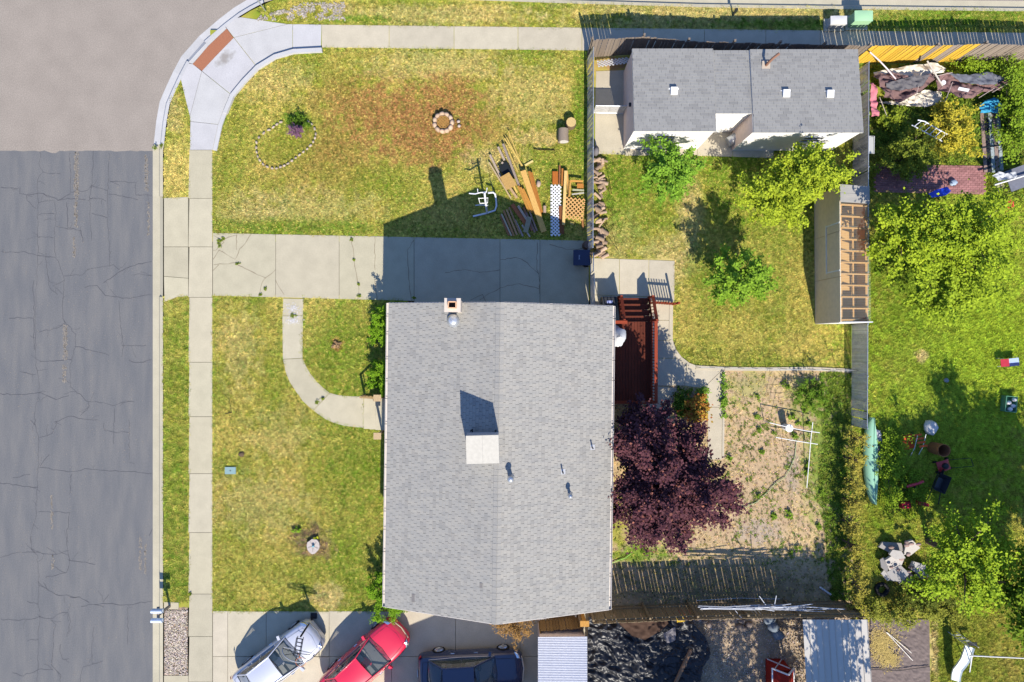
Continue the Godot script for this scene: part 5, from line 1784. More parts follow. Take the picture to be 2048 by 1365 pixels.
func car(label: String, at: Vector3, turn: float, len: float, hw: float, paint: Material, trim: Color, seats: Color, roof_h := 1.43) -> void:
	var c := thing("parked_car", label, "car", at, turn, "cars parked on the broad driveway")
	var st := [[-0.5, 0.70, 0.55], [-0.493, 0.82, 0.68], [-0.475, 0.90, 0.82], [-0.44, 0.95, 0.92], [-0.36, 0.985, 0.955], [-0.2, 1.0, 0.955], [0.0, 1.0, 0.95], [0.15, 1.0, 0.945], [0.24, 0.995, 0.935], [0.34, 0.975, 0.885], [0.41, 0.94, 0.82], [0.455, 0.88, 0.745], [0.482, 0.79, 0.66], [0.5, 0.62, 0.5]]
	var sec := [[0.0, 0.03], [0.3, 0.027], [0.58, 0.018], [0.80, -0.005], [0.91, -0.04], [0.975, -0.12]]
	var b := MB.new()
	var rings := []
	for s in st:
		var w: float = hw * s[1]
		var half := []
		for q in sec:
			half.append(Vector3(s[0] * len, s[2] + q[1], w * q[0]))
		half.append(Vector3(s[0] * len, 0.56 * s[2] + 0.09, w))
		half.append(Vector3(s[0] * len, 0.40, w * 0.995))
		half.append(Vector3(s[0] * len, 0.24, w * 0.96))
		half.append(Vector3(s[0] * len, 0.2, w * 0.85))
		var full := []
		for k in range(half.size() - 1, 0, -1):
			full.append(Vector3(half[k].x, half[k].y, -half[k].z))
		full.append_array(half)
		rings.append(full)
	var m: int = rings[0].size()
	for r in rings.size():
		for j in m:
			b.v.append(rings[r][j])
			var du: Vector3 = rings[mini(r + 1, rings.size() - 1)][j] - rings[maxi(r - 1, 0)][j]
			var dv: Vector3 = rings[r][mini(j + 1, m - 1)] - rings[r][maxi(j - 1, 0)]
			var nn := dv.cross(du).normalized()
			b.n.append(nn if nn.dot(rings[r][j] - Vector3(rings[r][j].x * 0.8, 0.45, 0)) > 0 else -nn)
			b.c.append(Color.WHITE)
	for r in rings.size() - 1:
		for j in m - 1:
			var q := r * m + j
			b.i.append_array([q, q + 1, q + m + 1, q, q + m + 1, q + m])
	for e in [0, rings.size() - 1]:
		for j in range(1, m - 1):
			b.tri(rings[e][0], rings[e][j], rings[e][j + 1])
	put(b, "body", paint, c)
	# cabin
	var yb := 0.93
	var fb := Vector3(0.235 * len, yb, hw * 0.86)
	var rb := Vector3(-0.385 * len, yb + 0.02, hw * 0.80)
	var ft := Vector3(0.045 * len, roof_h, hw * 0.66)
	var rt := Vector3(-0.245 * len, roof_h - 0.02, hw * 0.62)
	var flip := Vector3(1, 1, -1)
	b = MB.new()
	patch(b, rt * flip, rt, ft, ft * flip, Vector3(0, 0.055, 0))
	var rf := put(b, "roof", paint, c)
	rf.set_meta("label", "painted roof panel")
	b = MB.new()
	for s in [Vector3.ONE, flip]:
		b.tube([fb * s, ft * s, ft.lerp(rt, 0.5) * s + Vector3(0, 0.02, 0), rt * s, rb * s], 0.035, 6)
		b.tube([Vector3(-0.07 * len, yb, hw * 0.86) * s, ft.lerp(rt, 0.42) * s], 0.03, 5)
	put(b, "pillars", paint, c)
	b = MB.new()
	patch(b, fb * flip, fb, ft, ft * flip, Vector3(0.16, 0.05, 0))
	put(b, "windshield", M.glass, c)
	b = MB.new()
	patch(b, rb * flip, rb, rt, rt * flip, Vector3(-0.14, 0.05, 0))
	put(b, "rear_window", M.glass, c)
	for s in [Vector3.ONE, flip]:
		b = MB.new()
		patch(b, fb * s, rb * s, rt * s, ft * s, Vector3(0, 0, 0.05 * s.z))
		put(b, "side_window", M.glass, c)
		b = MB.new()
		b.col = trim
		b.tube([fb * s + Vector3(0, 0.0, 0.02 * s.z), Vector3(-0.1 * len, yb, hw * 0.895 * s.z), rb * s + Vector3(0, 0, 0.03 * s.z)], 0.014, 5)
		put(b, "window_trim", M.gloss, c)
		b = MB.new()
		b.box(Vector3(0.195 * len, 0.99, hw * 1.06 * s.z), Vector3(0.12, 0.13, 0.2), Basis(Vector3.UP, 0.25 * s.z))
		put(b, "mirror", paint, c)
	for q in [[fb, ft, 0.02], [rb, rt, -0.02]]:
		b = MB.new()
		var lo: Vector3 = q[0] + Vector3(q[2], 0.01, -0.03)
		var hi: Vector3 = q[1] + Vector3(q[2], 0.01, -0.03)
		b.tube([lo * flip, (lo * Vector3(1, 1, 0)) + Vector3(q[2] * 4.2, 0.015, 0), lo, hi, (hi * Vector3(1, 1, 0)) + Vector3(q[2] * 3.8, 0.03, 0), hi * flip, lo * flip], 0.016, 5)
		put(b, "window_seal", M.dark_metal, c)
	# inside
	b = MB.new()
	b.box(Vector3(-0.07 * len, yb + 0.035, 0), Vector3(0.56 * len, 0.02, hw * 1.55))
	put(b, "cabin_floor", M.dark_metal, c)
	b = MB.new()
	b.col = seats * 0.8
	b.box(Vector3(0.15 * len, yb + 0.06, 0), Vector3(0.12 * len, 0.06, hw * 1.4))
	put(b, "dashboard", M.plain, c)
	for q in [[-0.02, 0.42], [-0.02, -0.42], [-0.24, 0.4], [-0.24, -0.4]]:
		b = MB.new()
		b.col = seats
		b.box(Vector3(q[0] * len, yb + 0.13, q[1] * hw), Vector3(0.16, 0.2, 0.44), Basis(Vector3.BACK, 0.3))
		b.box(Vector3(q[0] * len - 0.05, yb + 0.27, q[1] * hw), Vector3(0.09, 0.14, 0.22))
		b.box(Vector3(q[0] * len + 0.2, yb + 0.05, q[1] * hw), Vector3(0.3, 0.04, 0.42))
		put(b, "seat", M.plain, c)
	b = MB.new()
	var wheel := []
	for k in 15:
		wheel.append(Vector3(0.085 * len, yb + 0.12, -0.42 * hw) + (Vector3(0.12, 0.12, 0).normalized() * cos(TAU * k / 14) + Vector3(0, 0, 1) * sin(TAU * k / 14)) * 0.16)
	b.tube(wheel, 0.016, 5)
	put(b, "steering_wheel", M.dark_metal, c)
	b = MB.new()
	for q in [0.74, -0.74]:
		b.tube([Vector3(0.25 * len, 0.957, hw * q), Vector3(0.34 * len, 0.912, hw * q * 0.96), Vector3(0.43 * len, 0.795, hw * q * 0.88)], 0.006, 4)
	b.tube([Vector3(0.43 * len, 0.795, hw * 0.65), Vector3(0.452 * len, 0.785, 0), Vector3(0.43 * len, 0.795, -hw * 0.65)], 0.006, 4)
	put(b, "bonnet_seam", M.dark_metal, c)
	b = MB.new()
	b.tube([Vector3(-0.39 * len, 0.975, hw * 0.72), Vector3(-0.44 * len, 0.94, hw * 0.7), Vector3(-0.455 * len, 0.935, 0), Vector3(-0.44 * len, 0.94, -hw * 0.7), Vector3(-0.39 * len, 0.975, -hw * 0.72)], 0.006, 4)
	put(b, "boot_seam", M.dark_metal, c)
	# outside fittings
	for s in [-1, 1]:
		b = MB.new()
		var x := 0.455 * len
		patch(b, Vector3(x - 0.16, 0.70, hw * 0.93 * s), Vector3(x + 0.06, 0.64, hw * 0.8 * s), Vector3(x + 0.14, 0.70, hw * 0.55 * s), Vector3(x - 0.04, 0.80, hw * 0.66 * s), Vector3(0.05, 0.05, 0.03 * s), 4)
		b.col = Color(0.75, 0.78, 0.8)
		put(b, "headlight", M.chrome, c)
		b = MB.new()
		b.col = Color(0.45, 0.02, 0.02)
		patch(b, Vector3(-0.478 * len, 0.88, hw * 0.8 * s), Vector3(-0.455 * len, 0.88, hw * 0.955 * s), Vector3(-0.458 * len, 0.72, hw * 0.975 * s), Vector3(-0.49 * len, 0.72, hw * 0.8 * s), Vector3(-0.04, 0.01, 0.03 * s), 4)
		put(b, "tail_light", M.gloss, c)
		b = MB.new()
		b.beam(Vector3(0.23 * len, yb + 0.03, 0.3 * hw * s + 0.1), Vector3(0.19 * len, yb + 0.09, 0.3 * hw * s - 0.45), 0.02, 0.015)
		put(b, "wiper", M.dark_metal, c)
		for e in [0.315, -0.3]:
			b = MB.new()
			var bs := Basis(Vector3.RIGHT, PI / 2 * s)
			var p := Vector3(e * len, 0.31, (hw - 0.1) * s)
			b.lathe([[0.2, -0.1], [0.29, -0.1], [0.315, -0.07], [0.315, 0.09], [0.29, 0.115], [0.21, 0.115]], p, 20, bs)
			var ty := put(b, "wheel", M.rubber, c)
			b = MB.new()
			b.lathe([[0.21, 0.112], [0.2, 0.09], [0.03, 0.085], [0.0, 0.1]], p, 18, bs)
			for k in 5:
				var a := TAU * k / 5
				b.beam(p + bs.y * 0.1, p + bs.y * 0.108 + (bs.x * cos(a) + bs.z * sin(a)) * 0.2, 0.05, 0.02, bs.y)
			put(b, "rim", M.chrome, ty)
		for e in [0.06, -0.16]:
			b = MB.new()
			b.box(Vector3(e * len, 0.76, (hw + 0.012) * s), Vector3(0.18, 0.03, 0.03))
			put(b, "door_handle", M.chrome, c)
	b = MB.new()
	b.col = trim
	b.tube([Vector3(0.44 * len, 0.60, hw * 0.92), Vector3(0.49 * len, 0.56, hw * 0.6), Vector3(0.507 * len, 0.55, 0), Vector3(0.49 * len, 0.56, -hw * 0.6), Vector3(0.44 * len, 0.60, -hw * 0.92)], 0.03, 6)
	put(b, "front_bumper_trim", M.gloss, c)
	b = MB.new()
	b.box(Vector3(-0.503 * len, 0.6, 0), Vector3(0.02, 0.15, 0.32))
	put(b, "number_plate", M.white_paint, c)


func build_cars() -> void:
	mat("chrome", L(0.75, 0.77, 0.8), 0.15, "", Vector3.ONE, "", Vector3.ONE, 0.5).metallic = 0.9
	var heading := func(nose: Vector3, deg: float, len: float) -> Vector3:
		var d := Vector3(cos(deg_to_rad(deg)), 0, -sin(deg_to_rad(deg)))
		return nose - d * len * 0.5
	car("silver sedan parked aslant on the driveway beneath the basketball hoop", heading.call(foot(634, 1262, 0.5), 37.5, 4.5), deg_to_rad(37.5), 4.5, 0.86, M.paint_silver, Color(0.2, 0.2, 0.2), Color(0.42, 0.42, 0.38))
	car("glossy red sedan parked aslant beside the corner shrub", heading.call(foot(802, 1256, 0.5), 42.5, 4.6), deg_to_rad(42.5), 4.6, 0.88, M.paint_red, Color(0.5, 0.42, 0.3), Color(0.3, 0.3, 0.29))
	car("dark blue sedan parked level in the shade of the next house", heading.call(foot(1046, 1336, 0.5), 2.5, 4.95), deg_to_rad(2.5), 4.95, 0.92, M.paint_blue, Color(0.7, 0.6, 0.48), Color(0.2, 0.2, 0.2), 1.45)


# ---- small things -----------------------------------------------------------------------

func rock(at: Vector3, r: Vector3, c: Color, seed_: int) -> MB:
	# an uneven stone
	var b := MB.new()
	b.col = c
	var rows := 5
	var cols := 9
	for y in rows + 1:
		for x in cols:
			var t := PI * y / rows
			var a := TAU * x / cols
			var d := Vector3(sin(t) * cos(a), cos(t), sin(t) * sin(a))
			var k := 1.0 + 0.35 * n_mid.get_noise_3d(d.x * 25 + seed_ * 40, d.y * 25, d.z * 25)
			b.v.append(at + d * r * k)
			b.n.append((d / r).normalized())
			b.c.append(c)
	for y in rows:
		for x in cols:
			var p := y * cols + x
			var q := y * cols + (x + 1) % cols
			b.i.append_array([p, q, q + cols, p, q + cols, p + cols])
	return b


func log_at(called: String, label: String, a: Vector3, e: Vector3, r: float, bark: Color, cut: Color, group := "") -> void:
	var t := thing(called, label, "log", Vector3.ZERO, 0.0, group)
	var b := MB.new()
	b.col = bark
	b.tube([a, a.lerp(e, 0.5) + Vector3(R(-0.01, 0.01), 0, R(-0.01, 0.01)), e], [r, r * R(0.92, 1.05), r * R(0.9, 1.0)], 10)
	put(b, "bark", M.stone, t)
	for s in 2:
		b = MB.new()
		b.col = cut
		var d := (e - a).normalized()
		if s == 0:
			b.tube([a - d * 0.004, a], r * 0.94, 10)
		else:
			b.tube([e, e + d * 0.004], r * 0.9, 10)
		put(b, "cut_face", M.wood_plain, t)


func build_front_things() -> void:
	# stone edging of the oval bed
	var ring := [[522, 270], [513, 280], [512, 300], [516, 317], [529, 332], [549, 338], [572, 330], [595, 313], [618, 295], [629, 280], [632, 264], [626, 251], [612, 240]]
	var ring2 := [[522, 270], [532, 263], [543, 257], [557, 246], [566, 242]]
	var bed := thing("stone_edging", "oval ring of small tan stones edging the lawn bed", "edging")
	var k := 0
	for line in [ring, ring2]:
		for j in line.size() - 1:
			var a := Vector2(line[j][0], line[j][1])
			var e := Vector2(line[j + 1][0], line[j + 1][1])
			var n := maxi(1, int(a.distance_to(e) / 7.5))
			for s in n:
				var p := a.lerp(e, (s + 0.5) / n)
				var t := R(0.4, 0.62)
				var o := put(rock(Vector3.ZERO, Vector3(R(0.07, 0.1), 0.06, R(0.05, 0.065)), Color(t, t * 0.82, t * 0.64), k), "stone", M.stone, bed)
				o.position = g(p.x, p.y, 0.03)
				o.rotation.y = -(e - a).angle() + R(-0.3, 0.3)
				k += 1
	# fire pit
	var fp := thing("fire_pit", "ring of pinkish stones with a wooden lattice laid inside", "fire pit", g(887, 247))
	for j in 11:
		var a := TAU * j / 11
		var t := R(0.55, 0.72)
		var o := put(rock(Vector3.ZERO, Vector3(0.155, 0.16, 0.115), Color(t, t * 0.72, t * 0.5), 100 + j), "stone", M.stone, fp)
		o.position = Vector3(cos(a) * 0.42, 0.12, sin(a) * 0.42)
		o.rotation.y = -a + PI / 2
	for s in [-1, 1]:
		for j in 6:
			var b := MB.new()
			var u := (j - 2.5) * 0.105
			var h := sqrt(maxf(0.02, 0.30 * 0.30 - u * u))
			var dir := Vector3(1, 0, s).normalized()
			var sd := Vector3(1, 0, -s).normalized()
			b.col = Color(0.62, 0.34, 0.1) * R(0.8, 1.1)
			b.beam(sd * u - dir * h + Vector3(0, 0.2 + 0.01 * s, 0), sd * u + dir * h + Vector3(0, 0.2 + 0.01 * s, 0), 0.036, 0.014)
			put(b, "lath", M.wood_plain, fp)
	for q in [[917, 243], [918, 252]]:
		tag(put(rock(g(q[0], q[1], 0.05), Vector3(0.09, 0.07, 0.08), Color(0.55, 0.45, 0.38), 7 + q[1]), "loose_stone", M.stone), "pinkish stone lying beside the fire pit", "stone", "stones by the fire pit")
	# stumps
	log_at("tree_stump", "pale freshly cut round stump standing near the fence", g(1141, 250), g(1141, 250) + Vector3(0, 0.4, 0), 0.26, Color(0.2, 0.14, 0.09), Color(0.72, 0.52, 0.22))
	log_at("tree_stump", "grey barked log block beside the sawdust", g(1126, 281, 0.0) + Vector3(0, 0.27, 0.15), g(1126, 262) + Vector3(0, 0.27, 0), 0.26, Color(0.34, 0.27, 0.2), Color(0.7, 0.66, 0.6))
	tag(put(rock(g(1077, 368, 0.06), Vector3(0.12, 0.1, 0.17), Color(0.55, 0.42, 0.32), 31), "loose_stone", M.stone), "tan stone lying between the lumber piles", "stone")
	var b := MB.new()
	b.col = Color(0.5, 0.36, 0.26)
	b.box(g(1089.5, 419, 0.08), Vector3(0.13, 0.16, 0.32))
	tag(put(b, "brick", M.stone), "upright tan block beside the honey coloured beam", "brick")
	b = MB.new()
	b.col = Color(0.2, 0.15, 0.12)
	b.tube([g(1067, 298, 0.05), g(1085, 300, 0.07), g(1109, 300, 0.04)], 0.022, 6)
	tag(put(b, "stick", M.bark), "dark stick lying in front of the sawdust", "stick")
	# exercise frame
	var ex := thing("exercise_frame", "white and grey tubular exercise frame on the shaded lawn", "exercise frame")
	var tubes := {"base": [[g(946, 433, 0.05), g(972, 427, 0.05), g(990, 421, 0.05), g(993, 412, 0.05), g(992, 398, 0.08), g(990, 388, 0.3), g(986, 385, 0.4), g(976, 386, 0.5)], 0.045], "upright": [[g(974, 426, 0.05), g(972, 411, 0.9), g(970, 396, 1.5), g(969, 385, 1.8)], 0.05],
		"rack": [[g(955, 378, 1.55), g(956, 386, 1.55), g(973, 384, 1.6), g(974, 376, 1.6)], 0.025], "seat_arm": [[g(957, 396, 1.1), g(960, 407, 1.05), g(975, 406, 1.05), g(976, 396, 1.1), g(957, 397, 1.1)], 0.022], "foot_bar": [[g(951, 411, 0.7), g(960, 410, 0.8), g(976, 411, 0.8)], 0.025], "handle": [[g(938, 387, 1.3), g(950, 388, 1.3), g(962, 385, 1.4), g(972, 386, 1.5)], 0.03]}
	for key in tubes:
		b = MB.new()
		b.col = Color(0.6, 0.62, 0.68) if key != "seat_arm" and key != "rack" else Color(0.75, 0.74, 0.7)
		b.tube(tubes[key][0], tubes[key][1], 7)
		put(b, key, M.gloss, ex)
	var sh := thing("shepherd_hook", "thin dark hooked rod standing beside the lumber", "hook", g(986, 384))
	b = MB.new()
	b.tube([Vector3(0, 0, 0), Vector3(0, 1.45, 0), Vector3(-0.06, 1.55, -0.1), Vector3(-0.14, 1.5, -0.2), Vector3(-0.16, 1.4, -0.22)], 0.014, 5)
	put(b, "rod", M.dark_metal, sh)
	# covers, stake, stump in the lower lawn
	var lid := thing("valve_cover", "flat turquoise utility lid set in the lawn", "utility cover", g(461, 941.5))
	b = MB.new()
	b.col = Color(0.24, 0.36, 0.36)
	b.box(Vector3(0, 0.02, 0), Vector3(0.52, 0.06, 0.34))
	put(b, "lid", M.plain, lid)
	b = MB.new()
	b.lathe([[0.03, 0.052], [0.03, 0.056], [0.0, 0.056]], Vector3.ZERO, 8)
	put(b, "bolt", M.black, lid)
	tag(put(rock(g(483, 909, 0.02), Vector3(0.14, 0.06, 0.13), Color(0.16, 0.11, 0.07), 3), "soil_clod", M.stone), "dark lump of soil above the turquoise lid", "soil")
	var sk := thing("lawn_stake", "thin dark stake standing in the lawn by the pavement", "stake", g(463, 825))
	b = MB.new()
	b.tube([Vector3(0, 0, 0), Vector3(0, 0.7, 0)], 0.018, 5)
	b.tube([Vector3(-0.18, 0.04, 0.02), Vector3(0.02, 0.03, 0)], 0.012, 5)
	put(b, "rod", M.dark_metal, sk)
	var st := thing("cut_stump", "pale cracked tree stump in the bare soil patch", "stump", g(628, 1091))
	b = MB.new()
	b.col = Color(0.62, 0.55, 0.5)
	var top := PackedVector3Array()
	for j in 14:
		var a := TAU * j / 14
		top.append(Vector3(cos(a) * R(0.28, 0.35), 0.16, sin(a) * R(0.3, 0.4)))
	b.prism(top, Vector3(0, 0.2, 0))
	put(b, "wood", M.wood_plain, st)
	b = MB.new()
	for j in 5:
		var a := TAU * j / 5 + 0.4
		b.beam(Vector3(0, 0.162, 0), Vector3(cos(a) * 0.24, 0.162, sin(a) * 0.26), 0.018, 0.004)
	put(b, "cracks", M.tar, st).set_meta("kind", "stuff")
	b = MB.new()
	b.col = Color(0.12, 0.35, 0.45)
	b.lathe([[0.05, 0.16], [0.06, 0.24], [0.02, 0.28], [0.0, 0.28]], Vector3(0.02, 0, -0.03), 10)
	put(b, "ornament", M.gloss, st)
	plant("garden_weed", "yellow green sprig behind the cut stump", "weed", g(631, 1076), 0.08, Vector3(0.12, 0.08, 0.08), 6, 14, 0.08, Color(0.3, 0.36, 0.02), Color(0.5, 0.5, 0.03), M.leaf, 0.008)
	plant("garden_weed", "green tuft in the bare soil patch", "weed", g(592, 1060), 0.08, Vector3(0.16, 0.09, 0.14), 8, 14, 0.09, Color(0.1, 0.2, 0.02), Color(0.25, 0.4, 0.03), M.leaf, 0.008)
	plant("garden_weed", "brown dead plant in the small lawn", "weed", g(675, 691), 0.06, Vector3(0.2, 0.08, 0.2), 8, 16, 0.09, Color(0.2, 0.12, 0.06), Color(0.42, 0.27, 0.14), M.leaf, 0.008)
	# basketball hoop
	var bh := thing("basketball_hoop", "black basketball hoop with a fan shaped backboard leaning over the silver car", "basketball hoop", g(627, 1234))
	var o0 := g(627, 1234)
	var p1 := g(601, 1274, 1.5) - o0
	var p2 := g(595, 1309, 1.95) - o0
	b = MB.new()
	b.tube([Vector3(0, 0, 0), p1], 0.045, 10)
	put(b, "pole", M.dark_metal, bh)
	b = MB.new()
	b.box(Vector3(0.02, 0.03, -0.05), Vector3(0.3, 0.06, 0.26))
	put(b, "foot_plate", M.dark_metal, bh)
	var sdv := Vector3(0.97, 0, 0.22).normalized()
	for s in [-1, 1]:
		for y in [0.0, 0.16]:
			b = MB.new()
			b.tube([p1 + sdv * 0.13 * s + Vector3(0, y, 0), p2 + sdv * 0.13 * s + Vector3(0, y * 1.4, 0)], 0.018, 6)
			put(b, "arm", M.dark_metal, bh)
	for j in 4:
		b = MB.new()
		var mid := p1.lerp(p2, (j + 0.6) / 4.6)
		b.beam(mid - sdv * 0.13, mid + sdv * 0.13, 0.03, 0.03)
		put(b, "cross_bar", M.dark_metal, bh)
	var fan := []
	var upv := Vector3(0.0, 0.78, 0.42)
	for j in 17:
		var a := lerpf(-0.16, PI + 0.16, j / 16.0)
		fan.append(p2 + sdv * cos(a) * 0.72 + upv * (sin(a) * 0.55 - 0.12))
	fan.append(fan[0])
	b = MB.new()
	var fb := MB.new()
	for j in fan.size() - 1:
		fb.tri(p2, fan[j], fan[j + 1])
	b.tube(fan, 0.022, 6)
	put(b, "backboard_rim", M.steel_grey, bh)
	put(fb, "backboard", M.smoked, bh)
	b = MB.new()
	for j in [1, 4, 8, 12, 15]:
		b.tube([p2 - Vector3(0, 0, 0.03), fan[j] - Vector3(0, 0, 0.03)], 0.014, 5)
	put(b, "ribs", M.dark_metal, bh)
	b = MB.new()
	b.col = Color(0.6, 0.16, 0.03)
	var hoop := []
	for j in 21:
		hoop.append(p2 + Vector3(0.1 + cos(TAU * j / 20) * 0.23, -0.12, 0.42 + sin(TAU * j / 20) * 0.2))
	b.tube(hoop, 0.011, 5)
	b.tube([p2 + Vector3(0, -0.1, 0), p2 + Vector3(0.06, -0.12, 0.24)], 0.02, 5)
	put(b, "rim", M.gloss, bh)
	# letter boxes on the kerb
	var mb := thing("mailbox", "pair of pale blue mailboxes on one post by the kerb", "mailbox", g(339, 1213))
	b = MB.new()
	b.col = Color(0.35, 0.3, 0.25)
	b.box(Vector3(0, 0.5, 0), Vector3(0.1, 1.0, 0.1))
	b.box(Vector3(0, 1.0, 0), Vector3(0.12, 0.05, 0.75))
	put(b, "post", M.wood_plain, mb)
	for s in [-1, 1]:
		b = MB.new()
		b.col = Color(0.62, 0.70, 0.80)
		var pr := []
		for j in 9:
			var a := PI * j / 8
			pr.append([cos(a) * 0.09, 1.12 + sin(a) * 0.09])
		for j in 8:
			b.quad(Vector3(-0.26, pr[j][1], 0.22 * s + pr[j][0]), Vector3(0.26, pr[j][1], 0.22 * s + pr[j][0]), Vector3(0.26, pr[j + 1][1], 0.22 * s + pr[j + 1][0]), Vector3(-0.26, pr[j + 1][1], 0.22 * s + pr[j + 1][0]))
		b.box(Vector3(0, 1.075, 0.22 * s), Vector3(0.52, 0.1, 0.18))
		put(b, "box", M.plain, mb)
	# wheeled bin
	var wb := thing("wheelie_bin", "dark navy wheeled refuse bin at the end of the driveway", "bin", g(1159, 521))
	b = MB.new()
	b.col = Color(0.007, 0.013, 0.042)
	for j in 4:
		var lo := [Vector3(-0.28, 0.05, -0.26), Vector3(0.28, 0.05, -0.26), Vector3(0.28, 0.05, 0.26), Vector3(-0.28, 0.05, 0.26)]
		var hi := [Vector3(-0.36, 0.98, -0.33), Vector3(0.36, 0.98, -0.33), Vector3(0.36, 0.98, 0.33), Vector3(-0.36, 0.98, 0.33)]
		b.quad(hi[j], hi[(j + 1) % 4], lo[(j + 1) % 4], lo[j])
	put(b, "body", M.gloss, wb)
	b = MB.new()
	b.col = Color(0.008, 0.015, 0.048)
	patch(b, Vector3(-0.39, 0.99, -0.36), Vector3(0.39, 0.99, -0.36), Vector3(0.39, 0.99, 0.36), Vector3(-0.39, 0.99, 0.36), Vector3(0, 0.07, 0), 6)
	var wl := put(b, "lid", M.gloss, wb)
	b = MB.new()
	b.col = Color(0.4, 0.42, 0.5)
	for j in 7:
		b.box(Vector3(-0.12 + R(-0.01, 0.01), 1.072, -0.1 + j * 0.03), Vector3(R(0.03, 0.06), 0.004, 0.018))
	put(b, "print", M.plain, wl).set_meta("kind", "stuff")
	for s in [-1, 1]:
		b = MB.new()
		b.lathe([[0.0, -0.03], [0.12, -0.03], [0.12, 0.03], [0.0, 0.03]], Vector3(0.3, 0.12, 0.3 * s), 12, Basis(Vector3.RIGHT, PI / 2))
		put(b, "wheel", M.rubber, wb)
	b = MB.new()
	b.tube([Vector3(0.4, 0.95, -0.3), Vector3(0.46, 0.97, -0.25), Vector3(0.46, 0.97, 0.25), Vector3(0.4, 0.95, 0.3)], 0.018, 6)
	put(b, "handle", M.dark_metal, wb)
	# service cabinets on the verge
	for q in [[1679, 39.5, 0.78, 0.4, 0.55, Color(0.62, 0.62, 0.6), "pale grey utility cabinet on the verge"], [1729, 31, 0.86, 0.5, 0.75, Color(0.36, 0.60, 0.36), "mint green utility cabinet on the verge"]]:
		var p := g(q[0], q[1], q[4])
		p.y = 0
		var cb := thing("utility_cabinet", q[6], "cabinet", p)
		b = MB.new()
		b.col = q[5] * 0.9
		b.box(Vector3(0, q[4] / 2 - 0.03, 0), Vector3(q[2] - 0.04, q[4] - 0.04, q[3] - 0.04))
		put(b, "case", M.plain, cb)
		b = MB.new()
		b.col = q[5]
		patch(b, Vector3(-q[2] / 2, q[4] - 0.04, -q[3] / 2), Vector3(q[2] / 2, q[4] - 0.04, -q[3] / 2), Vector3(q[2] / 2, q[4] - 0.04, q[3] / 2), Vector3(-q[2] / 2, q[4] - 0.04, q[3] / 2), Vector3(0, 0.06, 0), 5)
		put(b, "lid", M.plain, cb)
		b = MB.new()
		b.box(Vector3(0, 0.03, 0), Vector3(q[2] + 0.2, 0.06, q[3] + 0.2))
		put(b, "plinth", M.concrete, cb)
	var sp := thing("sign_post", "tall grey street sign post at the corner verge", "sign", g(531, 22))
	b = MB.new()
	b.tube([Vector3(0, 0, 0), Vector3(0, 2.7, 0)], 0.03, 6)
	put(b, "post", M.galvanised, sp)
	var mp := thing("marker_post", "short dark marker post on the dry verge", "post", g(1466, 30))
	b = MB.new()
	b.tube([Vector3(0, 0, 0), Vector3(0, 0.55, 0)], 0.035, 6)
	b.box(Vector3(0, 0.52, 0), Vector3(0.12, 0.1, 0.08))
	put(b, "post", M.dark_metal, mp)


# ---- lumber -----------------------------------------------------------------------------

func board(called: String, label: String, x1: float, y1: float, x2: float, y2: float, w: float, h: float, t: float, c: Color, group: String, m: Material = null) -> void:
	var b := MB.new()
	var k := R(0.9, 1.1)
	b.col = Color(c.r * k, c.g * k, c.b * k)
	b.beam(g(x1, y1, h), g(x2, y2, h * 0.8), w * S, t)
	var o := put(b, called, m if m else M.wood_plain)
	tag(o, label, "board", group)


func lattice(called: String, label: String, at: Vector3, turn: float, w: float, d: float, c: Color, tilt := 0.0, step := 0.17) -> void:
	var t := thing(called, label, "lattice", at, turn)
	t.rotation.x = tilt
	for s in [-1, 1]:
		var n := int((w + d) / step)
		for k in n:
			# strips at 45 degrees, cut to the panel
			var off := -d + k * step + step * 0.5
			var a := Vector2(off, 0)
			var e := Vector2(off + d, d)
			if a.x < 0:
				a = Vector2(0, -off)
			if e.x > w:
				e = Vector2(w, w - off)
			if e.x - a.x < 0.03:
				continue
			var b := MB.new()
			b.col = c * R(0.92, 1.05)
			var z1: float = a.y if s > 0 else d - a.y
			var z2: float = e.y if s > 0 else d - e.y
			b.beam(Vector3(a.x, 0.006 * s, z1), Vector3(e.x, 0.006 * s, z2), 0.052, 0.011)
			put(b, "lath", M.plain, t)


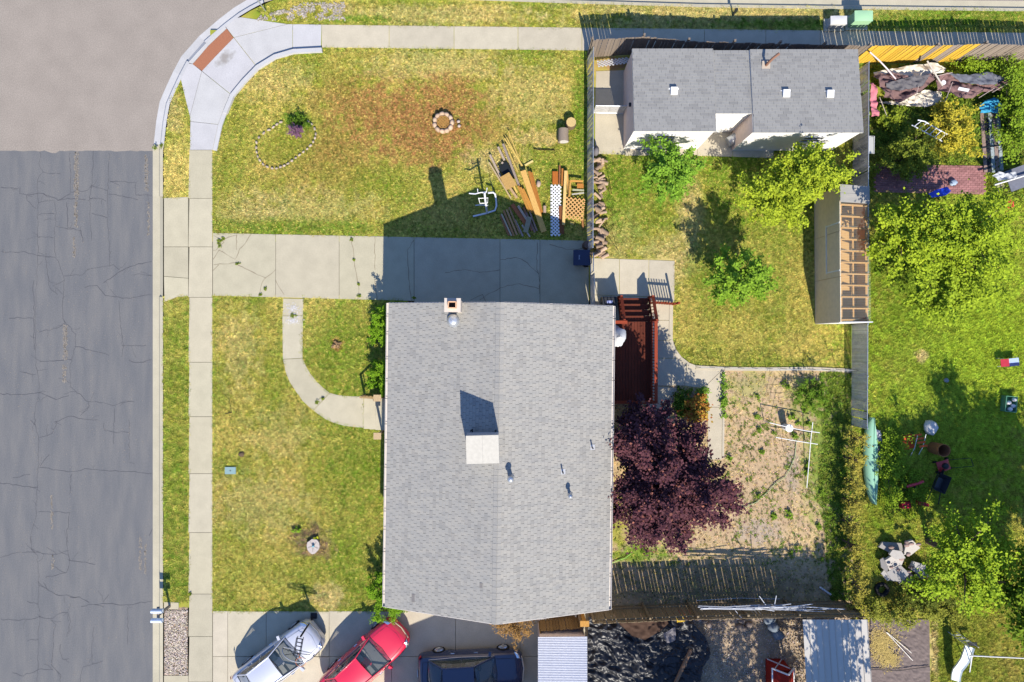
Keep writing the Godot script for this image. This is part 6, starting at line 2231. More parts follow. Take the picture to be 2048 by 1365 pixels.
func build_lumber() -> void:
	var honey := Color(0.72, 0.43, 0.13)
	var orange := Color(0.52, 0.21, 0.045)
	var grey_w := Color(0.40, 0.32, 0.25)
	var yellow := Color(0.70, 0.50, 0.13)
	var brown := Color(0.24, 0.11, 0.05)
	var G := "boards of the large lumber pile"
	board("timber_beam", "broad honey coloured beam lying on top of the lumber pile", 1046, 342, 1088, 464, 11, 0.32, 0.14, honey, G)
	board("plank", "orange plank beside the broad honey beam", 1058, 343, 1081, 430, 5, 0.26, 0.05, orange, G)
	board("plank", "deep orange plank under the edge of the honey beam", 1063, 345, 1084, 425, 4, 0.2, 0.05, orange * 0.85, G)
	for k in 3:
		board("plank", "orange stud in the middle of the lumber pile", 1036 + k * 5, 372 + k * 3, 1058 + k * 6, 424 + k * 2, 4, 0.24 - k * 0.03, 0.05, Color(0.58, 0.28, 0.06), G)
	for q in [[1009, 277, 1045, 332], [1013, 275, 1040, 326], [1017, 262, 1043, 332], [1012, 290, 1036, 345]]:
		board("batten", "long thin yellow batten sticking out of the pile", q[0], q[1], q[2], q[3], 2.4, 0.2, 0.03, yellow, G)
	board("plank", "long weathered grey plank leading into the pile", 1006, 288, 1038, 372, 4.5, 0.22, 0.05, grey_w, G)
	for q in [[996, 294, 1009, 321], [980, 310, 1001, 354], [1003, 325, 1012, 331]]:
		board("plank", "short weathered grey plank at the pile edge", q[0], q[1], q[2], q[3], 4.2, 0.15, 0.05, Color(0.47, 0.37, 0.28), G)
	board("batten", "slim tan batten along the pile edge", 978, 325, 1022, 397, 2.8, 0.16, 0.04, Color(0.52, 0.39, 0.22), G)
	board("plank", "tan plank end below the plywood square", 1019, 375, 1034, 396, 4.5, 0.14, 0.05, Color(0.5, 0.34, 0.19), G)
	board("plank", "yellow plank end below the plywood square", 1026, 368, 1034, 386, 4, 0.18, 0.05, yellow, G)
	for q in [[999, 332, 1013, 354], [1005, 330, 1020, 352], [1010, 325, 1026, 352]]:
		board("plastic_board", "black plastic board tucked under the plywood square", q[0], q[1], q[2], q[3], 7, 0.2, 0.03, Color(0.016, 0.018, 0.024), G, M.plain)
	var b := MB.new()
	b.col = Color(0.58, 0.36, 0.12)
	b.prism(gg([[999.6, 355], [1018, 344.6], [1033.5, 369.6], [1013, 380]], 0.4), Vector3(0, 0.05, 0))
	tag(put(b, "plywood", M.wood_plain), "square of plywood lying over the black panels", "plywood")
	board("block", "short yellow offcut lying above the honey beam", 1050, 331, 1066, 322, 3.4, 0.05, 0.06, Color(0.78, 0.62, 0.24), G)
	board("batten", "slim yellow lath on the lawn near the sawdust", 1040, 296, 1040, 315, 1.8, 0.03, 0.03, yellow, G)
	var low := [[1001, 430, 1018, 471, 4.5, brown], [1003, 428, 1023, 472, 3, Color(0.36, 0.28, 0.2)], [1007, 421, 1028, 472, 4, Color(0.3, 0.15, 0.07)], [1013, 419, 1034, 470, 3.4, Color(0.36, 0.2, 0.1)], [1018, 415, 1040, 468, 3.4, Color(0.3, 0.17, 0.09)], [1024, 409, 1052, 448, 8, Color(0.27, 0.09, 0.04)], [1036, 412, 1054, 440, 4.5, Color(0.34, 0.25, 0.19)], [1047, 414, 1064, 462, 4, Color(0.26, 0.12, 0.06)], [1052, 425, 1070, 465, 4, Color(0.22, 0.13, 0.1)], [1058, 420, 1074, 462, 3, Color(0.28, 0.18, 0.14)], [1030, 440, 1046, 473, 3.4, Color(0.26, 0.2, 0.18)], [1044, 450, 1060, 474, 3, Color(0.36, 0.29, 0.24)]]
	for q in low:
		board("plank", "shaded plank fanned out at the foot of the lumber pile", q[0], q[1], q[2], q[3], q[4], R(0.06, 0.18), 0.045, q[5] * 1.7, "shaded planks at the foot of the lumber pile")
	board("chipboard", "short speckled chipboard offcut lying across the shaded planks", 1059, 434, 1051, 465, 9.5, 0.3, 0.03, Color(0.42, 0.36, 0.24), G)
	# pile against the fence
	var F := "boards stacked against the chain link fence"
	board("panel_board", "rust red panel board above the white lattice", 1110.5, 343, 1110.5, 369, 11, 0.12, 0.03, Color(0.50, 0.16, 0.03), F)
	board("plank", "narrow dark brown plank beside the rust red panel", 1119.5, 331, 1119, 369, 3.4, 0.14, 0.04, Color(0.30, 0.13, 0.06), F)
	board("plank", "narrow orange plank beside the rust red panel", 1125, 337, 1124, 372, 3.4, 0.12, 0.04, Color(0.5, 0.2, 0.05), F)
	board("timber_beam", "pale honey post lying along the white lattice", 1131.5, 342, 1127, 450, 5.6, 0.24, 0.09, Color(0.80, 0.54, 0.2), F)
	board("plank", "honey plank crossing to the fence pile", 1134, 342, 1138, 394, 3.4, 0.16, 0.05, honey, F)
	board("plank", "brown board lying in the shade below the lattice", 1122, 412, 1124, 468, 9, 0.1, 0.04, Color(0.25, 0.10, 0.04), F)
	board("plank", "orange rail standing out towards the fence", 1141, 362, 1166, 363, 3.6, 0.3, 0.05, Color(0.66, 0.34, 0.08), F)
	board("plank", "orange rail ending at the brown lattice", 1141, 361, 1139, 393, 3.6, 0.28, 0.05, Color(0.66, 0.36, 0.09), F)
	board("plank", "round ended rust board by the fence", 1154, 372, 1167, 372, 9, 0.2, 0.04, Color(0.52, 0.22, 0.05), F)
	board("pipe_rail", "pale green rail by the fence", 1145, 380, 1168, 381, 3.2, 0.16, 0.05, Color(0.5, 0.5, 0.33), F)
	board("pipe_rail", "pale grey rail by the fence", 1144, 389, 1168, 386, 2.6, 0.14, 0.04, Color(0.62, 0.58, 0.5), F)
	board("plank", "yellow offcut below the brown lattice", 1140, 446, 1148, 448, 5, 0.05, 0.05, Color(0.72, 0.56, 0.16), F)
	board("plank", "rust post end by the fence", 1165, 440, 1166, 458, 3.6, 0.1, 0.06, Color(0.4, 0.19, 0.07), F)
	lattice("lattice_panel", "long white plastic lattice panel lying on the grass", g(1101.5, 370, 0.06), 0.0, 0.50, 2.45, Color(0.82, 0.82, 0.82), deg_to_rad(-0.5))
	lattice("lattice_panel", "honey brown wooden lattice panel against the fence pile", g(1131, 394, 0.22), -0.1, 0.95, 1.05, Color(0.66, 0.37, 0.14), 0.0, 0.2)
	lattice("lattice_panel", "white plastic lattice lying in the corner behind the sheds", g(1194, 122, 0.25), 0.12, 1.5, 0.42, Color(0.8, 0.8, 0.8), -0.5)
	# split firewood behind the fence
	for k in 64:
		var py := R(318, 514)
		var px := R(1189, 1210)
		var a := R(-0.7, 0.7) if rng.randf() < 0.6 else R(-1.5, 1.5)
		var len := R(0.22, 0.46)
		var y := R(0.08, 0.38) * (1.0 if px < 1200 else 0.5)
		var p := g(px, py, y)
		var d := Vector3(cos(a), R(-0.12, 0.12), sin(a)) * len * 0.5
		var t := R(0.4, 0.85)
		log_at("firewood_log", "split firewood log in the heap along the chain link fence", p - d, p + d, R(0.05, 0.11), Color(t, t * 0.72, t * 0.5) * 0.75, Color(t * 1.1, t * 0.8, t * 0.48), "firewood along the fence")
	for k in 22:
		b = MB.new()
		b.col = Color(0.44, 0.36, 0.22)
		var p := g(R(1200, 1222), R(330, 490), 0.04)
		b.tube([p, p + Vector3(R(-0.1, 0.3), R(0, 0.1), R(-0.35, 0.35)), p + Vector3(R(0, 0.5), R(0, 0.06), R(-0.6, 0.6))], 0.008, 4)
		tag(put(b, "twig", M.bark), "bare twig lying beside the firewood heap", "twig", "twigs beside the firewood")
	tag(put(rock(g(1192, 302, 0.3), Vector3(0.16, 0.3, 0.24), Color(0.2, 0.19, 0.2), 61), "boulder", M.stone), "dark grey boulder at the top of the firewood heap", "boulder")
	log_at("tree_stump", "dark upright log between the bin and the fence pile", g(1172, 492), g(1172, 492) + Vector3(0, 0.5, 0), 0.2, Color(0.2, 0.12, 0.08), Color(0.25, 0.16, 0.12))


# ---- back yard and neighbouring yards ---------------------------------------------------

func crumple(amp: float, freq: float, shift: float) -> Callable:
	return func(px: float, py: float) -> float:
		var u := px * freq + py * 0.4 * freq
		var w := py * freq - px * 0.3 * freq
		var fold := 1.0 - absf(n_big.get_noise_2d(u * 3.2 + shift, w * 5.5)) * 2.2
		return fold * amp + n_big.get_noise_2d(px * 2 + shift, py * 2) * amp + n_mid.get_noise_2d(px * freq, py * freq) * amp * 0.25


func cloth_sheet(called: String, label: String, category: String, poly: Array, h: float, amp: float, freq: float, c: Color, m: Material = null, step := 3.0) -> MeshInstance3D:
	var o := put(sheet(poly, step, h + amp * 0.5, crumple(amp, freq, poly[0][0]), func(_x, _y): return c), called, m if m else M.cloth)
	tag(o, label, category)
	return o


func rod(called: String, label: String, category: String, pts: Array, r: float, c: Color, group := "", m: Material = null) -> void:
	var b := MB.new()
	b.col = c
	b.tube(pts, r, 6)
	tag(put(b, called, m if m else M.gloss), label, category, group)


func drum(called: String, label: String, category: String, at: Vector3, r: float, h: float, c: Color, inner: Color, turn := Basis()) -> Node3D:
	var t := thing(called, label, category, at)
	t.basis = turn
	var b := MB.new()
	b.col = c
	b.lathe([[r * 0.92, 0.0], [r * 0.94, h * 0.33], [r * 1.0, h * 0.35], [r * 0.95, h * 0.37], [r * 0.96, h * 0.68], [r * 1.02, h * 0.7], [r * 0.96, h * 0.72], [r, h], [r * 1.03, h + 0.01], [r * 0.96, h + 0.01], [r * 0.93, h - 0.02]], Vector3.ZERO, 20)
	put(b, "wall", M.plain, t)
	b = MB.new()
	b.col = inner
	b.lathe([[r * 0.93, h - 0.02], [r * 0.9, 0.05], [0.0, 0.05]], Vector3.ZERO, 20)
	put(b, "inside", M.plain, t)
	return t


func build_back_things() -> void:
	# garden: white pot, pipe frame, hose, hoops
	var pot := drum("bucket", "white plastic bucket with a lid standing in the garden soil", "bucket", foot(1579, 857, 0.55), 0.16, 0.55, Color(0.8, 0.8, 0.78), Color(0.8, 0.8, 0.8))
	var b := MB.new()
	b.col = Color(0.82, 0.82, 0.8)
	b.lathe([[0.18, 0.55], [0.18, 0.575], [0.0, 0.58]], Vector3.ZERO, 20)
	put(b, "lid", M.gloss, pot)
	var fr := thing("plant_support", "thin white plastic pipe frame standing in the garden", "pipe frame")
	for q in [[[1540, 846, 0.7], [1585, 857, 0.75], [1612, 862, 0.75], [1640, 866, 0.7]], [[1552, 875, 0.4], [1590, 882, 0.45], [1636, 889, 0.4]], [[1626, 845, 0.7], [1622, 880, 0.5], [1618, 930, 0.3], [1614, 976, 0.1]]]:
		b = MB.new()
		var pts := []
		for p in q:
			pts.append(g(p[0], p[1], p[2]))
		b.tube(pts, 0.02, 6)
		put(b, "pipe", M.white_paint, fr)
	for p in [[1586, 858, 0.75], [1620, 888, 0.42], [1540, 846, 0.7]]:
		b = MB.new()
		var w := g(p[0], p[1], p[2])
		b.tube([Vector3(w.x, 0, w.z), w], 0.018, 6)
		put(b, "leg", M.white_paint, fr)
	rod("garden_hose", "pale green hose curving over the bare garden soil", "hose", [g(1440, 1010, 0.03), g(1465, 1017, 0.03), g(1490, 1015, 0.03), g(1515, 1004, 0.03), g(1535, 985, 0.03), g(1550, 968, 0.03), g(1570, 955, 0.03), g(1580, 938, 0.04), g(1590, 915, 0.03), g(1593, 885, 0.04), g(1605, 870, 0.06)], 0.02, Color(0.38, 0.45, 0.22))
	rod("garden_hose", "bright green hose at the foot of the house", "hose", [g(1208, 1134, 0.03), g(1235, 1122, 0.03), g(1250, 1117, 0.03), g(1262, 1108, 0.03)], 0.018, Color(0.3, 0.6, 0.1))
	for k in 4:
		var hp := []
		for j in 15:
			var a := PI * j / 14
			hp.append(g(1528 + k * 6 + 46.0 * j / 14, 770 + k * 16 - 8.0 * j / 14) + Vector3(0, sin(a) * 0.85, 0))
		rod("wire_hoop", "thin dark wire hoop arching over the garden end", "hoop", hp, 0.008, Color(0.08, 0.07, 0.05), "wire hoops over the garden")
	for k in 8:
		var p := g([1490, 1560, 1556, 1568, 1470, 1655, 1440, 1600][k], [800, 845, 880, 900, 1105, 700, 728, 705][k])
		rod("garden_stake", "thin dark stake standing at the garden edge", "stake", [p, p + Vector3(R(-0.05, 0.05), 0.7, R(-0.05, 0.05))], 0.011, Color(0.07, 0.06, 0.05), "thin garden stakes")
	# white downpipe panel at the house corner, planter box under the gable
	b = MB.new()
	b.box(g(1207, 1148) + Vector3(0, 0.9, 0), Vector3(0.2, 1.8, 0.9))
	var cab := thing("meter_cabinet", "tall white cabinet against the back corner of the house", "cabinet")
	put(b, "case", M.white_paint, cab)
	var pb := thing("planter_box", "low white rimmed planter box of stones against the gable", "planter")
	var x0 := g(1076, 0).x
	var x1 := g(1150, 0).x
	var z0 := g(0, 1192).z
	var z1 := g(0, 1234).z
	for q in [[x0, (z0 + z1) / 2, 0.06, z1 - z0], [x1, (z0 + z1) / 2, 0.06, z1 - z0], [(x0 + x1) / 2, z1, x1 - x0 + 0.06, 0.06], [(x0 + x1) / 2, z0, x1 - x0 + 0.06, 0.06]]:
		b = MB.new()
		b.box(Vector3(q[0], 0.2, q[1]), Vector3(q[2], 0.4 + 0.002 * q[2], q[3]))
		put(b, "side_board", M.white_paint, pb)
	b = MB.new()
	b.col = Color(0.3, 0.24, 0.18)
	b.box(Vector3((x0 + x1) / 2, 0.12, (z0 + z1) / 2), Vector3(x1 - x0 - 0.06, 0.2, z1 - z0 - 0.06))
	put(b, "soil_fill", M.stone, pb)
	for k in 9:
		tag(put(rock(Vector3(R(x0 + 0.2, x1 - 0.2), 0.26, R(z0 + 0.3, z1 - 0.15)), Vector3(R(0.12, 0.2), 0.08, R(0.1, 0.16)), Color(0.5, 0.4, 0.33) * R(0.8, 1.1), 200 + k), "loose_stone", M.stone), "tan stone lying in the white rimmed planter", "stone", "stones in the planter")
	rod("plank", "small brown plank leaning on the lawn edge by the hedge", "board", [g(1640, 1175, 0.1), g(1662, 1190, 0.1)], 0.05, Color(0.6, 0.6, 0.62))
	# pile of pale tubes on the garden side of the fence
	for k in 26:
		var a := R(1395, 1560)
		var y := R(1212, 1220)
		var len := R(60, 150)
		var h := R(1.55, 1.85)
		rod("metal_tube", "thin pale metal tube in the heap along the brown fence", "tube", [g(a, y, h), g(a + len * 0.5, y + R(-3, 3), h - 0.03), g(minf(a + len, 1690), y + R(-7, 5), h + R(-0.1, 0.1))], R(0.012, 0.022), Color(0.62, 0.64, 0.68) * R(0.8, 1.1), "tubes along the brown fence", M.steel_light)
	for q in [[1519, 1193, 1535, 1215], [1553, 1192, 1548, 1218]]:
		rod("metal_tube", "pale tube sticking out across the tube heap", "tube", [g(q[0], q[1], 1.9), g(q[2], q[3], 1.6)], 0.02, Color(0.6, 0.62, 0.66), "tubes along the brown fence", M.steel_light)
	rod("metal_tube", "long tube lying on the soil below the tube heap", "tube", [g(1393, 1202, 0.05), g(1480, 1197, 0.05), g(1560, 1199, 0.05)], 0.025, Color(0.5, 0.5, 0.48), "", M.steel_light)


func build_neighbour_things() -> void:
	var b: MB
	# ---- yard behind the brown fence
	cloth_sheet("black_tarpaulin", "crumpled shiny black plastic sheeting on the gravel yard", "tarpaulin", [[1176, 1232], [1290, 1226], [1362, 1228], [1388, 1250], [1412, 1275], [1422, 1310], [1400, 1350], [1404, 1430], [1174, 1430]], 0.24, 0.13, 0.9, Color.WHITE, M.black_plastic, 2.0)
	cloth_sheet("brown_tarpaulin", "flat brown sheet lying over the black plastic", "tarpaulin", [[1226, 1228], [1330, 1224], [1336, 1246], [1322, 1262], [1290, 1280], [1264, 1272], [1240, 1250]], 0.58, 0.07, 0.8, Color(0.085, 0.05, 0.035))
	cloth_sheet("clear_sheet", "greyish torn plastic at the edge of the brown sheet", "plastic", [[1326, 1268], [1350, 1252], [1352, 1280], [1334, 1286]], 0.66, 0.08, 1.6, Color(0.2, 0.19, 0.2))
	log_at("timber_log", "long round brown timber lying across the black plastic", g(1382, 1300, 0.62), g(1330, 1410, 0.58), 0.09, Color(0.34, 0.2, 0.12), Color(0.4, 0.26, 0.15))
	cloth_sheet("white_tarpaulin", "white cloth lying on the gravel just behind the fence", "tarpaulin", [[1458, 1222], [1516, 1217], [1522, 1228], [1496, 1232], [1474, 1240]], 0.2, 0.1, 1.4, Color(0.66, 0.68, 0.76))
	cloth_sheet("red_blanket", "red and yellow blanket heap by the fence corner", "blanket", [[1346, 1222], [1382, 1220], [1384, 1238], [1358, 1244]], 0.3, 0.12, 1.6, Color(0.3, 0.03, 0.03))
	cloth_sheet("yellow_bag", "yellow bag lying on the red blanket", "bag", [[1352, 1232], [1372, 1230], [1370, 1243], [1354, 1246]], 0.45, 0.08, 1.6, Color(0.75, 0.5, 0.05))
	for k in 8:
		tag(put(rock(g(R(1388, 1500), R(1228, 1262), 0.08), Vector3(R(0.1, 0.26), 0.12, R(0.1, 0.22)), Color(0.34, 0.27, 0.22) * R(0.7, 1.2), 300 + k), "loose_stone", M.stone), "brown rock lying near the white cloth on the gravel", "stone", "rocks in the gravel yard")
	for k in 3:
		tag(put(rock(g(1538 + k * 9, 1238 + k * 16, 0.3), Vector3(0.3, 0.26, 0.26), Color(0.2, 0.24, 0.28), 320 + k), "stuffed_sack", M.cloth), "pale blue grey stuffed sack beside the metal roof", "sack", "sacks beside the metal roof")
	# little red barn
	var rb := thing("playhouse", "red barn playhouse with white trim boards", "playhouse", g(1548, 1345), 0.0)
	b = MB.new()
	b.col = Color(0.32, 0.022, 0.015)
	b.box(Vector3(0, 0.55, 0.3), Vector3(0.8, 1.1, 1.9))
	put(b, "wall", M.plain, rb)
	for s in [-1, 1]:
		b = MB.new()
		b.col = Color(0.30, 0.02, 0.015)
		b.quad(Vector3(0, 1.62, -0.7), Vector3(0.5 * s, 1.05, -0.7), Vector3(0.5 * s, 1.05, 1.3), Vector3(0, 1.62, 1.3))
		put(b, "roof_side", M.plain, rb)
		b = MB.new()
		b.beam(Vector3(0, 1.64, -0.71), Vector3(0.52 * s, 1.04, -0.71), 0.05, 0.07)
		b.beam(Vector3(0.5 * s, 1.05, -0.7), Vector3(0.5 * s, 1.05, 1.3), 0.05, 0.06)
		put(b, "trim", M.white_paint, rb)
		b = MB.new()
		b.beam(Vector3(-0.35 * s, 0.1, -0.67), Vector3(0.35 * s, 1.0, -0.67), 0.05, 0.03)
		put(b, "cross_trim", M.white_paint, rb)
	# shed with a pale ribbed metal roof
	var ms := thing("shed", "shed with a pale ribbed metal roof on posts beside the landscape fabric", "shed")
	var x0 := g(1605, 0, 1.8).x
	var x1 := g(1734, 0, 1.8).x
	var z0 := g(0, 1207).z
	var z1 := g(0, 1350).z
	for q in [[x0 + 0.1, z0 + 0.1, 1.82], [x1 - 0.1, z0 + 0.1, 1.82], [x0 + 0.1, z1 - 0.1, 2.26], [x1 - 0.1, z1 - 0.1, 2.26]]:
		b = MB.new()
		b.col = Color(0.3, 0.22, 0.15)
		b.box(Vector3(q[0], q[2] / 2, q[1]), Vector3(0.1, q[2], 0.1))
		put(b, "post", M.wood_plain, ms)
	for k in 10:
		b = MB.new()
		var xa := lerpf(x0, x1, k / 10.0)
		var xb := lerpf(x0, x1, (k + 1) / 10.0)
		var t := R(0.92, 1.0)
		b.col = Color(0.62, 0.58, 0.51) * t
		b.quad(Vector3(xa, 1.84, z0), Vector3(xb - 0.02, 1.84, z0), Vector3(xb - 0.02, 2.3, z1), Vector3(xa, 2.3, z1))
		b.quad(Vector3(xb - 0.02, 1.84, z0), Vector3(xb - 0.014, 1.875, z0), Vector3(xb - 0.014, 2.335, z1), Vector3(xb - 0.02, 2.3, z1))
		b.quad(Vector3(xb - 0.014, 1.875, z0), Vector3(xb - 0.004, 1.875, z0), Vector3(xb - 0.004, 2.335, z1), Vector3(xb - 0.014, 2.335, z1))
		b.quad(Vector3(xb - 0.004, 1.875, z0), Vector3(xb, 1.83, z0), Vector3(xb, 2.29, z1), Vector3(xb - 0.004, 2.335, z1))
		put(b, "roof_panel", M.plain, ms)
	# corrugated roof by the blue car
	var cs := thing("shed", "small shed with a corrugated galvanised roof beside the blue car", "shed")
	x0 = g(1076, 0, 2.1).x
	x1 = g(1175, 0, 2.1).x
	z0 = g(0, 1275, 2.1).z
	z1 = z0 + 3.2
	b = MB.new()
	b.box(Vector3((x0 + x1) / 2, 1.0, (z0 + z1) / 2), Vector3(x1 - x0 - 0.16, 2.0, z1 - z0 - 0.16))
	put(b, "wall", M.siding_shed, cs)
	b = MB.new()
	b.col = Color(0.85, 0.87, 0.92)
	var n := 42 * 6
	for j in n:
		var za := lerpf(z0, z1, float(j) / n)
		var zb := lerpf(z0, z1, float(j + 1) / n)
		var ya := 2.08 + 0.018 * sin(j * TAU / 6.0)
		var yb := 2.08 + 0.018 * sin((j + 1) * TAU / 6.0)
		b.quad(Vector3(x0, ya, za), Vector3(x1, ya - 0.04, za), Vector3(x1, yb - 0.04, zb), Vector3(x0, yb, zb))
	put(b, "corrugated_roof", M.roof_metal, cs)
	# landscape fabric and straw
	var fab := sheet([[1741, 1236], [1858, 1240], [1862, 1430], [1741, 1430]], 3.0, 0.012, crumple(0.03, 2.0, 50.0), func(_x, _y): return Color(0.215, 0.17, 0.16))
	tag(put(fab, "landscape_fabric", M.cloth), "wrinkled grey brown landscape fabric beyond the metal roof", "", "", "structure")
	b = MB.new()
	for k in 2400:
		var p := Vector2(1765 + rng.randfn(0, 15), 1290 + rng.randfn(0, 18)) if rng.randf() < 0.75 else Vector2(1780 + rng.randfn(0, 10), 1320 + rng.randfn(0, 8))
		if p.x < 1742:
			continue
		var t := R(0.7, 1.1)
		b.col = Color(0.55, 0.42, 0.15) * t
		var a := R(0, TAU)
		var d := Vector3(cos(a), R(-0.1, 0.2), sin(a)) * R(0.05, 0.12)
		var o := g(p.x, p.y, R(0.05, 0.09))
		var w := d.cross(Vector3.UP).normalized() * 0.008
		b.quad(o - w, o + d - w, o + d + w, o + w)
	tag(put(b, "straw", M.grass), "yellow straw strewn on the landscape fabric", "straw", "", "stuff")
	rod("tent_pole", "long pale pole lying on the landscape fabric", "pole", [g(1773, 1265, 0.12), g(1826, 1322, 0.12)], 0.016, Color(0.7, 0.66, 0.6), "poles on the landscape fabric")
	rod("tent_pole", "pale pole crossing on the landscape fabric", "pole", [g(1775, 1266, 0.14), g(1824, 1307, 0.14)], 0.014, Color(0.7, 0.66, 0.6), "poles on the landscape fabric")
	rod("irrigation_tube", "thin black tube across the landscape fabric", "tube", [g(1740, 1340, 0.1), g(1800, 1342, 0.1), g(1860, 1334, 0.1)], 0.014, Color(0.02, 0.02, 0.02))
	# swing set with slide
	var sl := thing("slide", "white wavy playground slide joined to the swing frame", "slide")
	b = MB.new()
	b.col = Color(0.66, 0.72, 0.74)
	var line := [[1938, 1294, 1.25], [1935, 1304, 1.2], [1930, 1318, 0.95], [1922, 1330, 0.65], [1914, 1340, 0.45], [1911, 1350, 0.3], [1910, 1362, 0.2]]
	for j in line.size() - 1:
		var a := g(line[j][0], line[j][1], line[j][2])
		var e := g(line[j + 1][0], line[j + 1][1], line[j + 1][2])
		var w := Vector3(0.2, 0, 0.06)
		b.quad(a - w, e - w, e + w, a + w)
		for s in [-1, 1]:
			b.quad(a + w * s, e + w * s, e + w * s + Vector3(0.02 * s, 0.1, 0), a + w * s + Vector3(0.02 * s, 0.1, 0))
	put(b, "chute", M.gloss, sl)
	b = MB.new()
	var hd := g(1940, 1292, 1.2)
	for s in [-1, 1]:
		b.tube([Vector3(hd.x + 0.2 * s, 0, hd.z - 0.1), Vector3(hd.x + 0.2 * s, 1.5, hd.z - 0.05)], 0.02, 5)
	for y in [0.3, 0.6, 0.9]:
		b.tube([Vector3(hd.x - 0.2, y, hd.z - 0.08), Vector3(hd.x + 0.2, y, hd.z - 0.08)], 0.016, 5)
	put(b, "ladder", M.steel_light, sl)
	var sw := thing("swing_frame", "white tubular swing frame over the lawn beside the slide", "swing set")
	b = MB.new()
	b.tube([g(1940, 1312, 1.9), g(2110, 1320, 1.9)], 0.03, 7)
	put(b, "top_bar", M.steel_light, sw)
	for q in [[1945, 1312, 1932, 1280], [1945, 1312, 1940, 1345], [2100, 1320, 2090, 1280], [2100, 1320, 2090, 1350]]:
		b = MB.new()
		b.tube([g(q[0], q[1], 1.9), g(q[2], q[3], 0.0)], 0.024, 6)
		put(b, "leg", M.steel_light, sw)
	b = MB.new()
	for s in [-1, 1]:
		b.tube([g(1990, 1314, 1.9) + Vector3(0.18 * s, 0, 0), g(1990, 1314, 1.9) * Vector3(1, 0, 1) + Vector3(0.18 * s, 0.5, 0.1)], 0.006, 4)
	b.box(g(1990, 1314, 1.9) * Vector3(1, 0, 1) + Vector3(0, 0.49, 0.1), Vector3(0.42, 0.03, 0.16))
	put(b, "swing_seat", M.dark_metal, sw)
	# broken slabs
	var spots := [[1785, 1095, 30, 14, 0.2], [1822, 1098, 18, 16, 0.3], [1790, 1128, 26, 20, 0.45], [1800, 1150, 24, 16, 0.5], [1840, 1138, 24, 13, 0.35], [1778, 1150, 14, 14, 0.3], [1812, 1165, 20, 9, 0.3], [1770, 1128, 10, 14, 0.4], [1845, 1150, 16, 8, 0.25], [1795, 1110, 20, 9, 0.6]]
	for k in spots.size():
		var q: Array = spots[k]
		b = MB.new()
		var t := R(0.44, 0.62)
		b.col = Color(t, t * 0.94, t * 0.89)
		var poly := PackedVector3Array()
		for j in 5:
			var a := TAU * (j + R(-0.25, 0.25)) / 5
			poly.append(Vector3(cos(a) * q[2] * S * 0.98 * R(0.75, 1.1), 0, sin(a) * q[3] * S * 1.1 * R(0.75, 1.1)))
		b.prism(poly, Vector3(0, 0.11, 0))
		var o := put(b, "broken_slab", M.stone)
		o.position = g(q[0], q[1], q[4])
		o.rotation = Vector3(R(-0.25, 0.25), R(-0.5, 0.5), R(-0.25, 0.25))
		tag(o, "broken pale concrete slab in the rubble heap", "slab", "broken slabs in the rubble heap")
	for k in 12:
		tag(put(rock(g(R(1770, 1840), R(1085, 1165), R(0.4, 0.65)), Vector3(R(0.07, 0.15), 0.07, R(0.06, 0.11)), Color(0.42, 0.3, 0.27) * R(0.7, 1.2), 400 + k), "rubble_stone", M.stone), "brown rubble chunk lying on the broken slabs", "rubble", "rubble on the broken slabs")
	var ty := thing("old_tyre", "black tyre lying below the rubble heap", "tyre", g(1762, 1178, 0.1))
	b = MB.new()
	b.lathe([[0.2, 0.0], [0.32, 0.0], [0.34, 0.08], [0.32, 0.18], [0.2, 0.18], [0.2, 0.0]], Vector3.ZERO, 18)
	put(b, "tread_ring", M.rubber, ty)
	# canoe
	var cn := thing("canoe", "upturned mint green canoe lying against the garden fence", "canoe", g(1741, 920, 0.15), 0.02)
	b = MB.new()
	b.col = Color(0.30, 0.55, 0.38)
	var rings := 17
	for r in rings:
		var u := float(r) / (rings - 1) * 2 - 1
		var w := 0.34 * pow(maxf(0.0, 1 - pow(absf(u), 2.4)), 0.8) + 0.01
		for j in 9:
			var a := PI * j / 8
			b.v.append(Vector3(cos(a) * w, sin(a) * (0.34 + 0.12 * u * u), u * 2.05))
			b.n.append(Vector3(cos(a), sin(a), 0))
			b.c.append(b.col)
	for r in rings - 1:
		for j in 8:
			var q := r * 9 + j
			b.i.append_array([q, q + 1, q + 10, q, q + 10, q + 9])
	put(b, "hull", M.gloss, cn)
	b = MB.new()
	b.col = Color(0.14, 0.3, 0.2)
	b.tube([Vector3(0, 0.46, -2.0), Vector3(0, 0.36, -1), Vector3(0, 0.345, 0), Vector3(0, 0.36, 1), Vector3(0, 0.46, 2.0)], 0.02, 5)
	put(b, "keel", M.gloss, cn)
	cloth_sheet("plastic_wrap", "torn silvery plastic lying beside the canoe", "plastic", [[1748, 858], [1760, 862], [1768, 900], [1762, 940], [1752, 930]], 0.12, 0.08, 2.0, Color(0.5, 0.48, 0.55))
	# orange folding chair
	var ch := thing("folding_chair", "orange folding lawn chair with a white frame", "chair", g(1812, 882), 0.15)
	b = MB.new()
	b.col = Color(0.70, 0.10, 0.03)
	patch(b, Vector3(-0.42, 0.32, -0.3), Vector3(0.1, 0.4, -0.38), Vector3(0.16, 0.36, 0.3), Vector3(-0.34, 0.28, 0.36), Vector3(0, -0.05, 0), 5)
	put(b, "seat", M.cloth, ch)
	b = MB.new()
	b.col = Color(0.72, 0.13, 0.04)
	for k in 4:
		b.beam(Vector3(0.12, 0.5 + k * 0.1, -0.3 + k * 0.16), Vector3(0.5, 0.5 + k * 0.1, -0.3 + k * 0.16), 0.1, 0.012)
	put(b, "backrest", M.cloth, ch)
